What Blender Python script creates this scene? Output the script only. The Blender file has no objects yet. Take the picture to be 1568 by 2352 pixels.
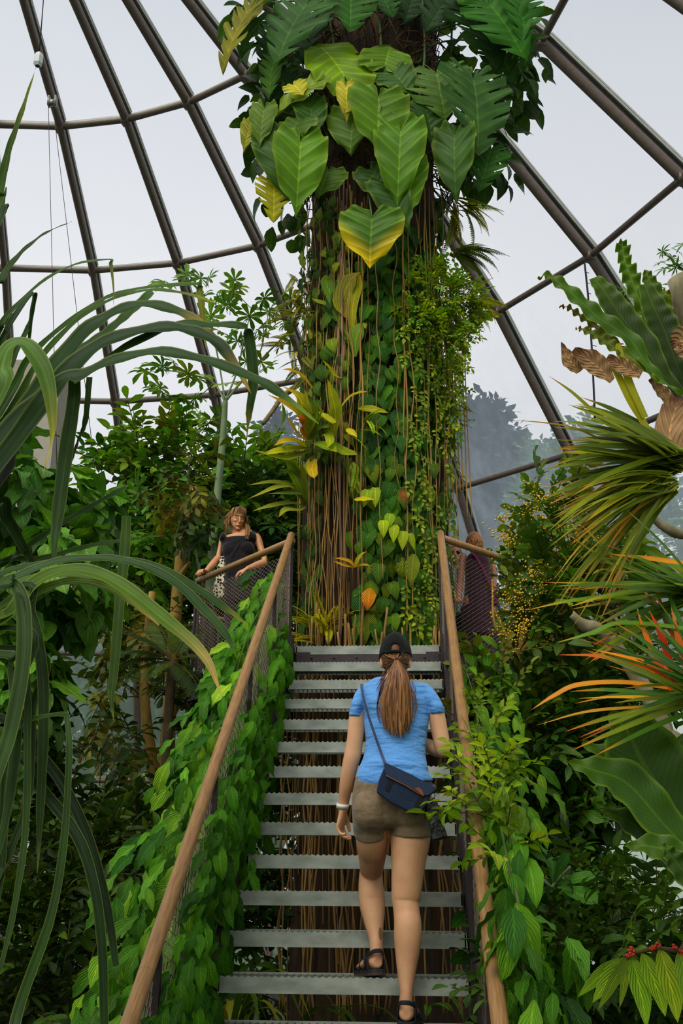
import bpy, bmesh, math, random
import numpy as np
from mathutils import Vector, Matrix
random.seed(7)
rng = np.random.default_rng(11)
PI = math.pi
SC = bpy.context.scene
COL = SC.collection

# ------------------------------------------------------------ camera
F_PX, CW, CH = 2400.0, 1568.0, 2352.0
PITCH, YAW, ROLL = [math.radians(v) for v in (20.304471, -3.691482, -0.495149)]
EYE = np.array([0.0, 0.0, 1.6])
def _rot():
    cp, sp = math.cos(PITCH), math.sin(PITCH)
    cy, sy = math.cos(YAW), math.sin(YAW)
    cr, sr = math.cos(ROLL), math.sin(ROLL)
    Rz = np.array([[cy, -sy, 0], [sy, cy, 0], [0, 0, 1]])
    Pm = np.array([[1, 0, 0], [0, -sp, cp], [0, cp, sp]])
    Rr = np.array([[cr, -sr, 0], [sr, cr, 0], [0, 0, 1]])
    return Rr @ Pm @ Rz
CR = _rot()
cam_d = bpy.data.cameras.new('camera')
cam = bpy.data.objects.new('camera', cam_d); COL.objects.link(cam)
cam_d.sensor_fit = 'VERTICAL'; cam_d.sensor_height = 36; cam_d.lens = F_PX / CH * 36
cam_d.clip_start = 0.05; cam_d.clip_end = 500
M = Matrix.Identity(4)
for i in range(3):
    M[i][0] = CR[0][i]; M[i][1] = CR[1][i]; M[i][2] = -CR[2][i]; M[i][3] = EYE[i]
cam.matrix_world = M
SC.camera = cam

def ray(px, py):
    """direction of the line of sight through a point of the photograph"""
    c = np.array([(px - 784) / F_PX, (1176 - py) / F_PX, 1.0])
    return CR.T @ c
def P(px, py, Y):
    d = ray(px, py)
    return EYE + d * (Y / d[1])
def PZ(px, py, Z):
    d = ray(px, py)
    return EYE + d * ((Z - EYE[2]) / d[2])
def PD(px, py, zc):
    return EYE + ray(px, py) * zc
def ppm(Y, py=1176):                      # metres per pixel at depth Y
    p = P(784, py, Y); return (CR[2] @ (p - EYE)) / F_PX

# ------------------------------------------------------------ colour + materials
def lin(c):
    if isinstance(c, str):
        c = [int(c[i:i+2], 16) / 255 for i in (0, 2, 4)]
    return tuple(x / 12.92 if x <= 0.04045 else ((x + 0.055) / 1.055) ** 2.4 for x in c[:3])
def _nt(name):
    m = bpy.data.materials.new(name); m.use_nodes = True
    nt = m.node_tree; nt.nodes.clear()
    out = nt.nodes.new('ShaderNodeOutputMaterial')
    return m, nt, out
class G:
    """tiny node-graph helper"""
    def __init__(s, nt): s.nt = nt
    def n(s, t, **kw):
        nd = s.nt.nodes.new(t)
        for k, v in kw.items():
            if k.startswith('i_'):
                nd.inputs[int(k[2:]) if k[2:].isdigit() else k[2:].replace('_', ' ')].default_value = v
            else: setattr(nd, k, v)
        return nd
    def l(s, a, b): s.nt.links.new(a, b)
    def math(s, op, a, b=None, clamp=False):
        nd = s.nt.nodes.new('ShaderNodeMath'); nd.operation = op; nd.use_clamp = clamp
        for i, v in enumerate((a, b)):
            if v is None: continue
            if isinstance(v, (int, float)): nd.inputs[i].default_value = v
            else: s.l(v, nd.inputs[i])
        return nd.outputs[0]
    def mix(s, fac, a, b, blend='MIX'):
        nd = s.nt.nodes.new('ShaderNodeMix'); nd.data_type = 'RGBA'; nd.blend_type = blend
        for i, v in ((0, fac), (6, a), (7, b)):
            if isinstance(v, (int, float)): nd.inputs[i].default_value = v
            elif isinstance(v, tuple): nd.inputs[i].default_value = (*v[:3], 1)
            else: s.l(v, nd.inputs[i])
        return nd.outputs[2]
    def noise(s, scale, detail=3, vec=None, rough=.55):
        nd = s.n('ShaderNodeTexNoise'); nd.inputs['Scale'].default_value = scale
        nd.inputs['Detail'].default_value = detail; nd.inputs['Roughness'].default_value = rough
        if vec is not None: s.l(vec, nd.inputs['Vector'])
        return nd.outputs['Fac']
    def ramp(s, fac, stops):
        nd = s.n('ShaderNodeValToRGB'); e = nd.color_ramp.elements
        while len(e) < len(stops): e.new(.5)
        for k, (p, c) in enumerate(stops):
            e[k].position = p; e[k].color = (*(c if isinstance(c, tuple) else (c, c, c))[:3], 1)
        s.l(fac, nd.inputs[0]); return nd.outputs[0]

def mat(name, color, rough=.6, metal=0, noise=None, amt=.35, bump=0, bscale=None, spec=.5, color2=None, stretch=None, sheen=0):
    m, nt, out = _nt(name); g = G(nt)
    b = g.n('ShaderNodeBsdfPrincipled'); g.l(b.outputs[0], out.inputs[0])
    b.inputs['Roughness'].default_value = rough; b.inputs['Metallic'].default_value = metal
    b.inputs['Specular IOR Level'].default_value = spec
    if sheen: b.inputs['Sheen Weight'].default_value = sheen
    c = lin(color)
    tc = g.n('ShaderNodeTexCoord'); vec = tc.outputs['Object']
    if stretch:
        mp = g.n('ShaderNodeMapping'); mp.inputs['Scale'].default_value = stretch; g.l(vec, mp.inputs[0]); vec = mp.outputs[0]
    if noise:
        f = g.noise(noise, 5, vec)
        c2 = lin(color2) if color2 else tuple(x * (1 - amt) for x in c)
        col = g.ramp(f, [(.32, c2), (.68, c)])
        g.l(col, b.inputs['Base Color'])
    else: b.inputs['Base Color'].default_value = (*c, 1)
    if bump:
        bp = g.n('ShaderNodeBump'); bp.inputs['Strength'].default_value = bump; bp.inputs['Distance'].default_value = .01
        g.l(g.noise(bscale or (noise or 20) * 2, 4, vec), bp.inputs['Height']); g.l(bp.outputs[0], b.inputs['Normal'])
    return m

def leaf_mat(name, rough=.42, veins=9, vein_amt=.35, slope=.5, transl=.3, midrib=.035, spec=.28, stripes=0, bump=.35, blotch=0, edge=None, warm=(1.5, 1.1, .6)):
    """leaf whose base colour is the mesh attribute 'col'; uv.x across, uv.y along"""
    m, nt, out = _nt(name); g = G(nt)
    at = g.n('ShaderNodeAttribute'); at.attribute_name = 'col'
    uv = g.n('ShaderNodeUVMap'); sp = g.n('ShaderNodeSeparateXYZ'); g.l(uv.outputs[0], sp.inputs[0])
    u, v = sp.outputs[0], sp.outputs[1]
    du = g.math('ABSOLUTE', g.math('SUBTRACT', u, .5))
    midr = g.math('LESS_THAN', du, midrib)
    col = at.outputs['Color']
    tc = g.n('ShaderNodeTexCoord')
    nz = g.noise(9 if not blotch else blotch, 4, tc.outputs['Object'])
    col = g.mix(1.0, col, g.ramp(nz, [(.3, .72), (.7, 1.2)]), 'MULTIPLY')
    col = g.mix(1.0, col, tuple(warm), 'MULTIPLY')
    h = None
    if veins:
        ph = g.math('ADD', g.math('MULTIPLY', v, veins), g.math('MULTIPLY', du, -veins * slope))
        s = g.math('SINE', g.math('MULTIPLY', ph, 2 * PI))
        vm = g.math('GREATER_THAN', s, .86)
        h = s
        lite = g.mix(1.0, col, (1.7, 1.55, 1.35), 'MULTIPLY')
        col = g.mix(g.math('MULTIPLY', vm, vein_amt), col, lite)
        shade = g.ramp(s, [(0, .93), (1, 1.03)])
        col = g.mix(1.0, col, shade, 'MULTIPLY')
    if stripes:
        s = g.math('SINE', g.math('MULTIPLY', u, stripes * 2 * PI)); h = s
        col = g.mix(1.0, col, g.ramp(s, [(0, .93), (1, 1.04)]), 'MULTIPLY')
    if edge:
        em = g.ramp(du, [(.40, 0.0), (.5, 1.0)])
        col = g.mix(g.math('MULTIPLY', em, edge[1]), col, lin(edge[0]))
    lm = g.mix(1.0, col, (2.2, 1.9, 1.5), 'MULTIPLY')
    col = g.mix(g.math('MULTIPLY', midr, .55), col, lm)
    b = g.n('ShaderNodeBsdfPrincipled'); g.l(col, b.inputs['Base Color'])
    b.inputs['Roughness'].default_value = rough; b.inputs['Specular IOR Level'].default_value = spec
    if h is not None and bump:
        bp = g.n('ShaderNodeBump'); bp.inputs['Strength'].default_value = bump; bp.inputs['Distance'].default_value = .004
        g.l(h, bp.inputs['Height']); g.l(bp.outputs[0], b.inputs['Normal'])
    t = g.n('ShaderNodeBsdfTranslucent')
    g.l(g.mix(1.0, col, (1.25, 1.35, .55), 'MULTIPLY'), t.inputs[0])
    ms = g.n('ShaderNodeMixShader'); ms.inputs[0].default_value = transl
    g.l(b.outputs[0], ms.inputs[1]); g.l(t.outputs[0], ms.inputs[2]); g.l(ms.outputs[0], out.inputs[0])
    return m

# ------------------------------------------------------------ object helpers
def tag(o, label=None, cat=None, group=None, kind=None):
    if label: o['label'] = label
    if cat: o['category'] = cat
    if group: o['group'] = group
    if kind: o['kind'] = kind
    return o
def empty(name, loc, label, cat, group=None, kind=None):
    o = bpy.data.objects.new(name, None); COL.objects.link(o); o.location = [float(x) for x in loc]
    o.empty_display_size = .1
    return tag(o, label, cat, group, kind)
def link(name, me, m, parent=None, smooth=False):
    o = bpy.data.objects.new(name, me); COL.objects.link(o)
    if m is not None: me.materials.append(m)
    me.polygons.foreach_set('use_smooth', np.full(len(me.polygons), bool(smooth)))
    if parent is not None:
        o.parent = parent
        if parent.parent is None: o.matrix_parent_inverse = Matrix.Translation(-Vector(parent.location))
    return o
class MB:
    """collects vertices, faces, uv and per-vertex colour; build() links ONE mesh object"""
    def __init__(s): s.v = []; s.f = []; s.uv = []; s.c = []; s.n = 0
    def add(s, V, F, uv=None, col=None):
        V = np.asarray(V, float).reshape(-1, 3); F = np.asarray(F, int)
        if F.ndim == 1: F = F.reshape(-1, 4)
        if F.shape[1] == 3: F = np.concatenate([F, -np.ones((len(F), 1), int)], 1)
        FF = F + s.n; FF[F < 0] = -1
        s.v.append(V); s.f.append(FF); s.n += len(V)
        s.uv.append(np.zeros((len(V), 2)) if uv is None else np.asarray(uv, float))
        c = np.ones((len(V), 3)) if col is None else np.broadcast_to(np.asarray(col, float), (len(V), 3))
        s.c.append(c); return s
    def mesh(s, name):
        V = np.concatenate(s.v); F = np.concatenate(s.f); UV = np.concatenate(s.uv); C = np.concatenate(s.c)
        me = bpy.data.meshes.new(name)
        tri = F[:, 3] < 0
        cnt = np.where(tri, 3, 4)
        loops = F.reshape(-1); loops = loops[loops >= 0]
        me.vertices.add(len(V)); me.vertices.foreach_set('co', V.astype(np.float32).ravel())
        me.loops.add(len(loops)); me.loops.foreach_set('vertex_index', loops.astype(np.int32))
        me.polygons.add(len(F)); st = np.concatenate([[0], np.cumsum(cnt)[:-1]])
        me.polygons.foreach_set('loop_start', st.astype(np.int32))
        ul = me.uv_layers.new(name='UVMap'); ul.data.foreach_set('uv', UV[loops].astype(np.float32).ravel())
        ca = me.color_attributes.new('col', 'FLOAT_COLOR', 'POINT')
        ca.data.foreach_set('color', np.concatenate([C, np.ones((len(C), 1))], 1).astype(np.float32).ravel())
        me.update(calc_edges=True); me.validate()
        return me
    def build(s, name, m, parent=None, smooth=True, kind=None):
        o = link(name, s.mesh(name), m, parent, smooth)
        if kind: o['kind'] = kind
        return o

def unit(v):
    v = np.asarray(v, float); n = np.linalg.norm(v); return v / n if n > 1e-9 else v
def catmull(pts, n):
    pts = np.asarray(pts, float)
    if len(pts) < 3:
        t = np.linspace(0, 1, n)[:, None]; return pts[0] * (1 - t) + pts[-1] * t
    p = np.vstack([2 * pts[0] - pts[1], pts, 2 * pts[-1] - pts[-2]])
    seg = len(pts) - 1; out = []
    for x in np.linspace(0, seg, n):
        i = min(int(x), seg - 1); t = x - i
        a, b, c, d = p[i], p[i+1], p[i+2], p[i+3]
        out.append(.5 * ((2*b) + (-a + c) * t + (2*a - 5*b + 4*c - d) * t*t + (-a + 3*b - 3*c + d) * t**3))
    return np.array(out)
def interp(vals, n):
    vals = np.asarray(vals, float); x = np.linspace(0, len(vals) - 1, n)
    return np.interp(x, np.arange(len(vals)), vals)
def frames(pts, up=(0, 0, 1)):
    T = np.gradient(pts, axis=0); T /= np.linalg.norm(T, axis=1)[:, None] + 1e-12
    u = np.asarray(up, float)
    if abs(T[0] @ unit(u)) > .95: u = np.array([1., 0, 0])
    a = unit(np.cross(T[0], u)); A = []
    for t in T:
        a = unit(a - t * (a @ t)); A.append(a)
    A = np.array(A); return T, A, np.cross(T, A)
def tube(mb, pts, rad, seg=8, n=None, col=None, smooth=True, cap=True, rad2=None):
    pts = np.asarray(pts, float)
    if n: pts = catmull(pts, n)
    n = len(pts)
    r = interp(rad if hasattr(rad, '__len__') else [rad, rad], n)
    r2 = r if rad2 is None else interp(rad2 if hasattr(rad2, '__len__') else [rad2, rad2], n)
    T, A, B = frames(pts)
    th = np.arange(seg) / seg * 2 * PI
    V = pts[:, None] + (np.cos(th)[None, :, None] * A[:, None] * r[:, None, None] + np.sin(th)[None, :, None] * B[:, None] * r2[:, None, None])
    F = []
    for i in range(n - 1):
        for j in range(seg):
            k = (j + 1) % seg
            F.append((i*seg + j, i*seg + k, (i+1)*seg + k, (i+1)*seg + j))
    V = V.reshape(-1, 3)
    uv = np.stack([np.tile(np.arange(seg) / seg, n), np.repeat(np.linspace(0, 1, n), seg)], 1)
    if cap:
        V = np.vstack([V, pts[0], pts[-1]]); uv = np.vstack([uv, [0, 0], [0, 1]])
        for j in range(seg):
            k = (j + 1) % seg
            F.append((k, j, n*seg, -1)); F.append(((n-1)*seg + j, (n-1)*seg + k, n*seg + 1, -1))
    mb.add(V, F, uv, col); return mb
def box(mb, c, s, R=None, col=None):
    x, y, z = np.asarray(s, float) / 2
    V = np.array([(a, b, d) for a in (-x, x) for b in (-y, y) for d in (-z, z)])
    if R is not None: V = V @ np.asarray(R).T
    V = V + np.asarray(c, float)
    F = [(0, 1, 3, 2), (4, 6, 7, 5), (0, 4, 5, 1), (2, 3, 7, 6), (0, 2, 6, 4), (1, 5, 7, 3)]
    mb.add(V, F, None, col); return mb
def bar(mb, a, b, w, h, up=(0, 0, 1), col=None):
    """rectangular bar from a to b, w across, h along up"""
    a = np.asarray(a, float); b = np.asarray(b, float); d = unit(b - a)
    s = unit(np.cross(d, up)); u = np.cross(s, d)
    V = []
    for p in (a, b):
        for i, j in ((-1, -1), (1, -1), (1, 1), (-1, 1)): V.append(p + s * i * w / 2 + u * j * h / 2)
    F = [(0, 1, 5, 4), (1, 2, 6, 5), (2, 3, 7, 6), (3, 0, 4, 7), (0, 3, 2, 1), (4, 5, 6, 7)]
    mb.add(V, F, None, col); return mb
def bevel(o, w=.004, seg=2):
    md = o.modifiers.new('bevel', 'BEVEL'); md.width = w; md.segments = seg; md.limit_method = 'ANGLE'; return o
def rotz(a): c, s = math.cos(a), math.sin(a); return np.array([[c, -s, 0], [s, c, 0], [0, 0, 1.]])

# ------------------------------------------------------------ leaves
def grid_faces(nl, nw):
    return [(i*(nw+1)+j, i*(nw+1)+j+1, (i+1)*(nw+1)+j+1, (i+1)*(nw+1)+j) for i in range(nl) for j in range(nw)]
PROF = {
    'ovate': [(0, .12), (.12, .62), (.3, .98), (.45, 1), (.65, .82), (.82, .48), (.93, .18), (1, .0)],
    'lance': [(0, .1), (.15, .55), (.35, .95), (.5, 1), (.7, .78), (.88, .35), (1, 0)],
    'heart': [(0, .55), (.06, .85), (.2, 1), (.4, .93), (.6, .7), (.8, .36), (.93, .12), (1, 0)],
    'obov': [(0, .08), (.2, .42), (.45, .8), (.7, 1), (.86, .82), (.96, .45), (1, .05)],
    'round': [(0, .3), (.1, .7), (.3, .96), (.5, 1), (.75, .88), (.92, .5), (1, .1)],
    'strap': [(0, .7), (.2, .9), (.5, 1), (.8, .8), (.93, .5), (1, 0)],
}
def blade(L=1, W=.5, prof='ovate', nl=5, nw=2, fold=.25, droop=.5, wave=0, twist=0):
    pr = PROF[prof]; t = np.linspace(0, 1, nl + 1); w = np.interp(t, [a for a, b in pr], [b for a, b in pr]) * W / 2
    ang = -droop * t; dy = np.cos(ang); dz = np.sin(ang)
    y = np.concatenate([[0], np.cumsum((dy[1:] + dy[:-1]) / 2)]) * L / nl
    z = np.concatenate([[0], np.cumsum((dz[1:] + dz[:-1]) / 2)]) * L / nl
    u = np.linspace(-1, 1, nw + 1)
    V = np.zeros((nl + 1, nw + 1, 3)); UV = np.zeros((nl + 1, nw + 1, 2))
    for i in range(nl + 1):
        for j in range(nw + 1):
            x = u[j] * w[i] * math.cos(fold); up = abs(u[j]) * w[i] * math.sin(fold)
            up += wave * abs(u[j]) * math.sin(t[i] * 17 + (j > nw / 2) * 2)
            V[i, j] = (x, y[i] - math.sin(ang[i]) * up * 1, z[i] + math.cos(ang[i]) * up)
            UV[i, j] = ((u[j] + 1) / 2, t[i])
    return V.reshape(-1, 3), np.array(grid_faces(nl, nw)), UV.reshape(-1, 2)
def joinT(parts):
    """parts: (V,F,UV,shade)"""
    Vs, Fs, Us, Ss, n = [], [], [], [], 0
    for V, F, U, s in parts:
        F = np.asarray(F, int)
        if F.shape[1] == 3: F = np.concatenate([F, -np.ones((len(F), 1), int)], 1)
        FF = F + n; FF[F < 0] = -1
        Vs.append(V); Fs.append(FF); Us.append(U); Ss.append(np.full(len(V), s)); n += len(V)
    return np.concatenate(Vs), np.concatenate(Fs), np.concatenate(Us), np.concatenate(Ss)
def place(V, origin, axis, normal, scale=1.0):
    y = unit(axis); z = unit(np.asarray(normal, float) - y * (np.asarray(normal, float) @ y)); x = np.cross(y, z)
    return V @ np.array([x, y, z]) * scale + np.asarray(origin, float)
def stem_bit(a, b, r=.012):
    mb = MB(); tube(mb, [a, b], r, 3, cap=False)
    return mb.v[0], mb.f[0], np.tile([[.5, .5]], (len(mb.v[0]), 1)), -1
def tpl_sprig(n=7, prof='ovate', lw=.5, ll=.38, nl=4, nw=2, spread=1.0, droop=.5, seed=0, fold=.3, twig=True):
    """a twig along +Y of length 1 with alternate leaves"""
    r = random.Random(seed); parts = []
    if twig: parts.append(stem_bit((0, 0, 0), (0, .75, 0)))
    for i in range(n):
        t = .15 + .65 * i / max(1, n - 1); s = 1 if i % 2 else -1
        if i == n - 1: ax = np.array([r.uniform(-.2, .2), 1, r.uniform(-.2, .2)])
        else: ax = np.array([s * spread, r.uniform(.3, .9), r.uniform(-.35, .35)])
        l = ll * r.uniform(.75, 1.15)
        V, F, U = blade(l, l * lw, prof, nl, nw, fold, droop * r.uniform(.5, 1.5))
        V = place(V, (0, t, 0), ax, (r.uniform(-.4, .4), r.uniform(-.2, .3), 1))
        parts.append((V, F, U, r.uniform(.75, 1.2)))
    return joinT(parts)
def tpl_palm(n=7, prof='obov', lw=.32, ll=.6, nl=4, nw=2, seed=0, droop=.7, arc=2.4, stem=.35):
    r = random.Random(seed); parts = [stem_bit((0, 0, 0), (0, stem, 0))]
    for i in range(n):
        a = (i / (n - 1) - .5) * 2 * arc
        l = ll * (1 - .25 * abs(a) / arc) * r.uniform(.9, 1.1)
        V, F, U = blade(l, l * lw, prof, nl, nw, .25, droop * r.uniform(.6, 1.3))
        V = place(V, (0, stem, 0), (math.sin(a), math.cos(a), .15), (r.uniform(-.2, .2), 0, 1))
        parts.append((V, F, U, r.uniform(.85, 1.15)))
    return joinT(parts)
def tpl_frond(n=14, ll=.28, lw=.22, prof='lance', droop=.6, nl=2, arch=.7, seed=0, taper=True, ang=.9):
    """pinnate frond along +Y, length 1, arching"""
    r = random.Random(seed); parts = []
    t = np.linspace(0, 1, 9); aa = -arch * t
    yy = np.concatenate([[0], np.cumsum(np.cos(aa[1:]))]) / 8; zz = np.concatenate([[0], np.cumsum(np.sin(aa[1:]))]) / 8
    mb = MB(); tube(mb, np.stack([0 * yy, yy, zz], 1), [.012, .004], 3, cap=False)
    parts.append((mb.v[0], mb.f[0], np.tile([[.5, .5]], (len(mb.v[0]), 1)), -1))
    for i in range(n):
        q = .12 + .88 * i / (n - 1); o = (0, np.interp(q, t, yy), np.interp(q, t, zz)); a = -arch * q
        k = math.sin(PI * min(1, .25 + q * .78)) ** .7 if taper else 1
        for s in (-1, 1):
            l = ll * max(.18, k) * r.uniform(.9, 1.1)
            V, F, U = blade(l, l * lw, prof, nl, 1 if nl <= 2 else 2, 0.2, droop)
            ax = np.array([s * math.sin(ang), math.cos(ang) * math.cos(a), math.cos(ang) * math.sin(a)])
            parts.append((place(V, o, ax, (0, -math.sin(a), math.cos(a))), F, U, r.uniform(.85, 1.15)))
    return joinT(parts)
def tpl_leaf(prof='heart', lw=.75, nl=5, nw=2, fold=.2, droop=.6, wave=0, stem=0):
    V, F, U = blade(1, lw, prof, nl, nw, fold, droop, wave)
    parts = [(V, F, U, 1.0)]
    if stem: parts.append(stem_bit((0, -stem, 0), (0, 0, 0)))
    return joinT(parts)
def instances(mb, tpls, O, AX, NM, S, C, stemcol=(.05, .06, .02)):
    """scatter template(s): O origins, AX axes, NM normals, S scales, C colours (n,3)"""
    n = len(O); which = rng.integers(0, len(tpls), n)
    AX = AX / (np.linalg.norm(AX, axis=1)[:, None] + 1e-9)
    Z = NM - AX * (NM * AX).sum(1)[:, None]; Z /= np.linalg.norm(Z, axis=1)[:, None] + 1e-9
    X = np.cross(AX, Z)
    for k, (V, F, U, sh) in enumerate(tpls):
        idx = np.where(which == k)[0]
        if not len(idx): continue
        R = np.stack([X[idx], AX[idx], Z[idx]], 1)              # (m,3,3) rows
        W = np.einsum('vi,mij->mvj', V, R) * S[idx][:, None, None] + O[idx][:, None]
        m = len(idx); nv = len(V)
        FF = F[None] + (np.arange(m) * nv)[:, None, None]; FF = np.where(F[None] < 0, -1, FF)
        cc = C[idx][:, None, :] * np.where(sh < 0, 1, sh)[None, :, None]
        cc = np.where((sh < 0)[None, :, None], np.asarray(stemcol)[None, None], cc)
        mb.add(W.reshape(-1, 3), FF.reshape(-1, 4), np.tile(U, (m, 1)), cc.reshape(-1, 3))
    return mb
def pal(colors, n, jit=.18):
    c = np.array([lin(x) for x in colors]); i = rng.integers(0, len(c), n)
    w = rng.random((n, 1)) * .6; j = rng.integers(0, len(c), n)
    return (c[i] * (1 - w) + c[j] * w) * (1 + rng.uniform(-jit, jit, (n, 1)))
def rvec(n):
    v = rng.normal(size=(n, 3)); return v / np.linalg.norm(v, axis=1)[:, None]
def blob_pts(blobs, n, shell=.55):
    """blobs: (center, (rx,ry,rz)); points near the surface of ellipsoids and outward directions"""
    w = np.array([b[1][0] * b[1][2] + b[1][1] * b[1][2] for b in blobs]); w = w / w.sum()
    k = rng.choice(len(blobs), n, p=w)
    C = np.array([b[0] for b in blobs])[k]; Rr = np.array([b[1] for b in blobs])[k]
    d = rvec(n); q = (shell + (1 - shell) * rng.random(n) ** .6)[:, None]
    return C + d * Rr * q, d
def foliage(blobs, n, tpls, size, colors, up=.35, out=1.0, rand=.5, droop=0, shell=.5, jit=.2, mb=None, shade=True, stemcol=(.05, .06, .02)):
    mb = mb or MB(); O, d = blob_pts(blobs, n, shell)
    AX = d * out + rvec(n) * rand + np.array([0, 0, up - droop])
    NM = np.array([0, 0, 1.0]) + rvec(n) * .45 + d * .4
    S = rng.uniform(size[0], size[1], n)
    instances(mb, tpls, O, AX, NM, S, pal(colors, n, jit), stemcol)
    return mb
def strap(mb, pts, width, n=16, fold=.25, nrm=(0, 0, 1), roll=0, nw=2, col=None, col_tip=None, wave=0, tipfrac=.15, tipprof=None, seed=0, wf=1.1):
    """long leaf along a 3-D curve; width: list along the leaf"""
    pts = catmull(pts, n); w = interp(width, n) / 2
    T = np.gradient(pts, axis=0); T /= np.linalg.norm(T, axis=1)[:, None] + 1e-9
    nm = np.asarray(nrm, float); u = np.linspace(-1, 1, nw + 1)
    V, UV, C = [], [], []; last = None
    r = random.Random(seed); ph = r.random() * 6
    for i in range(n):
        s = np.cross(T[i], nm)
        if np.linalg.norm(s) < .15: s = last if last is not None else np.array([1., 0, 0])
        s = unit(s)
        if last is not None and s @ last < 0: s = -s
        if last is not None: s = unit(s * .5 + last * .5)
        last = s
        z = unit(np.cross(s, T[i])); ca, sa = math.cos(roll), math.sin(roll); s2 = s * ca + z * sa; z2 = z * ca - s * sa
        for j in range(nw + 1):
            up = abs(u[j]) * w[i] * math.sin(fold) + wave * abs(u[j]) * math.sin(i * wf + ph + (u[j] > 0) * 2.1)
            V.append(pts[i] + s2 * u[j] * w[i] * math.cos(fold) + z2 * up)
            UV.append(((u[j] + 1) / 2, i / (n - 1)))
            c = np.asarray(col if col is not None else (1, 1, 1), float)
            if col_tip is not None:
                k = np.clip((i / (n - 1) - (1 - tipfrac)) / max(tipfrac, 1e-3), 0, 1); c = c * (1 - k) + np.asarray(col_tip) * k
            C.append(c)
    mb.add(V, grid_faces(n - 1, nw), UV, C); return mb
def sweep_leaf(L=1., W=.8, lobe=.25, notch=0, nfing=8, nl=24, nr=6, droop=.5, wave=.03, fold=.15, seed=0, tipw=1.0):
    """heart / monstera blade: attachment at origin, tip toward +Y; side veins sweep from midrib to margin"""
    r = random.Random(seed)
    ph = [0, .12, .35, .7, 1.15, 1.6, 2.05, 2.45, 2.75, 3.0]
    rr = [1., .93 * tipw, .80, .68, .60, .56, .54, .50, .40, .20]
    V, UV, F = [], [], []; off = 0
    for s in (-1, 1):
        ph0 = r.random() * 6
        for i in range(nl + 1):
            t = i / nl; phi = 3.0 * (1 - t) ** .85
            rad = np.interp(phi, ph, rr) * L
            x = rad * math.sin(phi) * (W / L) / 1.08; y = rad * math.cos(phi)
            if y < 0: y *= lobe / .45
            Mg = np.array([x, y]); md = np.array([0, L * max(0, t - .3) / .7 * .985])
            k = 1.0
            if notch and 0.1 < t < .97:
                fr = (t * nfing) % 1
                k = 1 - notch * (1 if fr < .22 else 0) * r.uniform(.8, 1.1)
            for j in range(nr + 1):
                q = j / nr * k; p = md + (Mg - md) * q
                sweep = .06 * L * q * (1 - q) * 4 * 0
                d2 = (p[0] ** 2 + p[1] ** 2) / L ** 2
                z = -droop * .5 * d2 * L + fold * abs(p[0]) + wave * L * q * q * math.sin(t * nfing * 2 * PI * .6 + ph0)
                V.append((s * p[0], p[1] + sweep, z)); UV.append((.5 + s * q * .5, t))
        for i in range(nl):
            for j in range(nr):
                a = off + i * (nr + 1) + j
                q = (a, a + 1, a + nr + 2, a + nr + 1)
                F.append(q if s > 0 else q[::-1])
        off += (nl + 1) * (nr + 1)
    return np.array(V), np.array(F), np.array(UV)
# ============================================================ world, light
SC.view_settings.view_transform = 'Standard'
SC.view_settings.look = 'None'
SC.view_settings.exposure = 0.0
wd = bpy.data.worlds.new('world'); SC.world = wd; wd.use_nodes = True
nt = wd.node_tree; nt.nodes.clear(); g = G(nt)
wo = g.n('ShaderNodeOutputWorld'); bg = g.n('ShaderNodeBackground'); g.l(bg.outputs[0], wo.inputs[0])
tc = g.n('ShaderNodeTexCoord'); sx = g.n('ShaderNodeSeparateXYZ'); g.l(tc.outputs['Generated'], sx.inputs[0])
zf = sx.outputs[2]
wn = g.noise(1.6, 3, tc.outputs['Generated'])
zz = g.math('ADD', zf, g.math('MULTIPLY', g.math('SUBTRACT', wn, .5), .12))
skyc = g.ramp(zz, [(0, lin('dcdee2')), (.3, lin('f4f4f7')), (.52, lin('efeff3')), (.68, lin('dadde4')), (.85, lin('b8becb')), (1, lin('a8b0c0'))])
# a little darker and greyer to the right, as the cloud deck is there
xr = g.ramp(g.math('ADD', g.math('MULTIPLY', sx.outputs[0], .5), .5), [(.45, 1.0), (.75, .86)])
g.l(g.mix(1.0, skyc, xr, 'MULTIPLY'), bg.inputs[0]); bg.inputs[1].default_value = 1.0
SKY = bg
def sun(name, d, strength, angle, color):
    l = bpy.data.lights.new(name, 'SUN'); l.energy = strength; l.angle = math.radians(angle); l.color = color
    o = bpy.data.objects.new(name, l); COL.objects.link(o)
    o.rotation_euler = Vector(d).to_track_quat('-Z', 'Y').to_euler(); return o
sun('cloud_sun', (.25, .62, -.75), 3.4, 50, (1, .96, .88))

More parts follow.
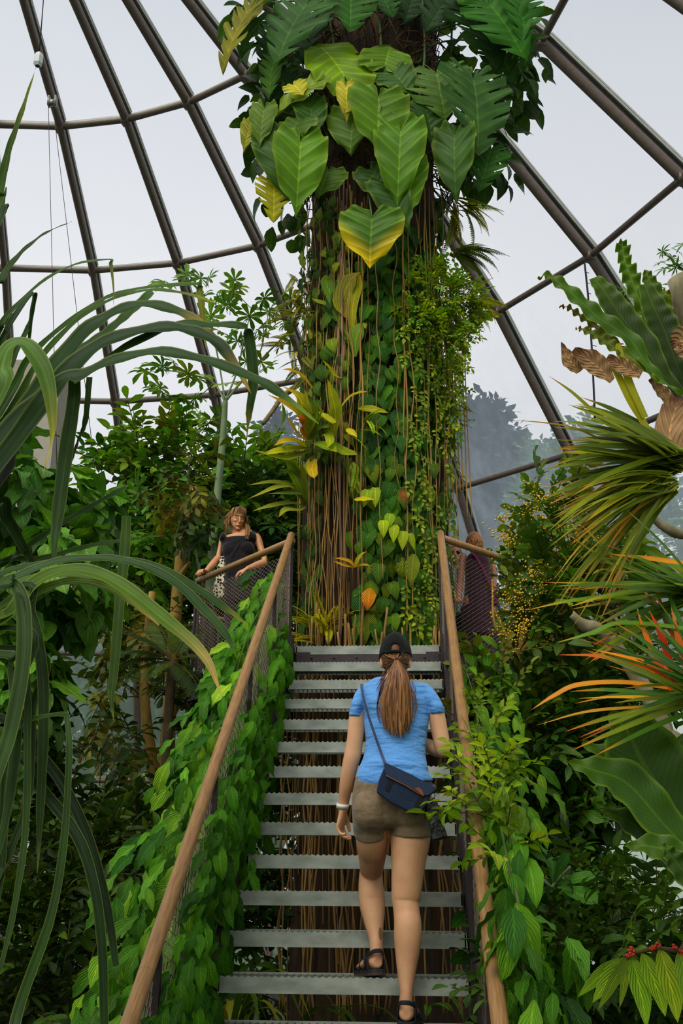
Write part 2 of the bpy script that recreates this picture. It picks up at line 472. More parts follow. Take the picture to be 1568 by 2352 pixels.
# ============================================================ dome (measured off the ribs and rings)
DR = 18.0
DC = np.array([-.3893 * DR, .547 * DR, 1.6 - .0844 * DR])
AZ0, DAZ = math.radians(-22.241), math.radians(11.25)
AZ0 -= math.radians((11.25 - 11.203) * 4)
ELS = [math.radians(e) for e in (3.4, 13.9, 24.3, 34.77, 45.33, 55.69, 66.15, 76.6)]
def dome(az, el, r=DR):
    return DC + r * np.array([math.cos(el) * math.sin(az), math.cos(el) * math.cos(az), math.sin(el)])
m_bar = mat('bronze_steel', '6f6055', .5, .1, noise=14, amt=.25)
m_cap = mat('glazing_cap', '9c9c8c', .5, .1, noise=9, amt=.2)
m_gask = mat('black_gasket', '15161a', .6)
def m_glass():
    m, nt, out = _nt('fogged_glass'); g = G(nt)
    tr = g.n('ShaderNodeBsdfTransparent'); tl = g.n('ShaderNodeBsdfTranslucent'); gl = g.n('ShaderNodeBsdfGlossy')
    tr.inputs[0].default_value = (.97, .98, .985, 1); pass
    gl.inputs['Roughness'].default_value = .12
    tc = g.n('ShaderNodeTexCoord'); sx = g.n('ShaderNodeSeparateXYZ'); g.l(tc.outputs['Object'], sx.inputs[0])
    hz = g.ramp(g.math('DIVIDE', sx.outputs[2], 16.0), [(0, .6), (.35, .5), (.62, .46), (.85, .15), (1, .1)])
    g.l(g.ramp(g.math('DIVIDE', sx.outputs[2], 16.0), [(.35, (.60, .74, .58)), (.6, (.72, .81, .88))]), tl.inputs[0])  # outdoor mist painted into the fogging: greenish low down, bluish higher up
    mp = g.n('ShaderNodeMapping'); mp.inputs['Scale'].default_value = (1.2, 1.2, .25); g.l(tc.outputs['Object'], mp.inputs[0])
    st = g.noise(1.8, 5, mp.outputs[0], .7)
    fac = g.math('MULTIPLY', hz, g.ramp(st, [(.3, .75), (.7, 1.15)]), clamp=True)
    m1 = g.n('ShaderNodeMixShader'); g.l(fac, m1.inputs[0]); g.l(tr.outputs[0], m1.inputs[1]); g.l(tl.outputs[0], m1.inputs[2])
    m2 = g.n('ShaderNodeMixShader'); m2.inputs[0].default_value = .03; g.l(m1.outputs[0], m2.inputs[1]); g.l(gl.outputs[0], m2.inputs[2])
    g.l(m2.outputs[0], out.inputs[0]); return m
M_GLASS = m_glass()
mb = MB(); E2 = [math.radians(-6)] + ELS
for i in range(32):
    for k in range(len(E2) - 1):
        V = [dome(AZ0 + DAZ * i, E2[k], DR + .2), dome(AZ0 + DAZ * (i+1), E2[k], DR + .2), dome(AZ0 + DAZ * (i+1), E2[k+1], DR + .2), dome(AZ0 + DAZ * i, E2[k+1], DR + .2)]
        mb.add(V, [(0, 1, 2, 3)])
    top = DC + np.array([0, 0, DR * 1.0])
    mb.add([dome(AZ0 + DAZ * i, E2[-1], DR + .2), dome(AZ0 + DAZ * (i+1), E2[-1], DR + .2), top], [(0, 1, 2)])
glz = mb.build('window_1', M_GLASS, smooth=False)
tag(glz, 'fogged glass panes filling the dome between its bronze ribs', 'dome glazing', kind='structure')
fr = empty('ceiling', DC, 'dark bronze steel frame of the glass dome with curved ribs and rings', 'dome frame', kind='structure')
for i in range(32):
    az = AZ0 + DAZ * i
    tan = np.array([math.cos(az), -math.sin(az), 0])
    pts = [dome(az, e) for e in E2]
    mb = MB(); mc = MB(); mk = MB()
    for a, b in zip(pts[:-1], pts[1:]):
        n = unit((a + b) / 2 - DC)
        tube(mb, [a - n * .02, b - n * .02], .075, 10, cap=False, rad2=.13)
        bar(mk, a + n * .14, b + n * .14, .05, .06, n)
        for s in (-1, 1):
            bar(mc, a + n * .2 + tan * s * .045, b + n * .2 + tan * s * .045, .04, .05, n)
        bar(mc, a + n * .26, b + n * .26, .13, .04, n)
    r = mb.build('rib', m_bar, fr)
    c = mc.build('glazing_cap', m_cap, r, smooth=False); mk.build('gasket', m_gask, r, smooth=False)
for k, e in enumerate(E2[1:]):
    mb = MB(); mc = MB()
    for i in range(32):
        a, b = dome(AZ0 + DAZ * i, e), dome(AZ0 + DAZ * (i+1), e); n = unit((a + b) / 2 - DC)
        tube(mb, [a - n * .02, b - n * .02], .065, 10, cap=False)
        bar(mc, a + n * .1, b + n * .1, .05, .14, n)
        box(mb, a - n * .06, (.16, .16, .16), rotz(-(AZ0 + DAZ * i)))
    r = mb.build('ring', m_bar, fr)
    mc.build('glazing_cap', m_cap, r, smooth=False)

# ============================================================ ground inside and outside
def terrain(name, r0, r1, z, m, nz=.15, nseg=72, nr=24, c=(0, 0)):
    V, F, U = [], [], []
    for i in range(nr + 1):
        r = r0 + (r1 - r0) * i / nr
        for j in range(nseg):
            a = 2 * PI * j / nseg; x, y = c[0] + r * math.cos(a), c[1] + r * math.sin(a)
            V.append((x, y, z + nz * math.sin(x * .9 + 1) * math.cos(y * .7) + rng.uniform(-.02, .02))); U.append((x, y))
    for i in range(nr):
        for j in range(nseg):
            k = (j + 1) % nseg; F.append((i*nseg + j, i*nseg + k, (i+1)*nseg + k, (i+1)*nseg + j))
    mb = MB(); mb.add(V, F, U); return mb.build(name, m)
m_soil = mat('dark_leafy_soil', '2c2416', .95, noise=6, amt=.6, bump=.8, color2='12140a')
m_lawn = mat('hazy_lawn', '6f8a5c', .95, noise=2, amt=.35)
fl = terrain('floor', .01, 18.3, -.03, m_soil, .05, c=(DC[0], DC[1])); tag(fl, 'dark leafy soil under the plants inside the dome', 'floor', kind='structure')
gr = terrain('trim_1', 18.2, 75, -.3, m_lawn, .4, c=(DC[0], DC[1])); tag(gr, 'pale hazy lawn outside the dome', 'lawn', kind='structure')

# ============================================================ staircase
X0, X1 = -.845, .255
TG, TR = .2395, .178
def ty(k): return 7.834 - (k - 1) * TG
def tz(k): return 3.413 - (k - 1) * TR
m_galv = mat('galvanised_steel', 'b0b3aa', .75, .08, noise=7, amt=.22, color2='888e84', stretch=(1, 1, 2))
m_galv2 = mat('galvanised_grating', '8d9186', .5, .5, noise=20, amt=.4)
m_dark = mat('brown_painted_steel', '463a3c', .5, .25, noise=30, amt=.3, bump=.15)
m_beam = mat('dark_beam_steel', '2b2728', .45, .3, noise=18, amt=.3)
m_wood = mat('oiled_wood_rail', 'ab8150', .42, noise=26, amt=.3, color2='86623c', stretch=(6, .35, .35), bump=.05)
m_wire = mat('steel_wire', '8e7c6a', .45, .4)
m_rope = mat('lacing_rope', 'b3a489', .8)
def hex2(c): return lin(c)
st = empty('staircase', ((X0 + X1) / 2, ty(19), 0), 'open steel staircase with galvanised grating treads climbing to the platform', 'staircase')
for k in range(1, 20):
    y, z = ty(k), tz(k); mb = MB()
    # serrated nosing plate
    n = 74; zt = [z + (.004 if i % 2 else -.003) for i in range(n + 1)]
    xs = np.linspace(X0, X1, n + 1); fh = .062
    V = []; F = []
    for i in range(n + 1):
        V += [(xs[i], y, z - fh), (xs[i], y, zt[i]), (xs[i], y + .006, zt[i]), (xs[i], y + .006, z - fh)]
    for i in range(n):
        a = i * 4; b = a + 4
        F += [(a, b, b+1, a+1), (a+1, b+1, b+2, a+2), (a+2, b+2, b+3, a+3), (a+3, b+3, b, a)]
    mb.add(V, F)
    bar(mb, (X0, y + .012, z - fh - .002), (X1, y + .012, z - fh - .002), .03, .006)
    bar(mb, (X0, y + .27, z - .02), (X1, y + .27, z - .02), .006, .045)
    t = mb.build('tread', m_galv, st, smooth=False)
    mg = MB()
    for i in range(34):
        x = X0 + .02 + (X1 - X0 - .04) * i / 33; bar(mg, (x, y + .006, z - .018), (x, y + .27, z - .018), .004, .03)
    for q in (.07, .135, .2): bar(mg, (X0, y + q, z - .012), (X1, y + q, z - .012), .005, .018)
    for x in (X0 + .004, X1 - .004): bar(mg, (x, y, z - .04), (x, y + .27, z - .04), .007, .07)
    mg.build('grating', m_galv2, t, smooth=False)
def stringer(x):
    mb = MB(); d = np.array([0, TG, TR]); d = d / np.linalg.norm(d)
    a = np.array([x, ty(20), tz(20) - .03]); b = np.array([x, ty(1) + .02, tz(1) - .03])
    nup = np.cross((1, 0, 0), d)
    bar(mb, a, b, .014, .26, nup)
    for s in (-1, 1): bar(mb, a + nup * s * .125 + [np.sign(x - (X0 + X1) / 2) * .03, 0, 0], b + nup * s * .125 + [np.sign(x - (X0 + X1) / 2) * .03, 0, 0], .07, .014, nup)
    return mb
for x in (X0 - .02, X1 + .02): stringer(x).build('stringer', m_dark, st, smooth=False)
# top landing beam with bolts
mb = MB(); bar(mb, (X0, ty(1) + .01, tz(1) - .125), (X1, ty(1) + .01, tz(1) - .125), .02, .13)
for i in range(6):
    x = X0 + .12 + i * (X1 - X0 - .24) / 5; tube(mb, [(x, ty(1) - .012, tz(1) - .09), (x, ty(1) + .01, tz(1) - .09)], .008, 6)
for x in (X0 + .06, X1 - .06): bar(mb, (x - .05, ty(1) - .004, tz(1) - .1), (x + .05, ty(1) - .004, tz(1) - .1), .01, .1)
mb.build('landing_beam', m_dark, st, smooth=False)

# ============================================================ platform around the trunk
TC = P(864, 1176, 9.3)[:2]                      # trunk axis
PL = [(X0 - .05, 7.86), (X0 - 1.02, 8.95), (X0 - 1.1, 10.3), (X0 - .2, 11.2), (X1 + .2, 11.2), (X1 + 1.15, 10.3), (X1 + 1.08, 8.95), (X1 + .05, 7.86)]
zt = tz(1)
pf = empty('viewing_platform', (TC[0], TC[1], zt), 'dark steel viewing platform ringing the overgrown trunk at the top of the stairs', 'platform')
mb = MB(); n = len(PL)
inner = [(TC[0] + .92 * math.cos(a), TC[1] + .92 * math.sin(a)) for a in np.linspace(0, 2 * PI, 33)[:-1]]
def deckz(z0, z1, mb):
    out = []
    for i in range(64):
        a = 2 * PI * i / 64; dx, dy = math.cos(a), math.sin(a); best = None
        for q in range(n):
            p, r = PL[q], PL[(q + 1) % n]; ex, ey = r[0] - p[0], r[1] - p[1]; den = dx * ey - dy * ex
            if abs(den) < 1e-9: continue
            t = ((p[0] - TC[0]) * ey - (p[1] - TC[1]) * ex) / den; u = ((p[0] - TC[0]) * dy - (p[1] - TC[1]) * dx) / den
            if t > 0 and -1e-6 <= u <= 1 + 1e-6: best = t
        out.append((TC[0] + dx * best, TC[1] + dy * best, TC[0] + dx * .95, TC[1] + dy * .95))
    V = []
    for a, b, c, d in out: V += [(a, b, z1), (c, d, z1), (c, d, z0), (a, b, z0)]
    F = []
    for i in range(64):
        a = 4 * i; b = 4 * ((i + 1) % 64)
        F += [(a, b, b+1, a+1), (a+1, b+1, b+2, a+2), (a+2, b+2, b+3, a+3), (a+3, b+3, b, a)]
    mb.add(V, F)
deckz(zt - .045, zt - .008, mb)
mb.build('deck', m_galv2, pf, smooth=False)
for q in range(n - 1):
    a, b = np.array([*PL[q], zt - .12]), np.array([*PL[q+1], zt - .12])
    mb = MB(); bar(mb, a, b, .012, .2)
    for s in (-1, 1): bar(mb, a + [0, 0, s * .1], b + [0, 0, s * .1], .08, .014)
    for t in (.06, .94):
        for s in (-.05, .05):
            c = a * (1 - t) + b * t + [0, 0, s]; nn = unit(np.cross(b - a, (0, 0, 1))); tube(mb, [c - nn * .02, c + nn * .02], .012, 6)
    mb.build('edge_beam', m_beam, pf, smooth=False)
for (x, y) in (PL[1], PL[6]):
    mb = MB(); s = -1 if x < TC[0] else 1
    V = [(x, y, zt - .24), (TC[0] + s * .9, y + .3, zt - .24), (TC[0] + s * .9, y + .3, zt - .75), (x - s * .25, y + .1, zt - .42)]
    for d in (0, .02):
        mb.add([(a, b + d, c) for a, b, c in V], [(0, 1, 2, 3)])
    bar(mb, V[0], V[1], .1, .014); bar(mb, V[3], V[2], .1, .014)
    mb.build('bracket', m_beam, pf, smooth=False)
    mb = MB()
    for i in range(12):
        bar(mb, (x - s * (.12 + i * .07), y - .55 + i * .03, zt - .06), (x - s * (.12 + i * .07), y + .5, zt - .06), .012, .03)
    mb.build('under_grating', m_galv2, pf, smooth=False)

# ============================================================ railings
HR = .885
def net(mb, A, B, C, D, nu, nv, r=.0016):
    """diamond wire mesh over the quad A(bottom start) B(bottom end) C(top end) D(top start)"""
    A, B, C, D = [np.asarray(q, float) for q in (A, B, C, D)]
    def Q(u, v): return (A * (1-u) + B * u) * (1-v) + (D * (1-u) + C * u) * v
    nrm = unit(np.cross(B - A, D - A))
    for j in range(nv):
        for s in (0, 1):
            pts = []
            for i in range(nu * 2 + 1):
                v = (j + (.5 if (i + s) % 2 else 0) + s * .5) / (nv + .5)
                pts.append(Q(i / (nu * 2), min(1, v)) + nrm * (.001 if s else -.001))
            pts = np.array(pts)
            tube(mb, pts, r, 3, cap=False)
    return mb
def rope(mb, a, b, r=.006, n=60):
    a = np.asarray(a, float); b = np.asarray(b, float); t = np.linspace(0, 1, n)[:, None]
    for k in (0, PI):
        p = a * (1-t) + b * t + np.stack([np.cos(t[:, 0] * 120 + k) * r, np.sin(t[:, 0] * 120 + k) * r, 0 * t[:, 0]], 1)
        tube(mb, p, r * .7, 4, cap=False)
SL = TR / TG
def rail_pt(x, y, h): return np.array([x, y, tz(1) + (y - ty(1)) * SL + h])
for side, x, lab in ((-1, X0 - .065, 'left'), (1, X1 + .025, 'right')):
    R_ = empty('stair_railing', (x, ty(18), 0), '%s stair railing with round wooden handrail, steel posts and wire mesh' % lab, 'railing')
    y0 = 1.9 if side < 0 else 2.35
    mb = MB(); a = rail_pt(x, y0, HR + .0); b = rail_pt(x, ty(1) + .04, HR)
    tube(mb, [a, a * .5 + b * .5, b], .029, 20, n=30)
    for t in (.33, .62): c = a * (1-t) + b * t; d = unit(b - a) * .0015; tube(mb, [c - d, c + d], .0296, 20, cap=False)
    mb.build('handrail', m_wood, R_)
    for yy in (ty(1) + .02, ty(5) + .02, ty(9), ty(13), ty(17)):
        mb = MB(); p = rail_pt(x, yy, 0); bar(mb, p - [0, 0, .2], p + [0, 0, HR - .03], .045, .02, (0, 1, 0)); bar(mb, p + [0, .018, -.2], p + [0, .018, HR - .05], .045, .008, (0, 1, 0))
        mb.build('post', m_dark, R_, smooth=False)
    mb = MB(); lo, hi = .06, HR - .07; net(mb, rail_pt(x, ty(18), lo), rail_pt(x, ty(1), lo), rail_pt(x, ty(1), hi), rail_pt(x, ty(18), hi), 78, 15)
    mb.build('wire_mesh', m_wire, R_, smooth=False)
    mb = MB()
    rope(mb, rail_pt(x, ty(18), lo), rail_pt(x, ty(1), lo), n=500, r=.004); rope(mb, rail_pt(x, ty(1) - .01, lo), rail_pt(x, ty(1) - .01, hi), n=120, r=.004)
    mb.build('lacing_rope', m_rope, R_)
for seg, lab in (((0, 1), 'left wooden-topped mesh railing on the platform edge in front of the woman in black'), ((7, 6), 'right wooden-topped mesh railing on the platform edge, half hidden by the flowering shrub'), ((1, 2), 'far left side railing of the platform behind the woman in black'), ((6, 5), 'far right side railing of the platform beyond the flowering shrub'), ((2, 3), 'rear left railing of the platform behind the trunk'), ((5, 4), 'rear right railing of the platform behind the trunk')):
    a, b = np.array([*PL[seg[0]], zt]), np.array([*PL[seg[1]], zt])
    R_ = empty('platform_railing', (a + b) / 2, lab, 'railing')
    mb = MB(); tube(mb, [a + [0, 0, HR - .02], b + [0, 0, HR - .02]], .028, 18)
    mb.build('handrail', m_wood, R_)
    for t in (.0, .5, 1.0):
        if t < 1 and seg[0] in (0, 7): continue
        p = a * (1-t) + b * t; mb = MB(); bar(mb, p - [0, 0, .15], p + [0, 0, HR - .04], .045, .03, unit(b - a)); mb.build('post', m_dark, R_, smooth=False)
    mb = MB(); up = np.array([0, 0, 1.])
    L_ = np.linalg.norm(b - a)
    net(mb, a + up * .05, b + up * .05, b + up * (HR - .1), a + up * (HR - .1), int(L_ / .055), 21, .002)
    mb.build('wire_mesh', m_wire, R_, smooth=False)

# ============================================================ pale pillar at the far left, ring pulley, cables
m_conc = mat('pale_concrete', 'a79f91', .9, noise=5, amt=.12, bump=.1)
mb = MB(); q0 = P(60, 1000, 19)
bar(mb, (q0[0], 19.5, 0), (q0[0], 19.5, P(60, 852, 19.5)[2]), 1.15, 1.0, (0, 1, 0))
o = mb.build('concrete_pillar', m_conc, smooth=False); tag(o, 'pale grey concrete pillar rising behind the plants at the far left', 'pillar')
for k, z in enumerate((3.0, 5.5, 8.0)):
    pass
m_white = mat('white_plastic', 'c6cac9', .5)
c = P(88, 138, 10.5)
mb = MB()
w = .062
V = []
for zz_, s in ((.13, .3), (.09, .8), (.05, 1), (-.06, 1), (-.1, .55)):
    for i in range(6): V.append((c[0] + s * w * math.cos(i * PI / 3), c[1] + s * w * math.sin(i * PI / 3), c[2] + zz_))
F = [(r*6 + i, r*6 + (i+1) % 6, (r+1)*6 + (i+1) % 6, (r+1)*6 + i) for r in range(4) for i in range(6)]
mb.add(V, F); hb = mb.build('hanging_sensor', m_white, smooth=False); tag(hb, 'small white box sensor hanging on a dark cord high at the upper left', 'sensor')
mb = MB(); tube(mb, [c + [0, 0, .12], P(104, -60, 10.5)], .008, 5); cc = mb.build('cord', m_gask, hb)
mb = MB(); c2 = P(120, 236, 14.5)
tube(mb, [c2 + [-.05, 0, 0], c2 + [.05, 0, 0]], .06, 14); box(mb, c2 + [.06, 0, .03], (.03, .1, .2)); box(mb, c2 + [-.06, 0, .03], (.03, .1, .2))
pu = mb.build('cable_pulley', mat('pulley_steel', '8b8a86', .4, .7)); tag(pu, 'small metal pulley block fixed below the second rib from the left', 'pulley')
for k, (a, b, lab) in enumerate((((111, 240, 14.5), (133, 1180, 14.5), 'thin grey cable hanging straight down from the pulley at the left'), ((122, 246, 14.5), (232, 1200, 15.0), 'thin grey cable slanting down to the right from the pulley'))):
    mb = MB(); tube(mb, [P(*a), P(*b)], .0055, 5); o = mb.build('hanging_cable', m_gask); tag(o, lab, 'cable')
mb = MB(); tube(mb, [P(1342, 603, 14), P(1350, 680, 14), P(1358, 790, 14), P(1366, 960, 14)], .016, 6, n=14)
for i in range(8): q = P(1343 + i * 2.4, 625 + i * 24, 14); tube(mb, [q, q + [.06, 0, -.02]], .006, 4)
o = mb.build('hanging_cable', m_gask); tag(o, 'thick black cable hanging from the dome joint above the right bird nest fern', 'cable')
# ============================================================ the overgrown trunk
m_bark = mat('fibrous_bark', '523a20', .95, noise=5, amt=.6, color2='150e07', stretch=(3, 3, .35), bump=1.0, bscale=9)
m_root = mat('hanging_root', 'b08a48', .75, noise=3, amt=.35, color2='7a5a2a', stretch=(1, 1, .4))
m_rootp = mat('purple_root', '8a6256', .7, noise=3, amt=.35, color2='5d4238', stretch=(1, 1, .4))
m_stem = mat('green_stem', '56692c', .6, noise=6, amt=.35)
m_fibre = mat('dry_fibre', '5c4224', .95, noise=9, amt=.6, color2='2a1c10')
L_BIG = leaf_mat('glossy_big_leaf', .42, spec=.18, veins=9, vein_amt=.4, transl=.28, midrib=.016, slope=.0, bump=.5, edge=('a8b03a', .35), blotch=3)
L_MON = leaf_mat('split_leaf', .5, spec=.12, veins=9, vein_amt=.3, transl=.22, midrib=.014, slope=.0, bump=.4, blotch=4)
L_VINE = leaf_mat('ridged_vine_leaf', .5, veins=7, vein_amt=.25, slope=1.3, transl=.28, midrib=.03, bump=.8, blotch=4)
L_SOFT = leaf_mat('soft_leaf', .45, warm=(1.32, 1.12, .62), veins=6, vein_amt=.25, slope=1.2, transl=.36, midrib=.04, bump=.5, blotch=3)
L_SMALL = leaf_mat('small_leaf', .5, veins=0, transl=.34, midrib=.05)
L_GLOSS = leaf_mat('shrub_leaf', .38, veins=5, vein_amt=.2, slope=1.2, transl=.26, midrib=.04, bump=.3)
L_STRAP = leaf_mat('strap_leaf', .4, veins=0, stripes=4, transl=.22, warm=(1.2, 1.1, .62), bump=.12, spec=.2, edge=('a0a84a', .4), midrib=.03, blotch=5)
L_BROM = leaf_mat('bromeliad_leaf', .38, veins=0, stripes=2, warm=(1.5, 1.15, .5), bump=.1, transl=.3, midrib=.0, blotch=6)
L_FERN = leaf_mat('nest_fern_leaf', .4, veins=26, vein_amt=.06, slope=.35, transl=.3, midrib=.03, bump=.07, warm=(1.0, .72, .36), edge=('8aa82a', .5), blotch=5)
L_DEAD = leaf_mat('withered_leaf', .8, warm=(1, 1, .95), veins=8, vein_amt=.2, slope=.6, transl=.15, midrib=.03, bump=.6, blotch=8)
L_FAR = leaf_mat('distant_leaf', .7, warm=(1, 1, 1), veins=0, transl=.25, midrib=0)

def colpt(th, z, r): return np.array([TC[0] + r * math.sin(th), TC[1] - r * math.cos(th), z])
def cyl(px, py, r=.72):
    d = ray(px, py); ox, oy = EYE[0] - TC[0], EYE[1] - TC[1]
    a = d[0]**2 + d[1]**2; b = 2 * (ox * d[0] + oy * d[1]); c = ox*ox + oy*oy - r*r
    D = b*b - 4*a*c
    t = (-b - math.sqrt(D)) / (2*a) if D > 0 else -b / (2*a)
    return EYE + d * t
ZT = 14.2
trunk = empty('giant_tree', (TC[0], TC[1], 0), 'massive brown tree in the centre wrapped in vines and hung with roots', 'tree')
mb = MB(); ns, nz = 64, 70; V, F, U = [], [], []
for i in range(nz + 1):
    z = -.1 + (ZT + .1) * i / nz
    for j in range(ns):
        a = 2 * PI * j / ns
        r = .62 + .05 * math.sin(a * 5 + z * .4) + .035 * math.sin(a * 11 + z * 1.1) + .02 * math.sin(a * 23 - z * 2) + .12 * max(0, 1 - z / 2.2) + .05 * max(0, (z - 9.3) / 3)
        V.append(colpt(a, z, r)); U.append((j / ns, i / nz))
for i in range(nz):
    for j in range(ns):
        k = (j + 1) % ns; F.append((i*ns + j, i*ns + k, (i+1)*ns + k, (i+1)*ns + j))
mb.add(V, F, U); mb.build('bark', m_bark, trunk)
# hanging roots: each a part
def root(px, y0, y1, r, m, wig=.03, rr=.8, col=None):
    a = cyl(px, y0, rr); b = a.copy(); zb = cyl(px, y1, rr)[2]
    n = 12; pts = []
    for i in range(n):
        t = i / (n - 1); pts.append([a[0] + random.uniform(-wig, wig) * (t > .05), a[1] + random.uniform(-wig, wig) * .6, a[2] * (1-t) + zb * t])
    mb = MB(); tube(mb, pts, [r, r * .9, r * .7], 6, n=40); mb.build('hanging_root', m, trunk)
xs = [705, 712, 721, 728, 733, 742, 750, 757, 766, 772, 775, 779, 782, 785, 788, 790, 793, 796, 799, 803, 808, 815, 823, 831, 836, 845, 868, 905, 922, 925, 938, 955, 966, 972, 976, 985, 992, 1003, 1012]
for i, x in enumerate(xs):
    thick = x in (779, 785, 788, 790, 793, 831, 922, 925, 972)
    root(x, 440 + random.uniform(-40, 60), random.choice((1130, 1330, 1480, 1480, 1480)), .009 if thick else random.uniform(.004, .007), m_rootp if 772 < x < 800 and i % 2 else m_root, .012 if thick else .03, random.uniform(.76, .86))
for x in (1018, 1026, 1034, 1040, 1047, 1055, 1062):          # free strands outside the right flank
    a = P(x, 640 + random.uniform(-30, 60), 8.9); b = P(x + random.uniform(2, 14), random.choice((1130, 1190, 1230)), 8.9)
    mb = MB(); tube(mb, [a, [a[0] * .5 + b[0] * .5 + random.uniform(-.03, .03), 8.9, (a[2] + b[2]) / 2], [a[0], 8.9, b[2]]], .006, 6, n=24); mb.build('hanging_root', m_root, trunk)
for i in range(34):                                             # strands seen through the treads, down to the soil
    x = random.uniform(655, 1040); root(x, random.uniform(1380, 1500), 2330, random.uniform(.006, .012), m_root, .03, random.uniform(.78, .95))
def shingles(n, x0, x1, y0, y1, size, colors, tpl, r=.70, jit=.2, dens=None, out=.12, name=None):
    O, AX, NM = [], [], []
    for i in range(n):
        while True:
            px, py = random.uniform(x0, x1), random.uniform(y0, y1)
            if dens is None or random.random() < dens(px, py): break
        p = cyl(px, py, r + random.uniform(0, .09)); d = np.array([p[0] - TC[0], p[1] - TC[1], 0]); d = unit(d)
        t = np.array([-d[1], d[0], 0])
        O.append(p); AX.append(np.array([0, 0, -1.]) + d * random.uniform(.05, .5) + t * random.uniform(-.55, .55)); NM.append(d + t * random.uniform(-.35, .35) + np.array([0, 0, random.uniform(0, .5)]))
    O, AX, NM = map(np.array, (O, AX, NM)); mb = MB()
    instances(mb, tpl, O, AX, NM, rng.uniform(size[0], size[1], n), pal(colors, n, jit)); return mb
T_RID = [tpl_leaf('heart', .66, nl=6, nw=4, fold=.18, droop=.7, wave=.03), tpl_leaf('heart', .6, nl=6, nw=4, fold=.3, droop=.4, wave=.04), tpl_leaf('ovate', .62, nl=6, nw=4, fold=.1, droop=.9, wave=.03)]
mb = MB()
for i in range(90):
    th = random.uniform(-1.5, .2); z0 = random.uniform(2, 7.2); l = random.uniform(.5, 2.5)
    a = colpt(th, z0, .7 + random.uniform(0, .06)); tube(mb, [a, colpt(th + random.uniform(-.06, .06), z0 - l * .5, .74), colpt(th + random.uniform(-.08, .08), max(.02, z0 - l), .72)], .004, 4, n=8, cap=False)
mb.build('fine_roots', m_root, trunk, kind='stuff')
mb = shingles(240, 690, 800, 440, 1060, (.1, .2), ['3f6f24', '5c8a2a', '2f5c28', '86a030'], T_RID + [tpl_leaf('lance', .3)], .76)
o = mb.build('mixed_climber', L_VINE); tag(o, 'mixed green leaves peeping between the hanging roots on the left half of the tree', 'climbing plant')
mb = MB()
for i in range(420):                                             # matted fibres under the crown
    th = random.uniform(-1.6, 1.6); z = cyl(860, random.uniform(20, 400), .7)[2]; a = colpt(th, z, .72)
    tube(mb, [a, a + rvec(1)[0] * .15 + [0, -.08, 0], a + rvec(1)[0] * .25 + [0, -.04, -.1]], .006, 4, n=6, cap=False)
mb.build('fibre_mat', m_fibre, trunk, kind='stuff')

# ---- big single leaves placed by where they hang on the trunk
def big_leaf(parent, att, tip, wpx, Y, dy=.15, kind='phil', col='4f7f22', droop=.45, nrm=(0, -.85, .5), pet=None, seed=0, name='leaf', m=None):
    a = P(*att, Y); b = P(*tip, Y - dy); L = np.linalg.norm(b - a) * 1.06; W = wpx * 1.3 * ppm(Y, att[1]) 
    if kind == 'mon': V, F, U = sweep_leaf(L, W, .3, notch=.62, nfing=8, nl=64, nr=6, droop=droop, wave=.035, fold=.14, seed=seed)
    else: V, F, U = sweep_leaf(L, W, .32, 0, nfing=7, nl=26, nr=6, droop=droop, wave=.05, fold=.18, seed=seed, tipw=.9)
    V = place(V, a, b - a, nrm)
    c = np.tile(np.array(lin(col)), (len(V), 1)) if not isinstance(col, tuple) else None
    if c is None:
        k = np.clip((U[:, 1] - .70 + .35 * np.abs(U[:, 0] - .5)) / .28, 0, 1)[:, None]; c = np.array(lin(col[0])) * (1 - k) + np.array(lin(col[1])) * k
    mb = MB(); mb.add(V, F, U, c)
    o = mb.build(name, m or (L_MON if kind == 'mon' else L_BIG), parent)
    if pet is not None:
        p = cyl(*pet, .62); mid = (a + p) / 2 + np.array([0, -.05, .08])
        mb = MB(); tube(mb, [p, mid, a], [.013, .009, .008], 7, n=10); mb.build('petiole', m_stem, parent)
    return o
def Z2(x, y): return (484 + x / 2, y / 2)
phil = empty('philodendron', (*cyl(800, 360)[:2], cyl(800, 360)[2]), 'large-leaved elephant ear climber with glossy heart-shaped leaves in the middle of the crown', 'climbing plant')
G1, G2, G3 = '5b8c20', '456f24', '35602a'
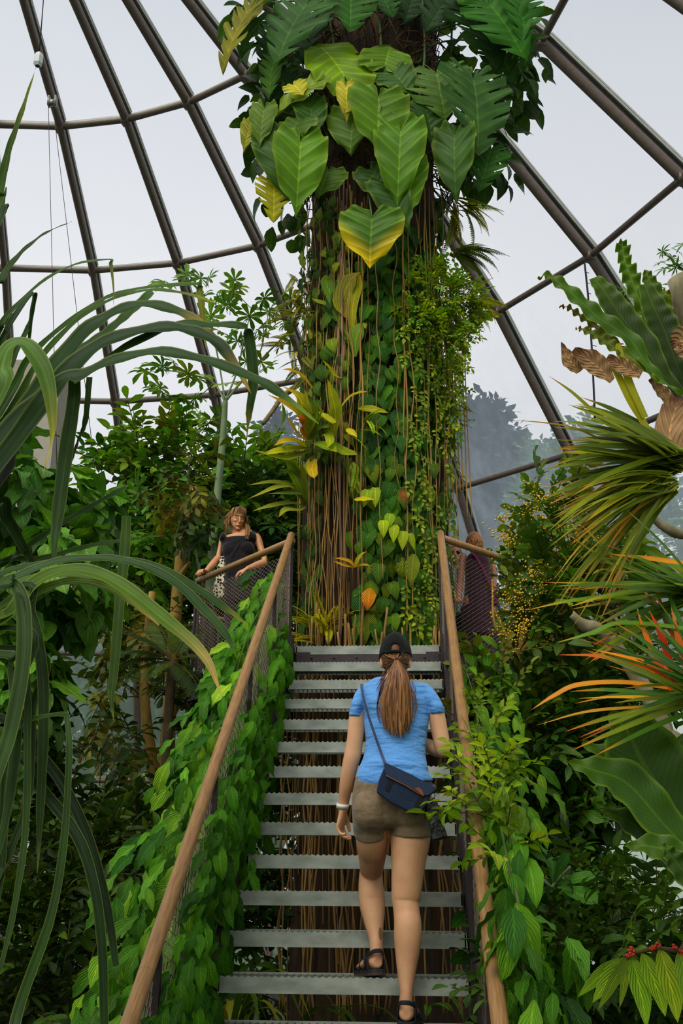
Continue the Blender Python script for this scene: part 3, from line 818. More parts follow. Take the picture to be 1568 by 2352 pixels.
PHL = [((612, 350), (480, 128), 225, 8.25, -.1, '6a9a24'), ((800, 300), (828, 185), 190, 8.3, -.05, '55851f'), ((830, 330), (915, 400), 150, 8.3, .1, G3), ((500, 270), (640, 350), 100, 8.35, .1, '4f861f'),
       ((770, 445), (775, 645), 215, 8.1, .1, '53842a'), ((665, 505), (625, 655), 200, 8.2, .1, G2), ((872, 600), (855, 872), 180, 8.1, .1, '4f8526'), ((412, 655), (400, 922), 190, 8.05, .1, '528622'),
       ((405, 560), (330, 640), 170, 8.15, .05, G2), ((450, 470), (480, 590), 120, 8.2, .1, G3), ((480, 380), (290, 480), 110, 8.15, .0, '6f9638'), ((1120, 620), (1110, 862), 150, 8.15, .1, G3), ((1150, 600), (1200, 690), 100, 8.3, .1, G2),
       ((540, 785), (500, 875), 140, 8.25, .1, G2), ((800, 850), (905, 1020), 130, 8.2, .1, G3), ((930, 760), (912, 942), 105, 8.2, .1, '5a9030'), ((985, 500), (1032, 632), 120, 8.3, .1, '315a2c'),
       ((270, 640), (330, 850), 130, 8.2, .1, G3), ((245, 500), (220, 632), 95, 8.2, .1, '567f35'), ((180, 570), (155, 660), 60, 8.3, .1, '7b8c34'), ((740, 790), (830, 905), 140, 8.3, .1, '2f5726'),
       ((620, 400), (625, 520), 70, 8.1, .05, 'a6b24a'), ((680, 460), (615, 500), 60, 8.1, .05, '9fae3c'), ((380, 390), (420, 420), 90, 8.1, .05, 'a3b23e'), ((880, 380), (900, 480), 90, 8.4, .05, G3), ((340, 330), (400, 400), 110, 8.5, .05, '2c5230')]
for i, (a, b, w, Y, dy, c) in enumerate(PHL):
    px = Z2(*a); pet = (820 + (px[0] - 820) * .35, max(px[1] + 40, 330) if px[1] < 420 else px[1] - 50)
    big_leaf(phil, px, Z2(*b), w / 2, Y, dy, 'phil', c, seed=i, pet=pet if i % 4 != 3 else None, nrm=(.25 * math.sin(i * 2.1), -.85, .5))
yl = empty('philodendron', cyl(850, 500), 'single heart-shaped leaf with a yellow blotched tip hanging below the crown', 'climbing plant')
big_leaf(yl, Z2(740, 1000), Z2(727, 1185), 112, 8.15, .05, 'phil', ('44752a', 'c8c41e'), seed=77, pet=(840, 440), name='leaf')
MON = [((440, 20), (285, 215), 240, 8.15, '35633c'), ((1205, 365), (1262, 635), 265, 8.2, '3a6542'), ((1035, 335), (1075, 490), 240, 8.3, '4a7342'), ((1280, 20), (1440, 200), 210, 8.3, '2f6b25'), ((1190, 60), (1330, 240), 220, 8.5, '1f4423'),
       ((640, -30), (650, 92), 190, 8.2, '35683a'), ((180, 40), (20, 250), 130, 8.2, '6e7a2e'), ((210, 20), (120, 200), 130, 8.3, '2b5730'), ((1285, 690), (1245, 835), 140, 8.4, '2a5a20'), ((290, 840), (290, 970), 130, 8.3, '8b9a30'), ((300, 250), (245, 400), 110, 8.4, '3c6b2c'),
       ((300, 120), (230, 280), 120, 8.5, '28502d'), ((1100, -20), (1000, 90), 180, 8.5, '1d3f22'), ((1400, 120), (1450, 260), 120, 8.5, '2c5c2a'), ((1290, 200), (1390, 330), 130, 8.6, '244a26'), ((760, -40), (840, 30), 150, 8.4, '2d5c33'), ((940, -40), (900, 60), 150, 8.6, '1f4226'), ((480, 90), (400, 230), 140, 8.5, '26502d'), ((1230, -40), (1380, 60), 200, 8.45, '38702f'), ((1420, -20), (1455, 130), 160, 8.3, '2f6a2c')]
mon = empty('monstera', cyl(1000, 160), 'split-leaf monstera whose cut dark leaves ring the top of the trunk', 'climbing plant')
for i, (a, b, w, Y, c) in enumerate(MON):
    px = Z2(*a); big_leaf(mon, px, Z2(*b), w / 2, Y, .12, 'mon', c, seed=i + 40, pet=(850 + (px[0] - 850) * .3, px[1] + 30) if i % 3 else None, nrm=(.3 * math.sin(i * 1.7), -.8, .6))
# dark leafy fill behind the crown
mb = foliage([(P(700, 180, 9.2), (.55, .6, 1.5)), (P(1060, 150, 9.3), (.9, .6, 1.3)), (P(620, 60, 9.3), (.5, .5, .7)), (P(1000, 300, 9.3), (.8, .5, .9)), (P(680, 400, 9.2), (.4, .5, .8)), (P(1100, 330, 9.2), (.45, .4, .8)), (P(640, 270, 9.1), (.45, .4, .7)), (P(1130, 130, 9.2), (.6, .4, .8))], 620, [tpl_leaf('heart', .7, droop=.8), tpl_leaf('ovate', .55)], (.16, .34), ['1f3f1f', '2b5226', '3a6324'], up=.1, droop=.6)
o = empty('climbing_fig', P(820, 150, 9.2), 'dark leafy climber filling the crown behind the big leaves at the top of the trunk', 'climbing plant'); mb.build('foliage', L_GLOSS, o)
for k in range(5):
    mb = MB(); tube(mb, [colpt(-1.2 + .6 * k, 9, .7), colpt(-1.1 + .6 * k, 10, .85), colpt(-1.3 + .6 * k, 11.3, 1.0)], [.02, .01], 6, n=12); mb.build('stem', m_stem, o)

# ---- ridged vine shingled on the right two thirds of the trunk
mb = shingles(560, 830, 1030, 500, 1480, (.15, .26), ['2f6330', '3b7a2c', '4f8f2c', '2a5533', '5f9a2a'], T_RID, .69)
shingles_lo = shingles(150, 800, 1020, 1050, 1480, (.13, .22), ['5f8f28', '45802a', '77992c', '3c6e2c'], T_RID, .72)
mb.v += []; 
o = mb.build('ridged_vine', L_VINE); tag(o, 'dark green vine with ridged heart leaves shingled over the right face of the trunk', 'climbing plant')
o = shingles_lo.build('ridged_vine', L_VINE); tag(o, 'paler ridged vine leaves crowding the foot of the trunk just above the top tread', 'climbing plant')
o = shingles(130, 700, 830, 560, 1040, (.1, .2), ['2f5f2f', '467c2c', '3a6a30'], T_RID, .68).build('ridged_vine', L_VINE); tag(o, 'thin ridged vine leaves showing between the hanging roots on the left of the trunk', 'climbing plant')
o = shingles(70, 690, 740, 1080, 1470, (.12, .2), ['2c5a2c', '3f7430', '567a2a'], T_RID, .66).build('ridged_vine', L_VINE); tag(o, 'dark vine leaves down the left edge of the trunk beside the platform railing', 'climbing plant')
# lime coloured leaves
lime = empty('lime_vine', cyl(900, 1150), 'sprig of bright lime green leaves at mid height on the trunk above the cap', 'climbing plant')
for i, (x, y, w, l, c) in enumerate([(880, 1195, 26, 44, 'a3c425'), (905, 1205, 26, 46, 'acc92a'), (926, 1220, 26, 48, 'a8c62c'), (940, 1225, 18, 44, '97b82a'), (897, 1180, 26, 40, '86b024'), (845, 1125, 30, 44, '8cb028'), (862, 1120, 26, 50, '9ab82a')]):
    a = cyl(x, y, .86); V, F, U = blade(l * ppm(8.5), w * ppm(8.5), 'heart', 6, 4, .15, .5, .003); mb = MB(); mb.add(place(V, a, (random.uniform(-.3, .3), -.25, -1), (0, -1, .3)), F, U, lin(c)); mb.build('leaf', L_SOFT, lime)
# single coloured leaves
for lab, (x, y), (x2, y2), w, c, mt in (('single orange and yellow withering leaf near the foot of the trunk', (850, 1350), (842, 1400), 32, ('c9a02a', 'b8722a'), L_VINE),
        ('single dark olive ridged leaf above the cap on the right of the trunk', (950, 1272), (942, 1340), 34, '6f8a2c', L_VINE),
        ('single brown crumpled dead leaf at mid height on the right of the trunk', (922, 1128), (938, 1150), 26, '9a5a2c', L_DEAD),
        ('single yellow leaf lying sideways across the roots at mid height', (812, 1148), (858, 1142), 14, 'c9c428', L_SOFT),
        ('single pale yellow round leaf beside the purple roots', (795, 985), (820, 1000), 18, 'd0cc40', L_SOFT),
        ('long olive yellow leaf lying level across the roots on the trunk', (822, 938), (892, 940), 24, ('a9b02c', 'b5b832'), L_SOFT)):
    a, b = cyl(x, y, .88), cyl(x2, y2, .92); L = np.linalg.norm(b - a)
    V, F, U = blade(L, w * ppm(8.6), 'ovate', 10, 4, .2, .3, .004); c1 = c if isinstance(c, tuple) else (c, c); k = U[:, 1:2]
    mb = MB(); mb.add(place(V, a, b - a, (0, -1, .4)), F, U, np.array(lin(c1[0])) * (1-k) + np.array(lin(c1[1])) * k)
    o = mb.build('fallen_leaf' if 'dead' in lab else 'loose_leaf', mt); tag(o, lab, 'leaf')

# ---- bushy small-leaved climber on the right flank
T_SM = [tpl_sprig(9, 'round', .6, .2, 3, 2, seed=k, droop=.4) for k in range(4)]
def blob(px, py, Y, wpx, hpx, d=None):
    s = ppm(Y, py); return (P(px, py, Y), (wpx * s, d if d else max(wpx, hpx) * s * .7, hpx * s))
mb = foliage([blob(990, 680, 8.75, 55, 60, .3), blob(1050, 720, 8.9, 48, 65, .3), blob(1020, 790, 8.8, 50, 50, .3), blob(960, 750, 8.6, 40, 60, .2), blob(1075, 680, 9, 25, 30, .2), blob(1030, 870, 8.8, 20, 50, .2), blob(1040, 960, 8.9, 15, 60, .1)], 620, T_SM, (.12, .26), ['84a824', '6a9a24', '9ab52a', '4f8a26', '5a9226'], up=-.1, droop=.4, shell=.5, rand=.8)
o = mb.build('golden_climber', L_SMALL); tag(o, 'bright yellow-green small-leaved climber bulging from the right side of the trunk', 'climbing plant')
mb = shingles(150, 930, 1045, 560, 1440, (.16, .3), ['6d9a2a', '52862a', '8aa82c'], [tpl_sprig(6, 'ovate', .55, .25, 3, 2, seed=9 + k, droop=.5) for k in range(3)], .78)
o = mb.build('trailing_climber', L_SMALL); tag(o, 'trailing fine-leaved climber among the free roots on the right edge of the trunk', 'climbing plant')
# ---- ferns
T_FR = [tpl_frond(24, .15, .3, 'lance', .4, 2, a, seed=k) for k, a in enumerate((.5, .9, 1.3))]
def fern(lab, c, n, size, colors, out, spread=1.2, name='fern', droop=.3):
    mb = MB(); out = unit(out); AX = out + rvec(n) * spread * .6; AX[:, 2] -= droop * .3
    instances(mb, T_FR, np.tile(c, (n, 1)) + rng.normal(size=(n, 3)) * .04, AX, np.array([0, 0, 1.0]) + rvec(n) * .3, rng.uniform(size[0], size[1], n), pal(colors, n, .2), stemcol=(.09, .06, .02))
    o = mb.build(name, L_SMALL); tag(o, lab, 'fern'); return o
FG = ['86a02c', '6c9230', 'a3a832']
fern('yellow-green sword fern at the foot of the trunk beside the top tread', cyl(742, 1462, .72), 15, (.35, .65), ['9ab02a', 'b0b834', '7f9f2a'], (-.1, -.6, .7), 1.3)
fern('feathery fern leaning out from the right of the trunk below the crown', P(1045, 470, 8.9), 14, (.4, .75), FG, (.5, -.2, -.6), 1.1)
fern('long fern fronds reaching right in front of the bare dome pane', P(1040, 580, 8.9), 10, (.35, .6), ['5f8238', '4c7434'], (1, -.1, .25), .8)
fern('feathery fern fringe on the right of the golden climber', P(1072, 690, 9), 12, (.3, .5), ['a8b82c', '8aa82c'], (1, -.2, .1), 1.2)
R_ = empty('fern', P(690, 760, 8.9), 'pale yellow-green feathery ferns massed on the upper left flank of the tree', 'fern')
foliage([(P(695, 700, 8.95), (.1, .1, .2)), (P(690, 770, 8.95), (.14, .12, .3)), (P(700, 830, 8.9), (.1, .1, .2)), (P(680, 670, 9), (.08, .1, .15))], 70, T_FR, (.22, .42), ['a8b430', '8fa42e', 'b5bb3e', '6d9030'], up=-.1, out=.9, rand=.8).build('foliage', L_FERN, R_)
fern('rusty fern hanging at the left under the crown', P(650, 440, 8.9), 8, (.25, .45), ['8f8a2c', '7a6428'], (-.5, -.2, -.8), .8)
fern('small fern tuft hanging among the roots at mid height of the trunk', cyl(812, 1060, .8), 7, (.25, .45), ['7fae2a', '93bb2e'], (0, -.5, -1), .5)
fern('small bright fern tuft right of the purple roots', cyl(822, 985, .8), 6, (.2, .32), ['86b82a', '9bc432'], (.7, -.5, 0), .9)
# ---- yellow-green strap-leaved epiphytes on the left flank
def rosette(lab, c, leaves, mt, name='bird_nest_fern', cat='epiphyte', wave=0, dry=0):
    R_ = empty(name, c, lab, cat)
    for i, (pts, w, col, tip) in enumerate(leaves):
        mb = MB(); strap(mb, pts, [x * 1.75 for x in w], 14, .3, (0, -.8, .6), 0, 4 if wave else 2, lin(col), lin(tip), wave=wave, tipfrac=.35, seed=i); mb.build('leaf', mt, R_)
    return R_
def pl(pts, Y, Y2=None):
    n = len(pts); Y2 = Y if Y2 is None else Y2
    return [P(x, y, Y + (Y2 - Y) * i / max(1, n - 1)) for i, (x, y) in enumerate(pts)]
def Z5(x, y): return (560 + x / 3.136, 780 + y / 3.136)
def wz(*w): return [x * ppm(8.5) / 3.136 for x in w]
EL = [([(470, 720), (420, 560), (300, 470), (170, 395)], (20, 55, 50, 0), 'a89a2c', 'c08a2a'), ([(480, 720), (440, 560), (400, 420), (275, 335)], (20, 70, 60, 0), '9ea32a', 'd0a030'), ([(500, 720), (480, 560), (460, 480), (440, 360)], (20, 60, 60, 0), '8f9c2c', 'a8a82e'),
      ([(490, 350), (420, 270), (350, 230), (275, 215)], (20, 50, 50, 0), 'b8a02c', 'd89a30'), ([(480, 740), (400, 700), (340, 620), (300, 540)], (20, 50, 55, 0), 'a0902a', 'b8862a'), ([(480, 760), (400, 740), (300, 735), (215, 765)], (20, 50, 50, 0), 'b0a62c', 'c89030'),
      ([(480, 780), (380, 790), (250, 810), (100, 835)], (20, 60, 60, 0), '9aa82e', 'a9ae30'), ([(480, 800), (400, 830), (280, 860), (80, 800)], (20, 45, 50, 10), '7f9030', '8a9a34'), ([(500, 740), (560, 760), (620, 790), (670, 810)], (20, 60, 60, 0), '7ea32c', '9aa82e'),
      ([(500, 720), (540, 600), (560, 520), (520, 440)], (20, 60, 50, 0), '87a32c', 'a8a82e'), ([(640, 720), (660, 540), (640, 430), (600, 280)], (20, 60, 60, 0), '94a22e', 'b0b432'), ([(690, 500), (760, 420), (820, 390), (892, 375)], (20, 40, 45, 0), 'b0aa34', 'd09430'),
      ([(700, 280), (640, 250), (600, 190), (565, 150)], (20, 35, 35, 0), 'a8b02e', 'bdb838'), ([(640, 740), (700, 800), (760, 830), (820, 830)], (20, 55, 60, 0), '7f982c', '97a02e'), ([(540, 520), (590, 560), (640, 600), (640, 610)], (10, 40, 30, 0), 'b3b830', 'c8c440'),
      ([(520, 860), (490, 920), (500, 980), (505, 1000)], (10, 50, 40, 0), 'b8a82c', 'c49a2c'), ([(560, 700), (600, 680), (620, 740), (600, 780)], (10, 40, 40, 0), '9fb52e', 'a9bb30'), ([(440, 700), (420, 600), (400, 560), (385, 545)], (20, 50, 40, 0), 'a8642a', 'b8642a'), ([(480, 700), (560, 640), (640, 620), (560, 560)], (20, 50, 40, 0), '74952c', '8a9a2e'), ([(460, 720), (500, 620), (530, 500), (500, 420)], (20, 50, 50, 0), '6d902c', '8a9c30'), ([(470, 770), (420, 770), (380, 730), (330, 700)], (20, 45, 45, 0), '9ca22e', 'b49a2e')]
rosette('golden strap-leaved fern spreading from the left side of the trunk at mid height', P(*Z5(480, 740), 8.5), [(pl([Z5(*p) for p in pts], 8.5, 8.2), wz(*w), c, t) for pts, w, c, t in EL], L_SOFT)
EL2 = [([(440, 1190), (380, 1080), (260, 1060), (25, 1150)], (15, 40, 45, 0), '8c9a38', 'a0a848'), ([(440, 1190), (340, 1060), (200, 1030), (20, 1050)], (15, 35, 35, 0), '7a9038', '98a045'), ([(430, 1200), (330, 1180), (200, 1200), (60, 1235)], (15, 35, 35, 0), '8a983c', 'a8ac4a'), ([(440, 1180), (400, 980), (330, 950), (250, 940)], (15, 35, 35, 0), '6d8838', '809440'),
       ([(440, 1180), (400, 1050), (320, 920), (270, 870)], (15, 60, 70, 10), '6d8a2c', '80922e'), ([(450, 1190), (420, 1120), (300, 1110), (170, 1110)], (15, 30, 30, 0), '5f8034', '7a9040'), ([(440, 1200), (400, 1230), (300, 1230), (250, 1280)], (15, 30, 40, 0), '8a9440', 'a8a850'), ([(440, 1180), (380, 960), (300, 800), (270, 760)], (15, 40, 40, 0), '7a9a30', '90a030'), ([(450, 1180), (430, 1000), (400, 900), (360, 870)], (10, 30, 30, 0), '86983c', '98a048')]
rosette('slender strap-leaved epiphyte with drooping pale leaves under the golden fern', P(*Z5(440, 1190), 8.6), [(pl([Z5(*p) for p in pts], 8.6, 8.3), wz(*w), c, t) for pts, w, c, t in EL2], L_SOFT)
EL3 = [([(640, 1470), (600, 1400), (640, 1290), (690, 1250)], (20, 55, 60, 0), '8a8f26', 'b5a82a'), ([(625, 1560), (560, 1380), (530, 1300), (530, 1265)], (15, 35, 40, 10), '5f8a28', '7a982a'), ([(650, 1530), (650, 1420), (670, 1320), (680, 1260)], (10, 30, 40, 10), 'a8b02a', 'c4c436'), ([(660, 1640), (670, 1540), (700, 1500), (710, 1510)], (10, 50, 40, 0), '6f952c', '8a9c2e'), ([(640, 1560), (560, 1420), (500, 1390), (460, 1370)], (10, 25, 25, 0), '7c9430', '98a034')]
rosette('upright olive strap leaves growing on the trunk beside the dense root strands', cyl(805, 800, .8), [([cyl(484 + x / 2, y / 2, .82 + .02 * k) for k, (x, y) in enumerate(pts)], [a * ppm(8.5) / 2 for a in w], c, t) for pts, w, c, t in EL3], L_SOFT)
st5 = [([(660, 1640 - 0)], 0)]
EL4 = [([(800, 1640), (760, 1600), (700, 1580), (650, 1575)], (12, 22, 18, 0), 'c0a030', 'd8a838'), ([(800, 1640), (740, 1630), (690, 1615), (645, 1595)], (12, 22, 18, 0), 'c8ac30', 'd8a838'), ([(800, 1640), (820, 1590), (850, 1550), (885, 1525)], (12, 26, 22, 0), 'b8b02c', 'ccb838'), ([(800, 1640), (840, 1625), (880, 1625), (910, 1630)], (12, 20, 16, 0), 'c8a432', 'd09a34')]
rosette('small yellow starry rosette on the roots low on the trunk', cyl(815, 1302, .86), [([cyl(*Z5(*p), .9 + .03 * k) for k, p in enumerate(pts)], wz(*w), c, t) for pts, w, c, t in EL4], L_SOFT)
mb = MB(); tube(mb, [cyl(690, 880, .7), P(650, 910, 8.8), P(625, 945, 8.7), P(604, 973, 8.6)], [.03, .022, .02], 8, n=14); o = mb.build('broken_branch', mat('grey_branch', '7d6f4e', .9, noise=12, amt=.4, bump=.6)); tag(o, 'short broken grey branch jutting from the left of the trunk', 'branch')
# ============================================================ plants around the stairs
T_OV = [tpl_sprig(7, 'ovate', .5, .36, 4, 2, seed=k, droop=.6) for k in range(4)]
T_LA = [tpl_sprig(8, 'lance', .34, .42, 4, 2, seed=20 + k, droop=.6) for k in range(4)]
T_OB = [tpl_sprig(7, 'obov', .5, .36, 4, 2, seed=30 + k, droop=.6) for k in range(4)]
T_RD = [tpl_sprig(9, 'round', .62, .24, 4, 2, seed=40 + k, droop=.4) for k in range(4)]
T_PM = [tpl_palm(7, 'obov', .32, .6, 4, 2, seed=k) for k in range(3)] + [tpl_palm(6, 'obov', .34, .62, 4, 2, seed=7, droop=1.1)]
T_HT = [tpl_leaf('heart', .8, 6, 4, .15, .6, .03), tpl_leaf('heart', .74, 6, 4, .3, .9, .04), tpl_leaf('heart', .85, 6, 4, .05, .4, .03)]
m_yel = mat('ochre_bark', 'a58334', .85, noise=5, amt=.45, color2='6e5a2a', stretch=(1, 1, .6), bump=.6)
m_grn = mat('green_bark', '7f9068', .7, noise=7, amt=.3, color2='5e7050', stretch=(1, 1, .5), bump=.25)
m_brn = mat('twig_bark', '5c4a2c', .85, noise=9, amt=.5, bump=.4)
def limb(parent, pts, r, m, name='branch', n=None, seg=10):
    mb = MB(); tube(mb, pts, r, seg, n=n or max(8, len(pts) * 6))
    if m is not None and m.name.startswith('weathered'):
        V = mb.v[0]; V += np.stack([np.sin(V[:, 2] * 60 + V[:, 0] * 90), np.sin(V[:, 0] * 80 + 2), np.sin(V[:, 0] * 70 + V[:, 1] * 60)], 1) * .004
    return mb.build(name, m, parent)
def plant(name, label, cat, base, blobs, n, tpls, size, colors, mt, limbs=(), group=None, **kw):
    R_ = empty(name, base, label, cat, group)
    foliage(blobs, n, tpls, size, colors, **kw).build('foliage', mt, R_)
    for L_ in limbs: limb(R_, *L_)
    return R_
def base(px, Y): p = P(px, 1500, Y); return np.array([p[0], Y, 0])
# --- left background
R_ = plant('heart_leaved_climber', 'dense climber with large pale heart-shaped leaves at the far left behind the long arching leaves', 'climbing plant', base(60, 7.6),
    [blob(60, 1150, 7.6, 100, 90, .6), blob(150, 1320, 7.4, 110, 130, .6), blob(30, 1420, 7.2, 90, 160, .5), blob(200, 1180, 7.9, 80, 90, .5), blob(70, 1560, 7.2, 70, 110, .5), blob(30, 1700, 7, 70, 160, .5), blob(0, 1000, 7.6, 50, 60, .4)], 620, T_HT, (.17, .32), ['3d7530', '4f8a38', '64a044', '2e5f28', '3a6c30'], L_GLOSS,
    [([base(20, 7.6), P(40, 1700, 7.6), P(60, 1400, 7.6), P(90, 1150, 7.6)], [.05, .03, .02], m_brn)], up=-.2, out=.7, droop=.5, rand=.6)
R_ = plant('leafy_tree', 'broad leafy tree with glossy oval leaves filling the middle left below the dome ring', 'tree', base(430, 12.8),
    [blob(350, 1075, 12.6, 75, 75, .8), blob(450, 1060, 12.8, 70, 70, .8), blob(560, 1110, 13.0, 85, 60, .8), blob(280, 1130, 12.4, 70, 60, .7), blob(430, 1170, 12.6, 110, 80, .8), blob(600, 1190, 13.0, 100, 90, .8), blob(640, 1110, 13.2, 60, 60, .6), blob(250, 1270, 12.2, 110, 100, .7), blob(420, 1310, 12.6, 130, 90, .7), blob(580, 1330, 13.2, 110, 120, .7), blob(300, 1360, 11.9, 110, 70, .7)], 900, T_OV + T_LA[:1], (.38, .68), ['3a7a24', '4d8c2a', '2a5c22', '5f9a30', '76a838', '6a7a30'], L_GLOSS,
    [([base(500, 12.9), P(470, 1500, 12.9), P(440, 1200, 12.8)], [.07, .05, .02], m_brn)], up=.1, droop=.25, rand=.7)
R_ = plant('ochre_trunk_tree', 'smooth ochre-trunked tree with two rising stems left of the platform', 'tree', base(370, 10),
    [blob(250, 1620, 9.8, 22, 80, .3), blob(310, 1470, 9.8, 50, 30, .3), blob(300, 1720, 9.6, 25, 35, .3), blob(360, 1480, 10.2, 70, 60, .4), blob(430, 1115, 9.8, 60, 30, .3), blob(450, 1160, 9.6, 40, 25, .2)], 150, T_OB, (.3, .5), ['4c6a24', '3c5f22', '6d7a2c', '6a6428', '2c4a1c'], L_GLOSS,
    [([base(365, 10), P(372, 1850, 10), P(388, 1650, 10), P(404, 1400, 10), P(418, 1260, 10), P(443, 1120, 10)], [.085, .075, .068, .06, .055, .06], m_yel, 'trunk'), ([P(372, 1835, 10), P(350, 1750, 9.95), P(333, 1620, 9.9), P(332, 1520, 9.9), P(350, 1360, 9.9)], [.06, .052, .045, .035], m_yel, 'trunk'),
     ([P(404, 1400, 10), P(412, 1330, 9.95), P(436, 1290, 9.9)], [.03, .02], m_yel)], up=-.2, droop=.5, rand=.6)
R_ = plant('grey_stemmed_tree', 'thinner grey-brown stemmed tree just left of the platform bracket', 'tree', base(420, 9.6), [blob(470, 1660, 9.4, 30, 60, .3), blob(440, 1560, 9.5, 30, 60, .3)], 30, T_OB, (.25, .42), ['3c5f22', '567a28', '2c4a1c'], L_GLOSS,
    [([base(398, 9.6), P(400, 1880, 9.6), P(428, 1700, 9.6), P(440, 1580, 9.6), P(455, 1450, 9.6)], [.05, .045, .04, .03], m_brn, 'trunk'), ([P(428, 1660, 9.6), P(450, 1640, 9.6), P(475, 1600, 9.6)], [.02, .012], m_brn)])
PC = [(385, 660), (435, 650), (480, 655), (500, 690), (545, 665), (590, 700), (610, 740), (470, 700), (520, 720), (560, 745), (600, 775), (640, 760), (660, 740), (630, 800), (560, 800), (520, 800), (480, 760), (380, 860), (410, 850), (355, 855), (440, 875), (385, 905), (370, 890), (460, 905), (480, 870), (560, 850), (600, 850), (520, 770), (540, 880), (440, 920), (650, 700), (680, 720), (620, 720), (530, 700), (575, 775)]
R_ = empty('umbrella_leaf_tree', base(482, 10.7), 'slim green-stemmed tree with hand-shaped leaf clusters against the glass behind the woman in black', 'tree')
limb(R_, [base(470, 10.7), P(478, 1420, 10.7), P(485, 1290, 10.7), P(498, 1150, 10.7), P(512, 1000, 10.7), P(517, 922, 10.7)], [.058, .05, .042, .032], m_grn, 'trunk')
fk = P(517, 922, 10.7)
for pts, r in (([(517, 922), (560, 870), (610, 815), (655, 770)], .017), ([(517, 922), (545, 850), (560, 780), (575, 720)], .012), ([(517, 922), (490, 880), (440, 860), (380, 850)], .014), ([(517, 922), (500, 820), (480, 740), (450, 670)], .012), ([(560, 870), (600, 800), (600, 740), (550, 680)], .01), ([(490, 880), (470, 900), (445, 915)], .008)):
    limb(R_, [P(x, y, 10.7 + (i % 2) * .1) for i, (x, y) in enumerate(pts)], [r, r * .5], m_grn)
O = np.array([P(x + random.uniform(-8, 8), y + random.uniform(-8, 8), 10.7 + random.uniform(-.3, .3)) for x, y in PC for _ in range(2)]); n = len(O)
mb = MB(); AX = (O - fk) * np.array([1, .5, .6]) + rvec(n) * .5; AX[:, 2] += .1
instances(mb, T_PM, O, AX, np.array([0, -.2, 1.0]) + rvec(n) * .35, rng.uniform(.24, .4, n), pal(['3f7426', '2f6020', '55862e', '6d8c32'], n, .2)); mb.build('foliage', L_SMALL, R_)
R_ = plant('umbrella_leaf_shrub', 'hand-leaved shrub low at the left of the woman in black beside the slim green stem', 'shrub', base(380, 10.9),
    [blob(360, 1190, 10.9, 70, 50, .4), blob(450, 1230, 10.9, 50, 60, .4), blob(330, 1290, 10.9, 60, 60, .4), blob(470, 1160, 11, 45, 50, .3)], 75, T_PM, (.33, .52), ['4f8c30', '3c7428', '5f9a34'], L_GLOSS, [([base(420, 10.9), P(450, 1400, 10.9), P(453, 1290, 10.9), P(430, 1190, 10.9)], [.02, .012], m_grn)], up=.1)
# green backdrop behind the platform
plant('thicket', 'dark green thicket directly behind the platform left of the trunk', 'shrub', base(600, 12.4), [blob(560, 1250, 12.4, 130, 120, .8), blob(520, 1450, 12.2, 150, 130, .8), blob(660, 1400, 12.6, 90, 170, .8), blob(650, 1230, 12.6, 70, 100, .8)], 480, T_OV + T_LA, (.35, .6), ['23451c', '336a24', '456f26', '1c3818'], L_GLOSS, up=.0, droop=.3)
plant('thicket', 'dark green thicket seen through the open treads behind the stairs', 'shrub', base(640, 10.8), [blob(600, 1700, 10.6, 90, 150, .6), blob(650, 1950, 10.4, 90, 150, .6), blob(1050, 1800, 10.8, 90, 250, .6), blob(620, 2200, 10.2, 100, 150, .6), blob(560, 1900, 10, 80, 200, .5), blob(520, 2150, 9.6, 90, 150, .5), blob(600, 2080, 9.4, 90, 90, .4), blob(1040, 2150, 10.6, 80, 150, .5)], 560, T_LA + T_OB, (.3, .55), ['1c3816', '2c5a1e', '3a6a22'], L_GLOSS, up=.1)
# palm fronds left
def palm(name, lab, base_, tips, size, colors, npf=22, cat='palm', ll=.3, lw=.12, arch=1.0):
    R_ = empty(name, base_[0], lab, cat); limb(R_, [base_[0], base_[1]], [.05, .04], m_brn, 'trunk')
    T = tpl_frond(npf, ll, lw, 'lance', .5, 3, arch, seed=3, ang=1.0)
    for i, t in enumerate(tips):
        mb = MB(); c = base_[1]; d = np.array(t) - c; L_ = np.linalg.norm(d) * 1.1
        ax = d / np.linalg.norm(d) + np.array([0, 0, .45])
        instances(mb, [T], np.array([c]), np.array([ax]), np.array([[0, -.3, 1.]]), np.array([L_]), pal(colors, 1, .2), stemcol=(.08, .09, .03)); mb.build('frond', L_SMALL, R_)
    return R_
palm('feather_palm', 'feather palm with arching dark fronds left of the platform railing', [base(400, 8.8), P(395, 1520, 8.8)], [P(250, 1480, 8.8), P(300, 1420, 8.6), P(330, 1560, 8.5), P(450, 1400, 8.9), P(260, 1560, 8.8), P(460, 1600, 8.5), P(480, 1500, 8.6), P(360, 1380, 8.9), P(220, 1530, 9)], 1, ['3a5c22', '4c6c26', '2b4a1e'], 26)
palm('feather_palm', 'low dark feather palm fronds near the glass at the lower left', [base(330, 7), P(330, 2050, 7)], [P(230, 1930, 7), P(420, 1950, 7), P(260, 2040, 6.8), P(380, 2080, 6.6), P(300, 1890, 7.1), P(450, 2020, 6.8)], 1, ['203a18', '2c4a1e'], 26)
plant('undergrowth', 'dark tangled undergrowth in the bottom left corner', 'shrub', base(80, 6), [blob(60, 2150, 6, 140, 110, .8), blob(200, 2200, 6.2, 120, 120, .8), blob(100, 2330, 5.6, 200, 110, .7), blob(30, 1980, 6.3, 70, 90, .5), blob(190, 1990, 6.6, 60, 80, .5), blob(280, 2260, 6, 70, 120, .5)], 700, T_OV + T_LA + T_OB, (.18, .34), ['1f3a18', '2f5220', '3c6424', '18300f', '4a6c28'], L_GLOSS, up=.1)
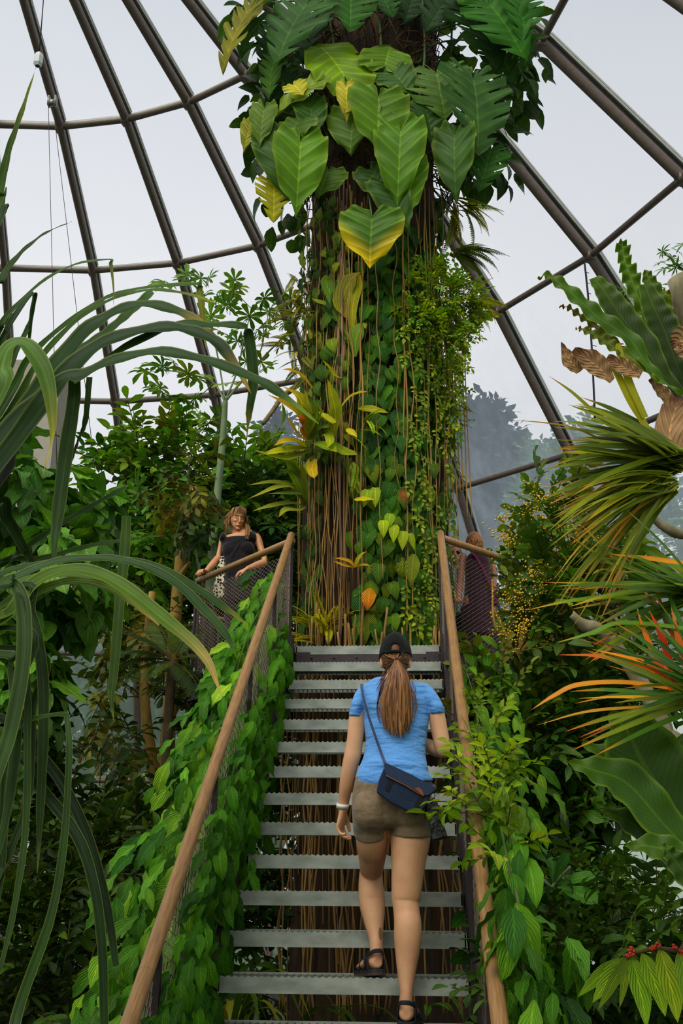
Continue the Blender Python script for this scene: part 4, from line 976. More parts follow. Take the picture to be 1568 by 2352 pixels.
plant('undergrowth', 'dark small-leaved shrub below the ochre trunks at the left', 'shrub', base(330, 8), [blob(300, 1960, 7.6, 70, 80, .5), blob(380, 1960, 7.6, 70, 100, .5), blob(330, 2080, 7.2, 100, 100, .6), blob(440, 1900, 7.8, 60, 100, .5), blob(250, 1850, 8.2, 40, 50, .3)], 330, T_OV + T_OB, (.2, .38), ['2c4f20', '3a6826', '56782e', '1f3a18'], L_GLOSS, up=.2)
plant('undergrowth', 'thicket with broad leaves on the far left edge at mid height', 'shrub', base(30, 8), [blob(20, 1850, 7.4, 60, 120, .5), blob(100, 1760, 7.6, 50, 80, .4), blob(90, 1920, 7.2, 60, 70, .4)], 110, T_OB, (.3, .5), ['1f3a1a', '2a4c20', '3c5f2a'], L_GLOSS)
# --- right background
R_ = plant('flowering_shrub', 'bushy shrub with dark oval leaves and small yellow flowers right of the platform', 'shrub', base(1240, 7.1),
    [blob(1265, 1300, 7.15, 45, 70, .35), blob(1290, 1210, 7.2, 45, 80, .35), blob(1310, 1300, 7.1, 80, 90, .4), blob(1270, 1390, 7.1, 65, 80, .4), blob(1330, 1420, 7.1, 80, 70, .4), blob(1390, 1340, 7.0, 60, 60, .3), blob(1225, 1450, 7.0, 40, 50, .25), blob(1170, 1520, 6.8, 40, 40, .25), blob(1150, 1590, 6.7, 40, 50, .25), blob(1250, 1150, 7.2, 30, 50, .2), blob(1200, 1540, 7.0, 50, 50, .2), blob(1140, 1660, 6.6, 45, 60, .2)], 270, T_RD + T_OV[:2], (.26, .44), ['3c6e28', '4f8434', '2b5222', '5f8a34', '6d7a30'], L_GLOSS,
    [([base(1230, 7.1), P(1210, 1750, 7.1), P(1190, 1560, 7.1), P(1205, 1440, 7.1), P(1250, 1300, 7.1), P(1265, 1150, 7.2)], [.04, .03, .022, .01], m_yel), ([P(1190, 1540, 7.1), P(1170, 1480, 7.0), P(1135, 1400, 7.0)], [.02, .008], m_yel), ([P(1195, 1500, 7.1), P(1250, 1440, 7.0), P(1330, 1380, 7.0)], [.018, .008], m_yel), ([P(1190, 1480, 7.1), P(1138, 1440, 6.9), P(1130, 1330, 7.0)], [.014, .006], m_yel)], up=.25, rand=.7)
mb = MB(); fb = [blob(1250, 1150, 7.0, 45, 50, .2), blob(1150, 1225, 7.0, 25, 35, .2), blob(1200, 1200, 7.0, 60, 40, .2), blob(1290, 1240, 6.9, 40, 50, .2), blob(1180, 1420, 6.8, 60, 60, .2), blob(1240, 1340, 6.8, 60, 60, .2), blob(1370, 1250, 6.9, 30, 50, .2), blob(1220, 1480, 6.8, 60, 30, .2)]
O, d = blob_pts(fb, 150, .3)
for o in O:
    for j in range(8):
        q = o + rng.normal(size=3) * .035; s = random.uniform(.005, .0095)
        V = np.array([(1, 0, 0), (-1, 0, 0), (0, 1, 0), (0, -1, 0), (0, 0, 1), (0, 0, -1)]) * s + q
        mb.add(V, [(0, 2, 4), (2, 1, 4), (1, 3, 4), (3, 0, 4), (2, 0, 5), (1, 2, 5), (3, 1, 5), (0, 3, 5)], None, (1, 1, 1))
mb.build('flowers', mat('yellow_petal', 'e8bc34', .6), R_, kind='stuff')
plant('dark_shrub', 'dense dark shrub with long narrow leaves filling the right between rail and nest fern', 'shrub', base(1300, 7.4),
    [blob(1250, 1720, 7.2, 90, 80, .5), blob(1340, 1700, 7.4, 80, 90, .5), blob(1260, 1850, 7.2, 90, 80, .5), blob(1340, 1820, 7.2, 60, 60, .5), blob(1280, 1970, 7, 50, 80, .4), blob(1240, 1960, 7, 70, 80, .4), blob(1400, 1760, 7.4, 30, 50, .3), blob(1300, 1620, 7.6, 80, 50, .4), blob(1430, 1640, 7.8, 60, 60, .4), blob(1200, 1760, 7, 50, 100, .3)], 640, T_LA + T_OB[:2], (.26, .46), ['356a26', '2a5420', '47803c', '1f3f1a', '5a8f3a'], L_GLOSS,
    [([base(1300, 7.4), P(1300, 1950, 7.4), P(1310, 1750, 7.4)], [.04, .02], m_brn)], up=.2, rand=.7)
plant('undergrowth', 'dark undergrowth in the bottom right corner below the drooping yellow leaves', 'shrub', base(1400, 5), [blob(1350, 2200, 5, 130, 80, .6), blob(1480, 2140, 5.2, 110, 70, .5), blob(1230, 2260, 4.8, 100, 90, .5), blob(1450, 2330, 4.6, 140, 50, .4), blob(1250, 2130, 5.4, 80, 60, .5), blob(1330, 2070, 5.8, 90, 60, .5), blob(1540, 2260, 4.8, 70, 90, .4)], 560, T_OV + T_OB + T_LA, (.16, .3), ['1f3c18', '2c5220', '3f6c2a', '4f7c2e'], L_GLOSS, up=.15)
plant('thicket', 'green thicket in the middle distance behind the right platform and driftwood', 'shrub', base(1360, 12), [blob(1360, 1600, 12, 110, 110, .8), blob(1280, 1560, 12.2, 90, 90, .8), blob(1480, 1560, 12, 90, 90, .8), blob(1250, 1700, 12, 120, 130, .8), blob(1090, 1650, 12.4, 120, 200, .8), blob(1130, 1420, 12.8, 60, 120, .6)], 460, T_OV + T_LA, (.35, .6), ['3c6e30', '4f8440', '5f9448', '2b5222'], L_GLOSS, up=.1)
# cluster of big obovate leaves
R_ = empty('large_leaved_shrub', base(1270, 4.9), 'whorl of seven big plain oval leaves low on the right beyond the right stair rail', 'shrub')
for i, (x, y) in enumerate([(1220, 2045), (1185, 2075), (1222, 1985), (1268, 1975), (1345, 2005), (1350, 2050), (1298, 2095), (1290, 1970), (1200, 2090)]):
    a = P(1270, 2035, 4.9); b = P(x, y, 4.9 - .1 * (i % 3)); d = b - a
    V, F, U = blade(np.linalg.norm(d) * 1.05, np.linalg.norm(d) * .45, 'obov', 8, 4, .2, .4, .003); mb = MB(); mb.add(place(V, a + d * .12, d, (0, -.7, .7)), F, U, lin(random.choice(['3a7234', '44803a', '2f6430']))); mb.build('leaf', L_GLOSS, R_)
limb(R_, [base(1200, 4.9), P(1235, 2110, 4.9), P(1270, 2035, 4.9), P(1310, 1990, 4.9)], [.012, .006], m_grn, 'stem')
# ============================================================ vines on the stair rails
VT = [tpl_leaf('ovate', .42, 7, 4, .22, .7, .035), tpl_leaf('lance', .42, 7, 4, .12, 1.0, .045), tpl_leaf('ovate', .37, 7, 4, .35, .5, .04)]
def rail_vine(x, y0, y1, n, dx0, dx1, z0, z1, size, colors, side, edge=None):
    O, AX, NM = [], [], []
    for i in range(n):
        t = random.random(); y = y0 + (y1 - y0) * t; w = 1 - .35 * t
        xx = x + (random.uniform(dx0, dx1)) * w; h = random.uniform(z0, z1)
        h += -.25 * max(0, -(xx - x) * side) 
        O.append(rail_pt(xx, y, h)); AX.append(np.array([side * random.uniform(-.2, .8), random.uniform(-.7, .1), random.uniform(-1, -.25)])); NM.append(np.array([random.uniform(-.3, .5) * side, random.uniform(-1, -.2), random.uniform(.3, 1)]))
    O, AX, NM = map(np.array, (O, AX, NM)); mb = MB()
    instances(mb, VT, O, AX, NM, rng.uniform(size[0], size[1], n), pal(colors, n, .22)); return mb
LV = empty('rail_vine', (X0 - .3, 3.4, 0), 'lush bright green vine cascading all the way down the left stair railing', 'climbing plant')
rail_vine(X0 - .12, 2.7, 7.6, 1900, -.31, .10, -.28, .74, (.11, .215), ['4f8f2a', '5fa034', '3c7424', '79ae38', '2f6420', '8cbc40', '4a7c28'], -1).build('foliage', L_SOFT, LV)
rail_vine(X0 - .03, 2.9, 5.9, 900, -.02, .08, -.2, .78, (.09, .17), ['4f8f24', '3f7a22', '3c7424', '5fa02c', '2f6420'], -1).build('foliage', L_SOFT, LV)
rail_vine(X0 - .03, 5.5, 7.3, 330, -.02, .09, -.15, .55, (.09, .17), ['4f8f24', '3f7a22', '5fa02c'], -1).build('foliage', L_SOFT, LV)
for k in range(7):
    pts = [rail_pt(X0 - .12 - .1 * math.sin(i * 1.3 + k) , 2.9 + i * .58, .1 + .08 * k + .1 * math.sin(i * 2.1 + k)) for i in range(9)]
    limb(LV, pts, [.007, .004], m_stem, 'stem', 40, 5)
RV = empty('rail_vine', (X1 + .25, 3.4, 0), 'looser yellow-green vine climbing over the right stair railing', 'climbing plant')
mb = rail_vine(X1 + .12, 3.0, 7.2, 420, -.04, .4, -.3, .6, (.09, .17), ['5a9228', '4a8226', '7aa834', '3c6e24', '6a9c30'], 1)
mb.build('foliage', L_SOFT, RV)
mb = MB(); sp = [(1115, 1780, 4.6, 40, 40), (1145, 1800, 4.7, 25, 25), (1085, 1850, 4.5, 22, 40), (1070, 1770, 4.9, 18, 20), (1130, 1880, 4.4, 25, 35), (1110, 1640, 5.6, 22, 35), (1160, 1960, 4.2, 20, 30), (1120, 1700, 5.2, 22, 30)]
foliage([blob(x, y, Y, w, h, .12) for x, y, Y, w, h in sp], 60, T_OV, (.14, .24), ['7fa832', '8fb23a', '6d9a30', 'a0b844', '5f9030'], up=.3, rand=.6, mb=mb); mb.build('foliage', L_SOFT, RV)
for k in range(5):
    pts = [rail_pt(X1 + .14 + .08 * math.sin(i * 1.1 + k), 3.2 + i * .55, .1 + .1 * k + .1 * math.sin(i * 2.3 + k * 2)) for i in range(8)]
    limb(RV, pts, [.006, .003], m_stem, 'stem', 36, 5)
RL = empty('trailing_vine', (X1 + .6, 4.0, 0), 'darker broad-leaved vine trailing down outside the lower right stair rail', 'climbing plant')
foliage([blob(1170, 2080, 4.0, 40, 90, .2), blob(1190, 2200, 3.9, 50, 90, .2), blob(1180, 1980, 4.3, 35, 70, .2), blob(1240, 2290, 3.8, 70, 70, .2), blob(1290, 2200, 4.1, 50, 70, .2), blob(1150, 1920, 4.5, 30, 50, .2)], 130, VT, (.12, .22), ['3f7a28', '55902e', '2c5c22', '6aa034'], up=-.5, droop=.5, out=.7).build('foliage', L_SOFT, RL)
limb(RL, [np.array([P(1190, 2300, 3.9)[0], 3.9, 0]), P(1200, 2200, 3.9), P(1170, 2000, 4.1), P(1150, 1900, 4.4)], [.008, .005], m_stem, 'stem')
# heart leaves peeping from under the right ends of the treads
for k, (x, y, tx, ty_, lab) in enumerate(((1068, 2100, 1036, 2130, 'single green arrow leaf poking under the right end of the third lowest tread'), (1074, 2195, 1032, 2208, 'single green arrow leaf poking under the right end of the second lowest tread'))):
    a, b = P(x, y, 5.5), P(tx, ty_, 5.45); d = b - a; V, F, U = blade(np.linalg.norm(d), np.linalg.norm(d) * .75, 'heart', 6, 4, .1, .2); mb = MB(); mb.add(place(V, a, d, (0, -1, .4)), F, U, lin('3f8a34')); o = mb.build('loose_leaf', L_SOFT); tag(o, lab, 'leaf')
# undergrowth plants behind the lowest treads
def grass(lab, c, n, L_, w, colors, name='grassy_plant', spread=.9, mt=None):
    R_ = empty(name, c, lab, 'undergrowth plant')
    for i in range(n):
        a = random.uniform(0, 2 * PI); l = L_ * random.uniform(.6, 1.1); d = np.array([math.cos(a), math.sin(a), 0]) * spread
        pts = [np.array(c), np.array(c) + d * l * .35 + [0, 0, l * .55], np.array(c) + d * l * .75 + [0, 0, l * .62], np.array(c) + d * l * 1.05 + [0, 0, l * .35]]
        mb = MB(); strap(mb, pts, [w * .6, w, w * .8, 0], 10, .3, (0, 0, 1), col=lin(random.choice(colors))); mb.build('leaf', mt or L_STRAP, R_)
    return R_
grass('arching grassy plant behind the lower left treads', base(640, 7.2) + [0, 0, .25], 26, 1.1, .045, ['5f7c28', '7c8a30', '3f6420'])
grass('arching grassy plant near the soil behind the bottom tread', base(640, 6.3), 22, .8, .035, ['6d8a2c', '87902e', '4a6c22'])
grass('pale strap-leaved plant low behind the left end of the lowest visible treads', base(560, 6.8) + [0, 0, .7], 20, .75, .05, ['567a2a', '79902f', '9aa03a'])
grass('dark grassy tuft behind the right end of the bottom tread', base(1010, 6.2), 34, .75, .012, ['4a5a24', '5c6a2a', '7a6a2e'])
fern('small bright fern below the second lowest tread', P(985, 2275, 6.8), 6, (.2, .35), ['4f9a34', '62a83c'], (.4, -.4, .5), .9)
# ============================================================ long strap leaves arching in from the left (screw pine)
def Zb(p): return (p[0] / 2.24, 500 + p[1] / 2.24)
def Zc(p): return (p[0] / 2.0414, 1200 + p[1] / 2.0414)
def Za(p): return (p[0] / 2, p[1] / 2)
SP = empty('screw_pine', (-1.75, 3.0, 0), 'screw pine with long dark saw-edged strap leaves arching in from the left edge', 'plant')
crown = [(-330, 1330), (-120, 1250)]
D0, D1, D2, YE = '35562f', '2c4a2a', '4c6e46', 'a9a83a'
PAN = [ # (space, points, widths px, Y near base, Y at tip, colour, tip colour, tipfrac, fold)
 (Zb, [(0, 1230), (150, 990), (300, 770), (450, 590), (600, 495), (740, 455), (900, 485), (1020, 545), (1140, 640)], (60, 58, 52, 46, 40, 34, 30, 22, 0), 3.2, 3.1, D0, 'c0a05a', .22),
 (Zb, [(0, 1190), (250, 920), (450, 710), (640, 615), (850, 575), (980, 590), (1110, 645), (1210, 765), (1295, 910)], (66, 60, 50, 44, 40, 34, 30, 18, 0), 3.1, 3.0, D1, 'b89a60', .18),
 (Zb, [(0, 1270), (300, 870), (420, 820), (600, 740), (820, 700), (1050, 740), (1300, 830), (1440, 910), (1640, 1060)], (56, 50, 40, 36, 34, 30, 26, 22, 0), 3.0, 2.9, D0, '8aa84a', .12),
 (Zb, [(380, 850), (640, 680), (900, 560), (1080, 560), (1255, 565), (1275, 590), (1295, 720), (1300, 860), (1280, 1000), (1270, 1130)], (20, 30, 30, 32, 30, 24, 26, 24, 14, 0), 3.05, 3.15, D0, 'a08a3a', .14),
 (Zb, [(250, 790), (400, 690), (560, 590), (680, 490), (790, 385)], (24, 30, 38, 44, 34), 3.3, 3.2, D2, D2, .1),
 (Zb, [(0, 1000), (150, 730), (330, 560), (520, 430), (700, 372), (1000, 345), (1025, 370), (1045, 540), (1060, 680)], (26, 24, 20, 18, 18, 18, 16, 13, 0), 3.4, 3.4, '48702e', 'a8a23a', .3),
 (Zb, [(0, 1090), (200, 745), (400, 530), (600, 415), (800, 375), (1000, 405), (1190, 470)], (24, 22, 20, 18, 16, 12, 0), 3.4, 3.3, '4c7030', 'b0a83c', .25),
 (Zb, [(-60, 700), (0, 560), (100, 440), (250, 310), (400, 240), (560, 217), (570, 240), (578, 300), (585, 385), (583, 450)], (22, 18, 15, 12, 12, 10, 9, 6, 3, 0), 3.3, 3.3, D2, 'a8983a', .3),
 (Zb, [(-80, 480), (0, 330), (100, 195), (230, 85), (368, 20)], (26, 24, 18, 11, 0), 3.2, 3.2, D0, D1, .1),
 (Zb, [(-60, 800), (0, 660), (70, 520), (165, 392), (175, 410), (160, 500), (150, 610), (138, 740)], (20, 18, 17, 16, 13, 11, 8, 0), 3.3, 3.4, D0, D2, .1),
 (Zb, [(-40, 1000), (10, 770), (50, 670), (120, 650), (200, 740), (250, 870), (272, 1060), (262, 1160), (220, 1330)], (40, 44, 40, 42, 44, 34, 18, 5, 0), 2.9, 2.9, '5f8446', 'c4b860', .35),
 (Zb, [(385, 820), (382, 950), (345, 1200), (305, 1500), (280, 1700), (285, 1800)], (26, 30, 34, 30, 14, 0), 3.1, 3.1, '48664a', 'a89a40', .12),
 (Zb, [(462, 820), (440, 1050), (400, 1160), (350, 1310)], (14, 13, 9, 4), 3.2, 3.3, '3f5c40', '7a5f4a', .4),
 (Zb, [(-60, 1830), (100, 1730), (250, 1620), (450, 1500), (650, 1390)], (24, 22, 20, 18, 15), 3.3, 3.3, '3f5f3c', D2, .1),
 (Zb, [(-60, 1800), (200, 1760), (450, 1695), (650, 1660), (860, 1633)], (16, 18, 16, 12, 0), 3.3, 3.4, D2, D2, .1),
 (Zc, [(595, -30), (585, 150), (565, 350), (535, 700), (522, 820), (535, 940)], (20, 24, 22, 20, 12, 0), 3.3, 3.3, '56754c', 'b0a850', .12),
 (Za, [(-60, 1080), (0, 880), (40, 700), (100, 520), (165, 310)], (30, 26, 20, 15, 0), 2.9, 2.8, '4a6a2c', '8a9a34', .3),
 (Za, [(-40, 1100), (0, 980), (30, 860)], (30, 20, 4), 3.0, 3.0, D0, D0, .1),
 (Zc, [(-60, 500), (150, 300), (300, 228), (450, 240), (600, 320), (750, 440), (900, 565), (980, 665), (1040, 820)], (50, 42, 34, 34, 34, 32, 26, 18, 0), 2.8, 2.7, '5a7a34', 'c4a884', .3),
 (Zc, [(-60, 470), (200, 320), (350, 278), (500, 305), (620, 375), (745, 482)], (34, 28, 24, 22, 18, 4), 2.8, 2.8, '6d8a38', 'c8b088', .25),
 (Zc, [(-60, 330), (200, 205), (400, 170), (600, 185), (800, 270), (950, 405), (1060, 530), (1112, 640)], (26, 24, 22, 20, 22, 22, 16, 0), 2.9, 2.9, '44664a', '7a9a50', .1),
 (Zc, [(-60, 280), (100, 215), (400, 172), (700, 200), (900, 300), (1050, 400), (1165, 485)], (20, 18, 18, 20, 20, 18, 0), 3.0, 3.0, '3c6034', 'a8a840', .15),
 (Zc, [(-40, 420), (100, 285), (250, 250), (500, 262), (640, 330), (800, 470)], (24, 22, 18, 18, 14, 3), 2.85, 2.85, '587a38', '8a9a44', .2),
 (Zc, [(-40, 300), (60, 290), (110, 400), (112, 650), (60, 950), (0, 1150), (-60, 1350)], (20, 26, 32, 32, 32, 28, 10), 2.7, 2.6, '42603c', D1, .1),
 (Zc, [(60, 300), (150, 430), (200, 700), (205, 1000), (190, 1350), (175, 1660)], (14, 20, 24, 22, 16, 0), 2.8, 2.7, '34502e', '7a8a3a', .1),
 (Zc, [(30, 300), (120, 700), (130, 1000), (120, 1450), (60, 1850), (0, 2100)], (14, 16, 15, 14, 12, 8), 2.7, 2.6, '3c5a36', D1, .1),
 (Zc, [(-30, 960), (130, 925), (290, 902), (315, 930), (325, 1100), (300, 1500), (240, 1850), (100, 2250), (60, 2420)], (10, 14, 12, 11, 13, 15, 18, 22, 20), 2.7, 2.5, '37562c', D1, .1),
 (Zc, [(80, 950), (180, 1080), (300, 1240), (420, 1500), (500, 1800), (545, 2080)], (22, 22, 22, 20, 18, 12), 2.9, 2.8, '223a20', D1, .1),
 (Zc, [(60, 1080), (200, 1260), (360, 1470), (440, 1700), (480, 2000), (490, 2400)], (24, 24, 22, 20, 18, 16), 2.8, 2.7, '24401f', D1, .1),
 (Zc, [(90, 500), (80, 800), (30, 1200), (10, 1600), (-30, 1900)], (20, 24, 22, 16, 8), 2.75, 2.7, '2c4728', D1, .1),
 (Zc, [(140, 600), (150, 900), (130, 1300), (60, 1520), (-20, 1700)], (18, 20, 18, 14, 6), 2.8, 2.7, '2f4c2a', D1, .1),
 (Zc, [(-40, 620), (60, 700), (70, 1000), (40, 1300), (-20, 1600)], (24, 28, 26, 20, 8), 2.7, 2.65, '3a5834', D1, .1),
 (Zb, [(-60, 1300), (60, 1120), (180, 960), (330, 780), (430, 680), (520, 600)], (46, 44, 38, 30, 20, 4), 3.25, 3.3, D0, D2, .1),
 (Zb, [(-60, 1500), (10, 1330), (90, 1100), (200, 880), (300, 760), (420, 640)], (34, 32, 26, 22, 16, 3), 3.3, 3.4, '46682e', D2, .1),
 (Zb, [(-60, 1400), (60, 1180), (200, 960), (330, 800), (420, 700), (520, 640)], (70, 66, 50, 36, 20, 4), 3.3, 3.3, '26381c', D0, .1),
 (Zb, [(-60, 1250), (80, 1060), (220, 860), (360, 700), (450, 640)], (50, 48, 38, 24, 4), 3.35, 3.35, '2c4422', D0, .1),
 (Zb, [(-60, 960), (10, 880), (80, 700), (150, 560), (165, 480)], (20, 20, 18, 14, 4), 3.35, 3.4, D2, D2, .1),
 (Zb, [(-60, 1500), (40, 1560), (120, 1700), (200, 1830)], (30, 26, 20, 4), 3.3, 3.3, '33502e', D1, .1),
]
NOBASE = {3, 11, 12, 4, 15, 21 + 100}
for i, (zf, pts, w, Ya, Yb, c1, c2, tf) in enumerate(PAN):
    q = [zf(p) for p in pts]; n = len(q)
    p3 = [P(x, y, Ya + (Yb - Ya) * k / (n - 1)) for k, (x, y) in enumerate(q)]
    pp = ppm((Ya + Yb) / 2); ww = [x * pp * (1.4 if i < 3 else 1.15) for x in w]
    if i not in NOBASE:
        p3 = [np.array([-1.75, 3.05, P(0, 1330, 3.0)[2] - .25])] + p3; ww = [ww[0] * 1.15] + ww
    elif i in (3,): pass
    dk = .85 if i in (10, 18, 19) else .72
    ca, cb = tuple(v * dk for v in lin(c1)), tuple(v * (.5 + dk / 2) for v in lin(c2))
    mb = MB(); strap(mb, p3, ww, 44, .32, (0, -.85, .55), 0, 4, ca, cb, wave=.0035 if i < 4 else .0015, tipfrac=tf, seed=i)
    mb.build('leaf', L_STRAP, SP)
limb(SP, [(-1.75, 3.05, 0), (-1.78, 3.05, 1.2), (-1.75, 3.05, P(0, 1330, 3.0)[2] - .2)], [.07, .06, .08], m_brn, 'trunk')
# ============================================================ right foreground: mossy log with nest ferns and bromeliads
LG = empty('tree_log', (P(1600, 1000, 3.7)[0], 3.7, 0), 'pale weathered log standing at the right edge with epiphytes growing on it', 'log')
m_log = mat('weathered_log', 'a59a7c', .9, noise=7, amt=.5, color2='5c4e34', stretch=(1, 1, .5), bump=1.0)
lx = P(1575, 640, 3.75)
limb(LG, [(lx[0] + .06, 3.75, 0), (lx[0] + .1, 3.75, 1.4), (lx[0] + .05, 3.75, P(0, 1000, 3.75)[2]), lx], [.09, .09, .085, .07], m_log, 'trunk', 30, 18)
DW = empty('driftwood', P(1600, 1850, 4.6) * np.array([1, 1, 0]), 'bare bleached driftwood branch with a broken end slanting up to the left', 'branch')
limb(DW, [P(1312, 1412, 4.6), P(1345, 1437, 4.6), P(1385, 1452, 4.6), P(1440, 1520, 4.6), P(1490, 1600, 4.6), P(1530, 1700, 4.6), P(1580, 1830, 4.6), P(1600, 1850, 4.6) * np.array([1, 1, 0])], [.018, .03, .026, .03, .036, .042, .05, .05], m_log, 'limb', 60, 14)
limb(DW, [P(1435, 1180, 4.6), P(1470, 1165, 4.6), P(1530, 1215, 4.6), P(1600, 1260, 4.6), P(1640, 1500, 4.6), P(1580, 1830, 4.6)], [.014, .02, .024, .026, .03], m_log, 'limb', 40, 12)
def Zd(p): return (1168 + p[0] / 3.7925, 480 + p[1] / 3.7925)
NF = empty('nest_fern', P(1590, 950, 3.6), 'large bird nest fern with broad wavy fronds fanning up from the log at the right', 'fern')
for i, (pts, w, c1, c2, Y, wv) in enumerate([
    ([(1500, 1620), (1250, 1420), (1050, 1130), (800, 960), (620, 800), (450, 650), (330, 580), (250, 610)], (30, 90, 170, 190, 150, 120, 80, 0), '4f8424', '6a8f24', 3.5, .012),
    ([(1560, 1640), (1350, 1450), (1180, 1200), (1010, 980), (900, 820), (820, 700), (740, 600)], (40, 150, 290, 300, 260, 190, 120), '3a5c22', '5a8a26', 3.6, .004),
    ([(1600, 1650), (1480, 1400), (1400, 1180), (1330, 1000), (1260, 850), (1185, 660)], (40, 180, 300, 310, 260, 120), '34521f', '4f7c24', 3.65, .004),
    ([(1250, 1050), (1180, 900), (1100, 700), (1050, 560), (1010, 450), (990, 330), (985, 270)], (60, 150, 160, 180, 120, 140, 20), '5a8c26', '4f7c2c', 3.7, .02),
    ([(1540, 1500), (1400, 1100), (1320, 850), (1230, 640), (1195, 530)], (60, 190, 200, 150, 50), '55802a', '6a9630', 3.75, .01),
    ([(1640, 1300), (1500, 1000), (1420, 800), (1340, 700)], (60, 180, 160, 40), '7a9a2c', '92a834', 3.8, .01),
    ([(1300, 1500), (1050, 1290), (880, 1180), (760, 1100), (640, 1050), (580, 1040)], (30, 110, 120, 100, 60, 0), '6a8a26', '8a6a2a', 3.5, .01),
    ([(1250, 1450), (900, 1150), (740, 1010), (620, 930), (520, 860), (440, 850)], (20, 80, 90, 70, 50, 0), '7a8a2a', '7a4a28', 3.55, .012)]):
    q = [P(*Zd(p), Y) for p in pts]; mb = MB(); strap(mb, q, [x / 3.79 * ppm(Y) for x in w], 48, .15, (0, -.95, .2), 0, 6, lin(c1), lin(c2), wave=wv, tipfrac=.35, seed=i); mb.build('frond', L_FERN, NF)
for i, (pts, w) in enumerate([([(900, 1500), (800, 1400), (700, 1320), (560, 1230)], (40, 140, 150, 40)), ([(620, 1420), (540, 1330), (490, 1240), (460, 1160)], (60, 120, 50, 8)), ([(1150, 1450), (1000, 1380), (850, 1300)], (60, 120, 60)), ([(1480, 2300), (1400, 2000), (1450, 1750), (1500, 1650)], (80, 190, 170, 60)), ([(1600, 1250), (1500, 1150), (1430, 1200)], (180, 200, 60)), ([(1440, 1720), (1340, 1600), (1230, 1480)], (60, 90, 30))]):
    q = [P(*Zd(p), 3.42 + .03 * i) for p in pts]; mb = MB(); strap(mb, q, [x * 1.5 / 3.79 * ppm(3.4) for x in w], 26, .35, (0, -.95, .2), .3, 6, lin('b08a68'), lin('6c4630'), wave=.005, tipfrac=.5, seed=i); mb.build('withered_frond', L_DEAD, NF)
def spray(name, lab, c, Y, n, ang, lens, w, colors, tips, sag, Yv=.35, cat='bromeliad', mt=None, tipf=.25, straight=()):
    R_ = empty(name, P(*c, Y), lab, cat)
    for i in range(n):
        a = math.radians(random.uniform(*ang)); l = random.uniform(*lens); dy = random.uniform(-Yv, Yv)
        o = (c[0] + random.uniform(-18, 18), c[1] + random.uniform(-25, 25)); pts = []
        for k in range(5):
            t = k / 4; pts.append(P(o[0] + math.cos(a) * l * t, o[1] - math.sin(a) * l * t + sag * l * t * t * random.uniform(.9, 1.1), Y + dy * t))
        ww = random.uniform(*w) * ppm(Y); mb = MB(); strap(mb, pts, [ww * .8, ww, ww * .95, ww * .7, 0], 16, .35, (random.uniform(-.3, .3), -.8, .6), 0, 2, lin(random.choice(colors)), lin(random.choice(tips)), tipfrac=tipf, seed=i); mb.build('leaf', mt or L_BROM, R_)
    for pts, ww, c1, c2 in straight:
        mb = MB(); strap(mb, [P(x, y, Y + .05) for x, y in pts], [q * ppm(Y) for q in ww], 26, .35, (0, -.8, .6), 0, 2, lin(c1), lin(c2), tipfrac=.3); mb.build('leaf', mt or L_BROM, R_)
    return R_
spray('bromeliad', 'dense olive bromeliad with spiky arching leaves under the nest fern at the right', (1560, 1060), 3.45, 66, (138, 205), (180, 330), (17, 31), ['64802a', '7a9030', '4f6a24', '8f9c30', '3f5a20'], ['8f9c30', 'b8862e', '9a6a2a', '7a9030'], .18, tipf=.2,
      straight=[([(1480, 960), (1440, 870), (1420, 800), (1432, 790)], (18, 22, 18, 8), '8f9c2c', 'c8a82e'), ([(1500, 1010), (1450, 930), (1410, 850), (1390, 838)], (18, 24, 20, 10), '8f9a2c', 'a8a82e'), ([(1420, 1030), (1320, 985), (1250, 972), (1165, 964)], (10, 9, 7, 0), '8a7a2c', 'a0622c'), ([(1420, 1010), (1330, 1012), (1216, 1009)], (8, 6, 0), '7a802c', '96502c'), ([(1460, 1000), (1380, 960), (1310, 900), (1258, 862)], (14, 16, 12, 0), '829430', '9a5a2c'), ([(1490, 1080), (1470, 1020), (1475, 1000), (1490, 1010), (1466, 1120)], (6, 7, 7, 6, 2), 'a8a044', 'b89c58')])
spray('bromeliad', 'lower fringe of drooping thin grassy leaves hanging from the olive bromeliad', (1540, 1110), 3.4, 50, (165, 235), (160, 330), (6, 12), ['5c7a2a', '7f8f34', '8f7a3c', '4a6424'], ['b8923e', 'a8762e', '8a9c3a'], .35, tipf=.4)
spray('dracaena', 'spiky orange-tipped dragon plant at the right edge level with the platform', (1600, 1360), 3.2, 36, (125, 215), (180, 330), (13, 22), ['4f7a28', '6a8c2c', '3c6424'], ['d0862a', 'c8a02e', 'b8562a', '8a9c30'], .12, mt=L_BROM,
      straight=[([(1600, 1380), (1436, 1300), (1329, 1201)], (16, 20, 0), '4f7a2c', 'b8902c'), ([(1600, 1360), (1430, 1310), (1290, 1218)], (14, 16, 0), '56802c', '9a7a2c'), ([(1600, 1370), (1400, 1345), (1244, 1337)], (14, 17, 0), '7f9a2c', 'd08a2c'), ([(1600, 1420), (1436, 1375), (1320, 1380), (1206, 1402)], (14, 16, 14, 0), '6a9a34', 'c8962c'), ([(1600, 1300), (1490, 1285), (1395, 1272)], (18, 20, 0), 'c8902c', 'd8a02c'), ([(1600, 1440), (1400, 1450), (1278, 1475)], (14, 17, 0), '6f922c', 'c0a02c'), ([(1620, 1520), (1540, 1450), (1500, 1330)], (20, 22, 0), 'b85a2a', 'd0702a')])
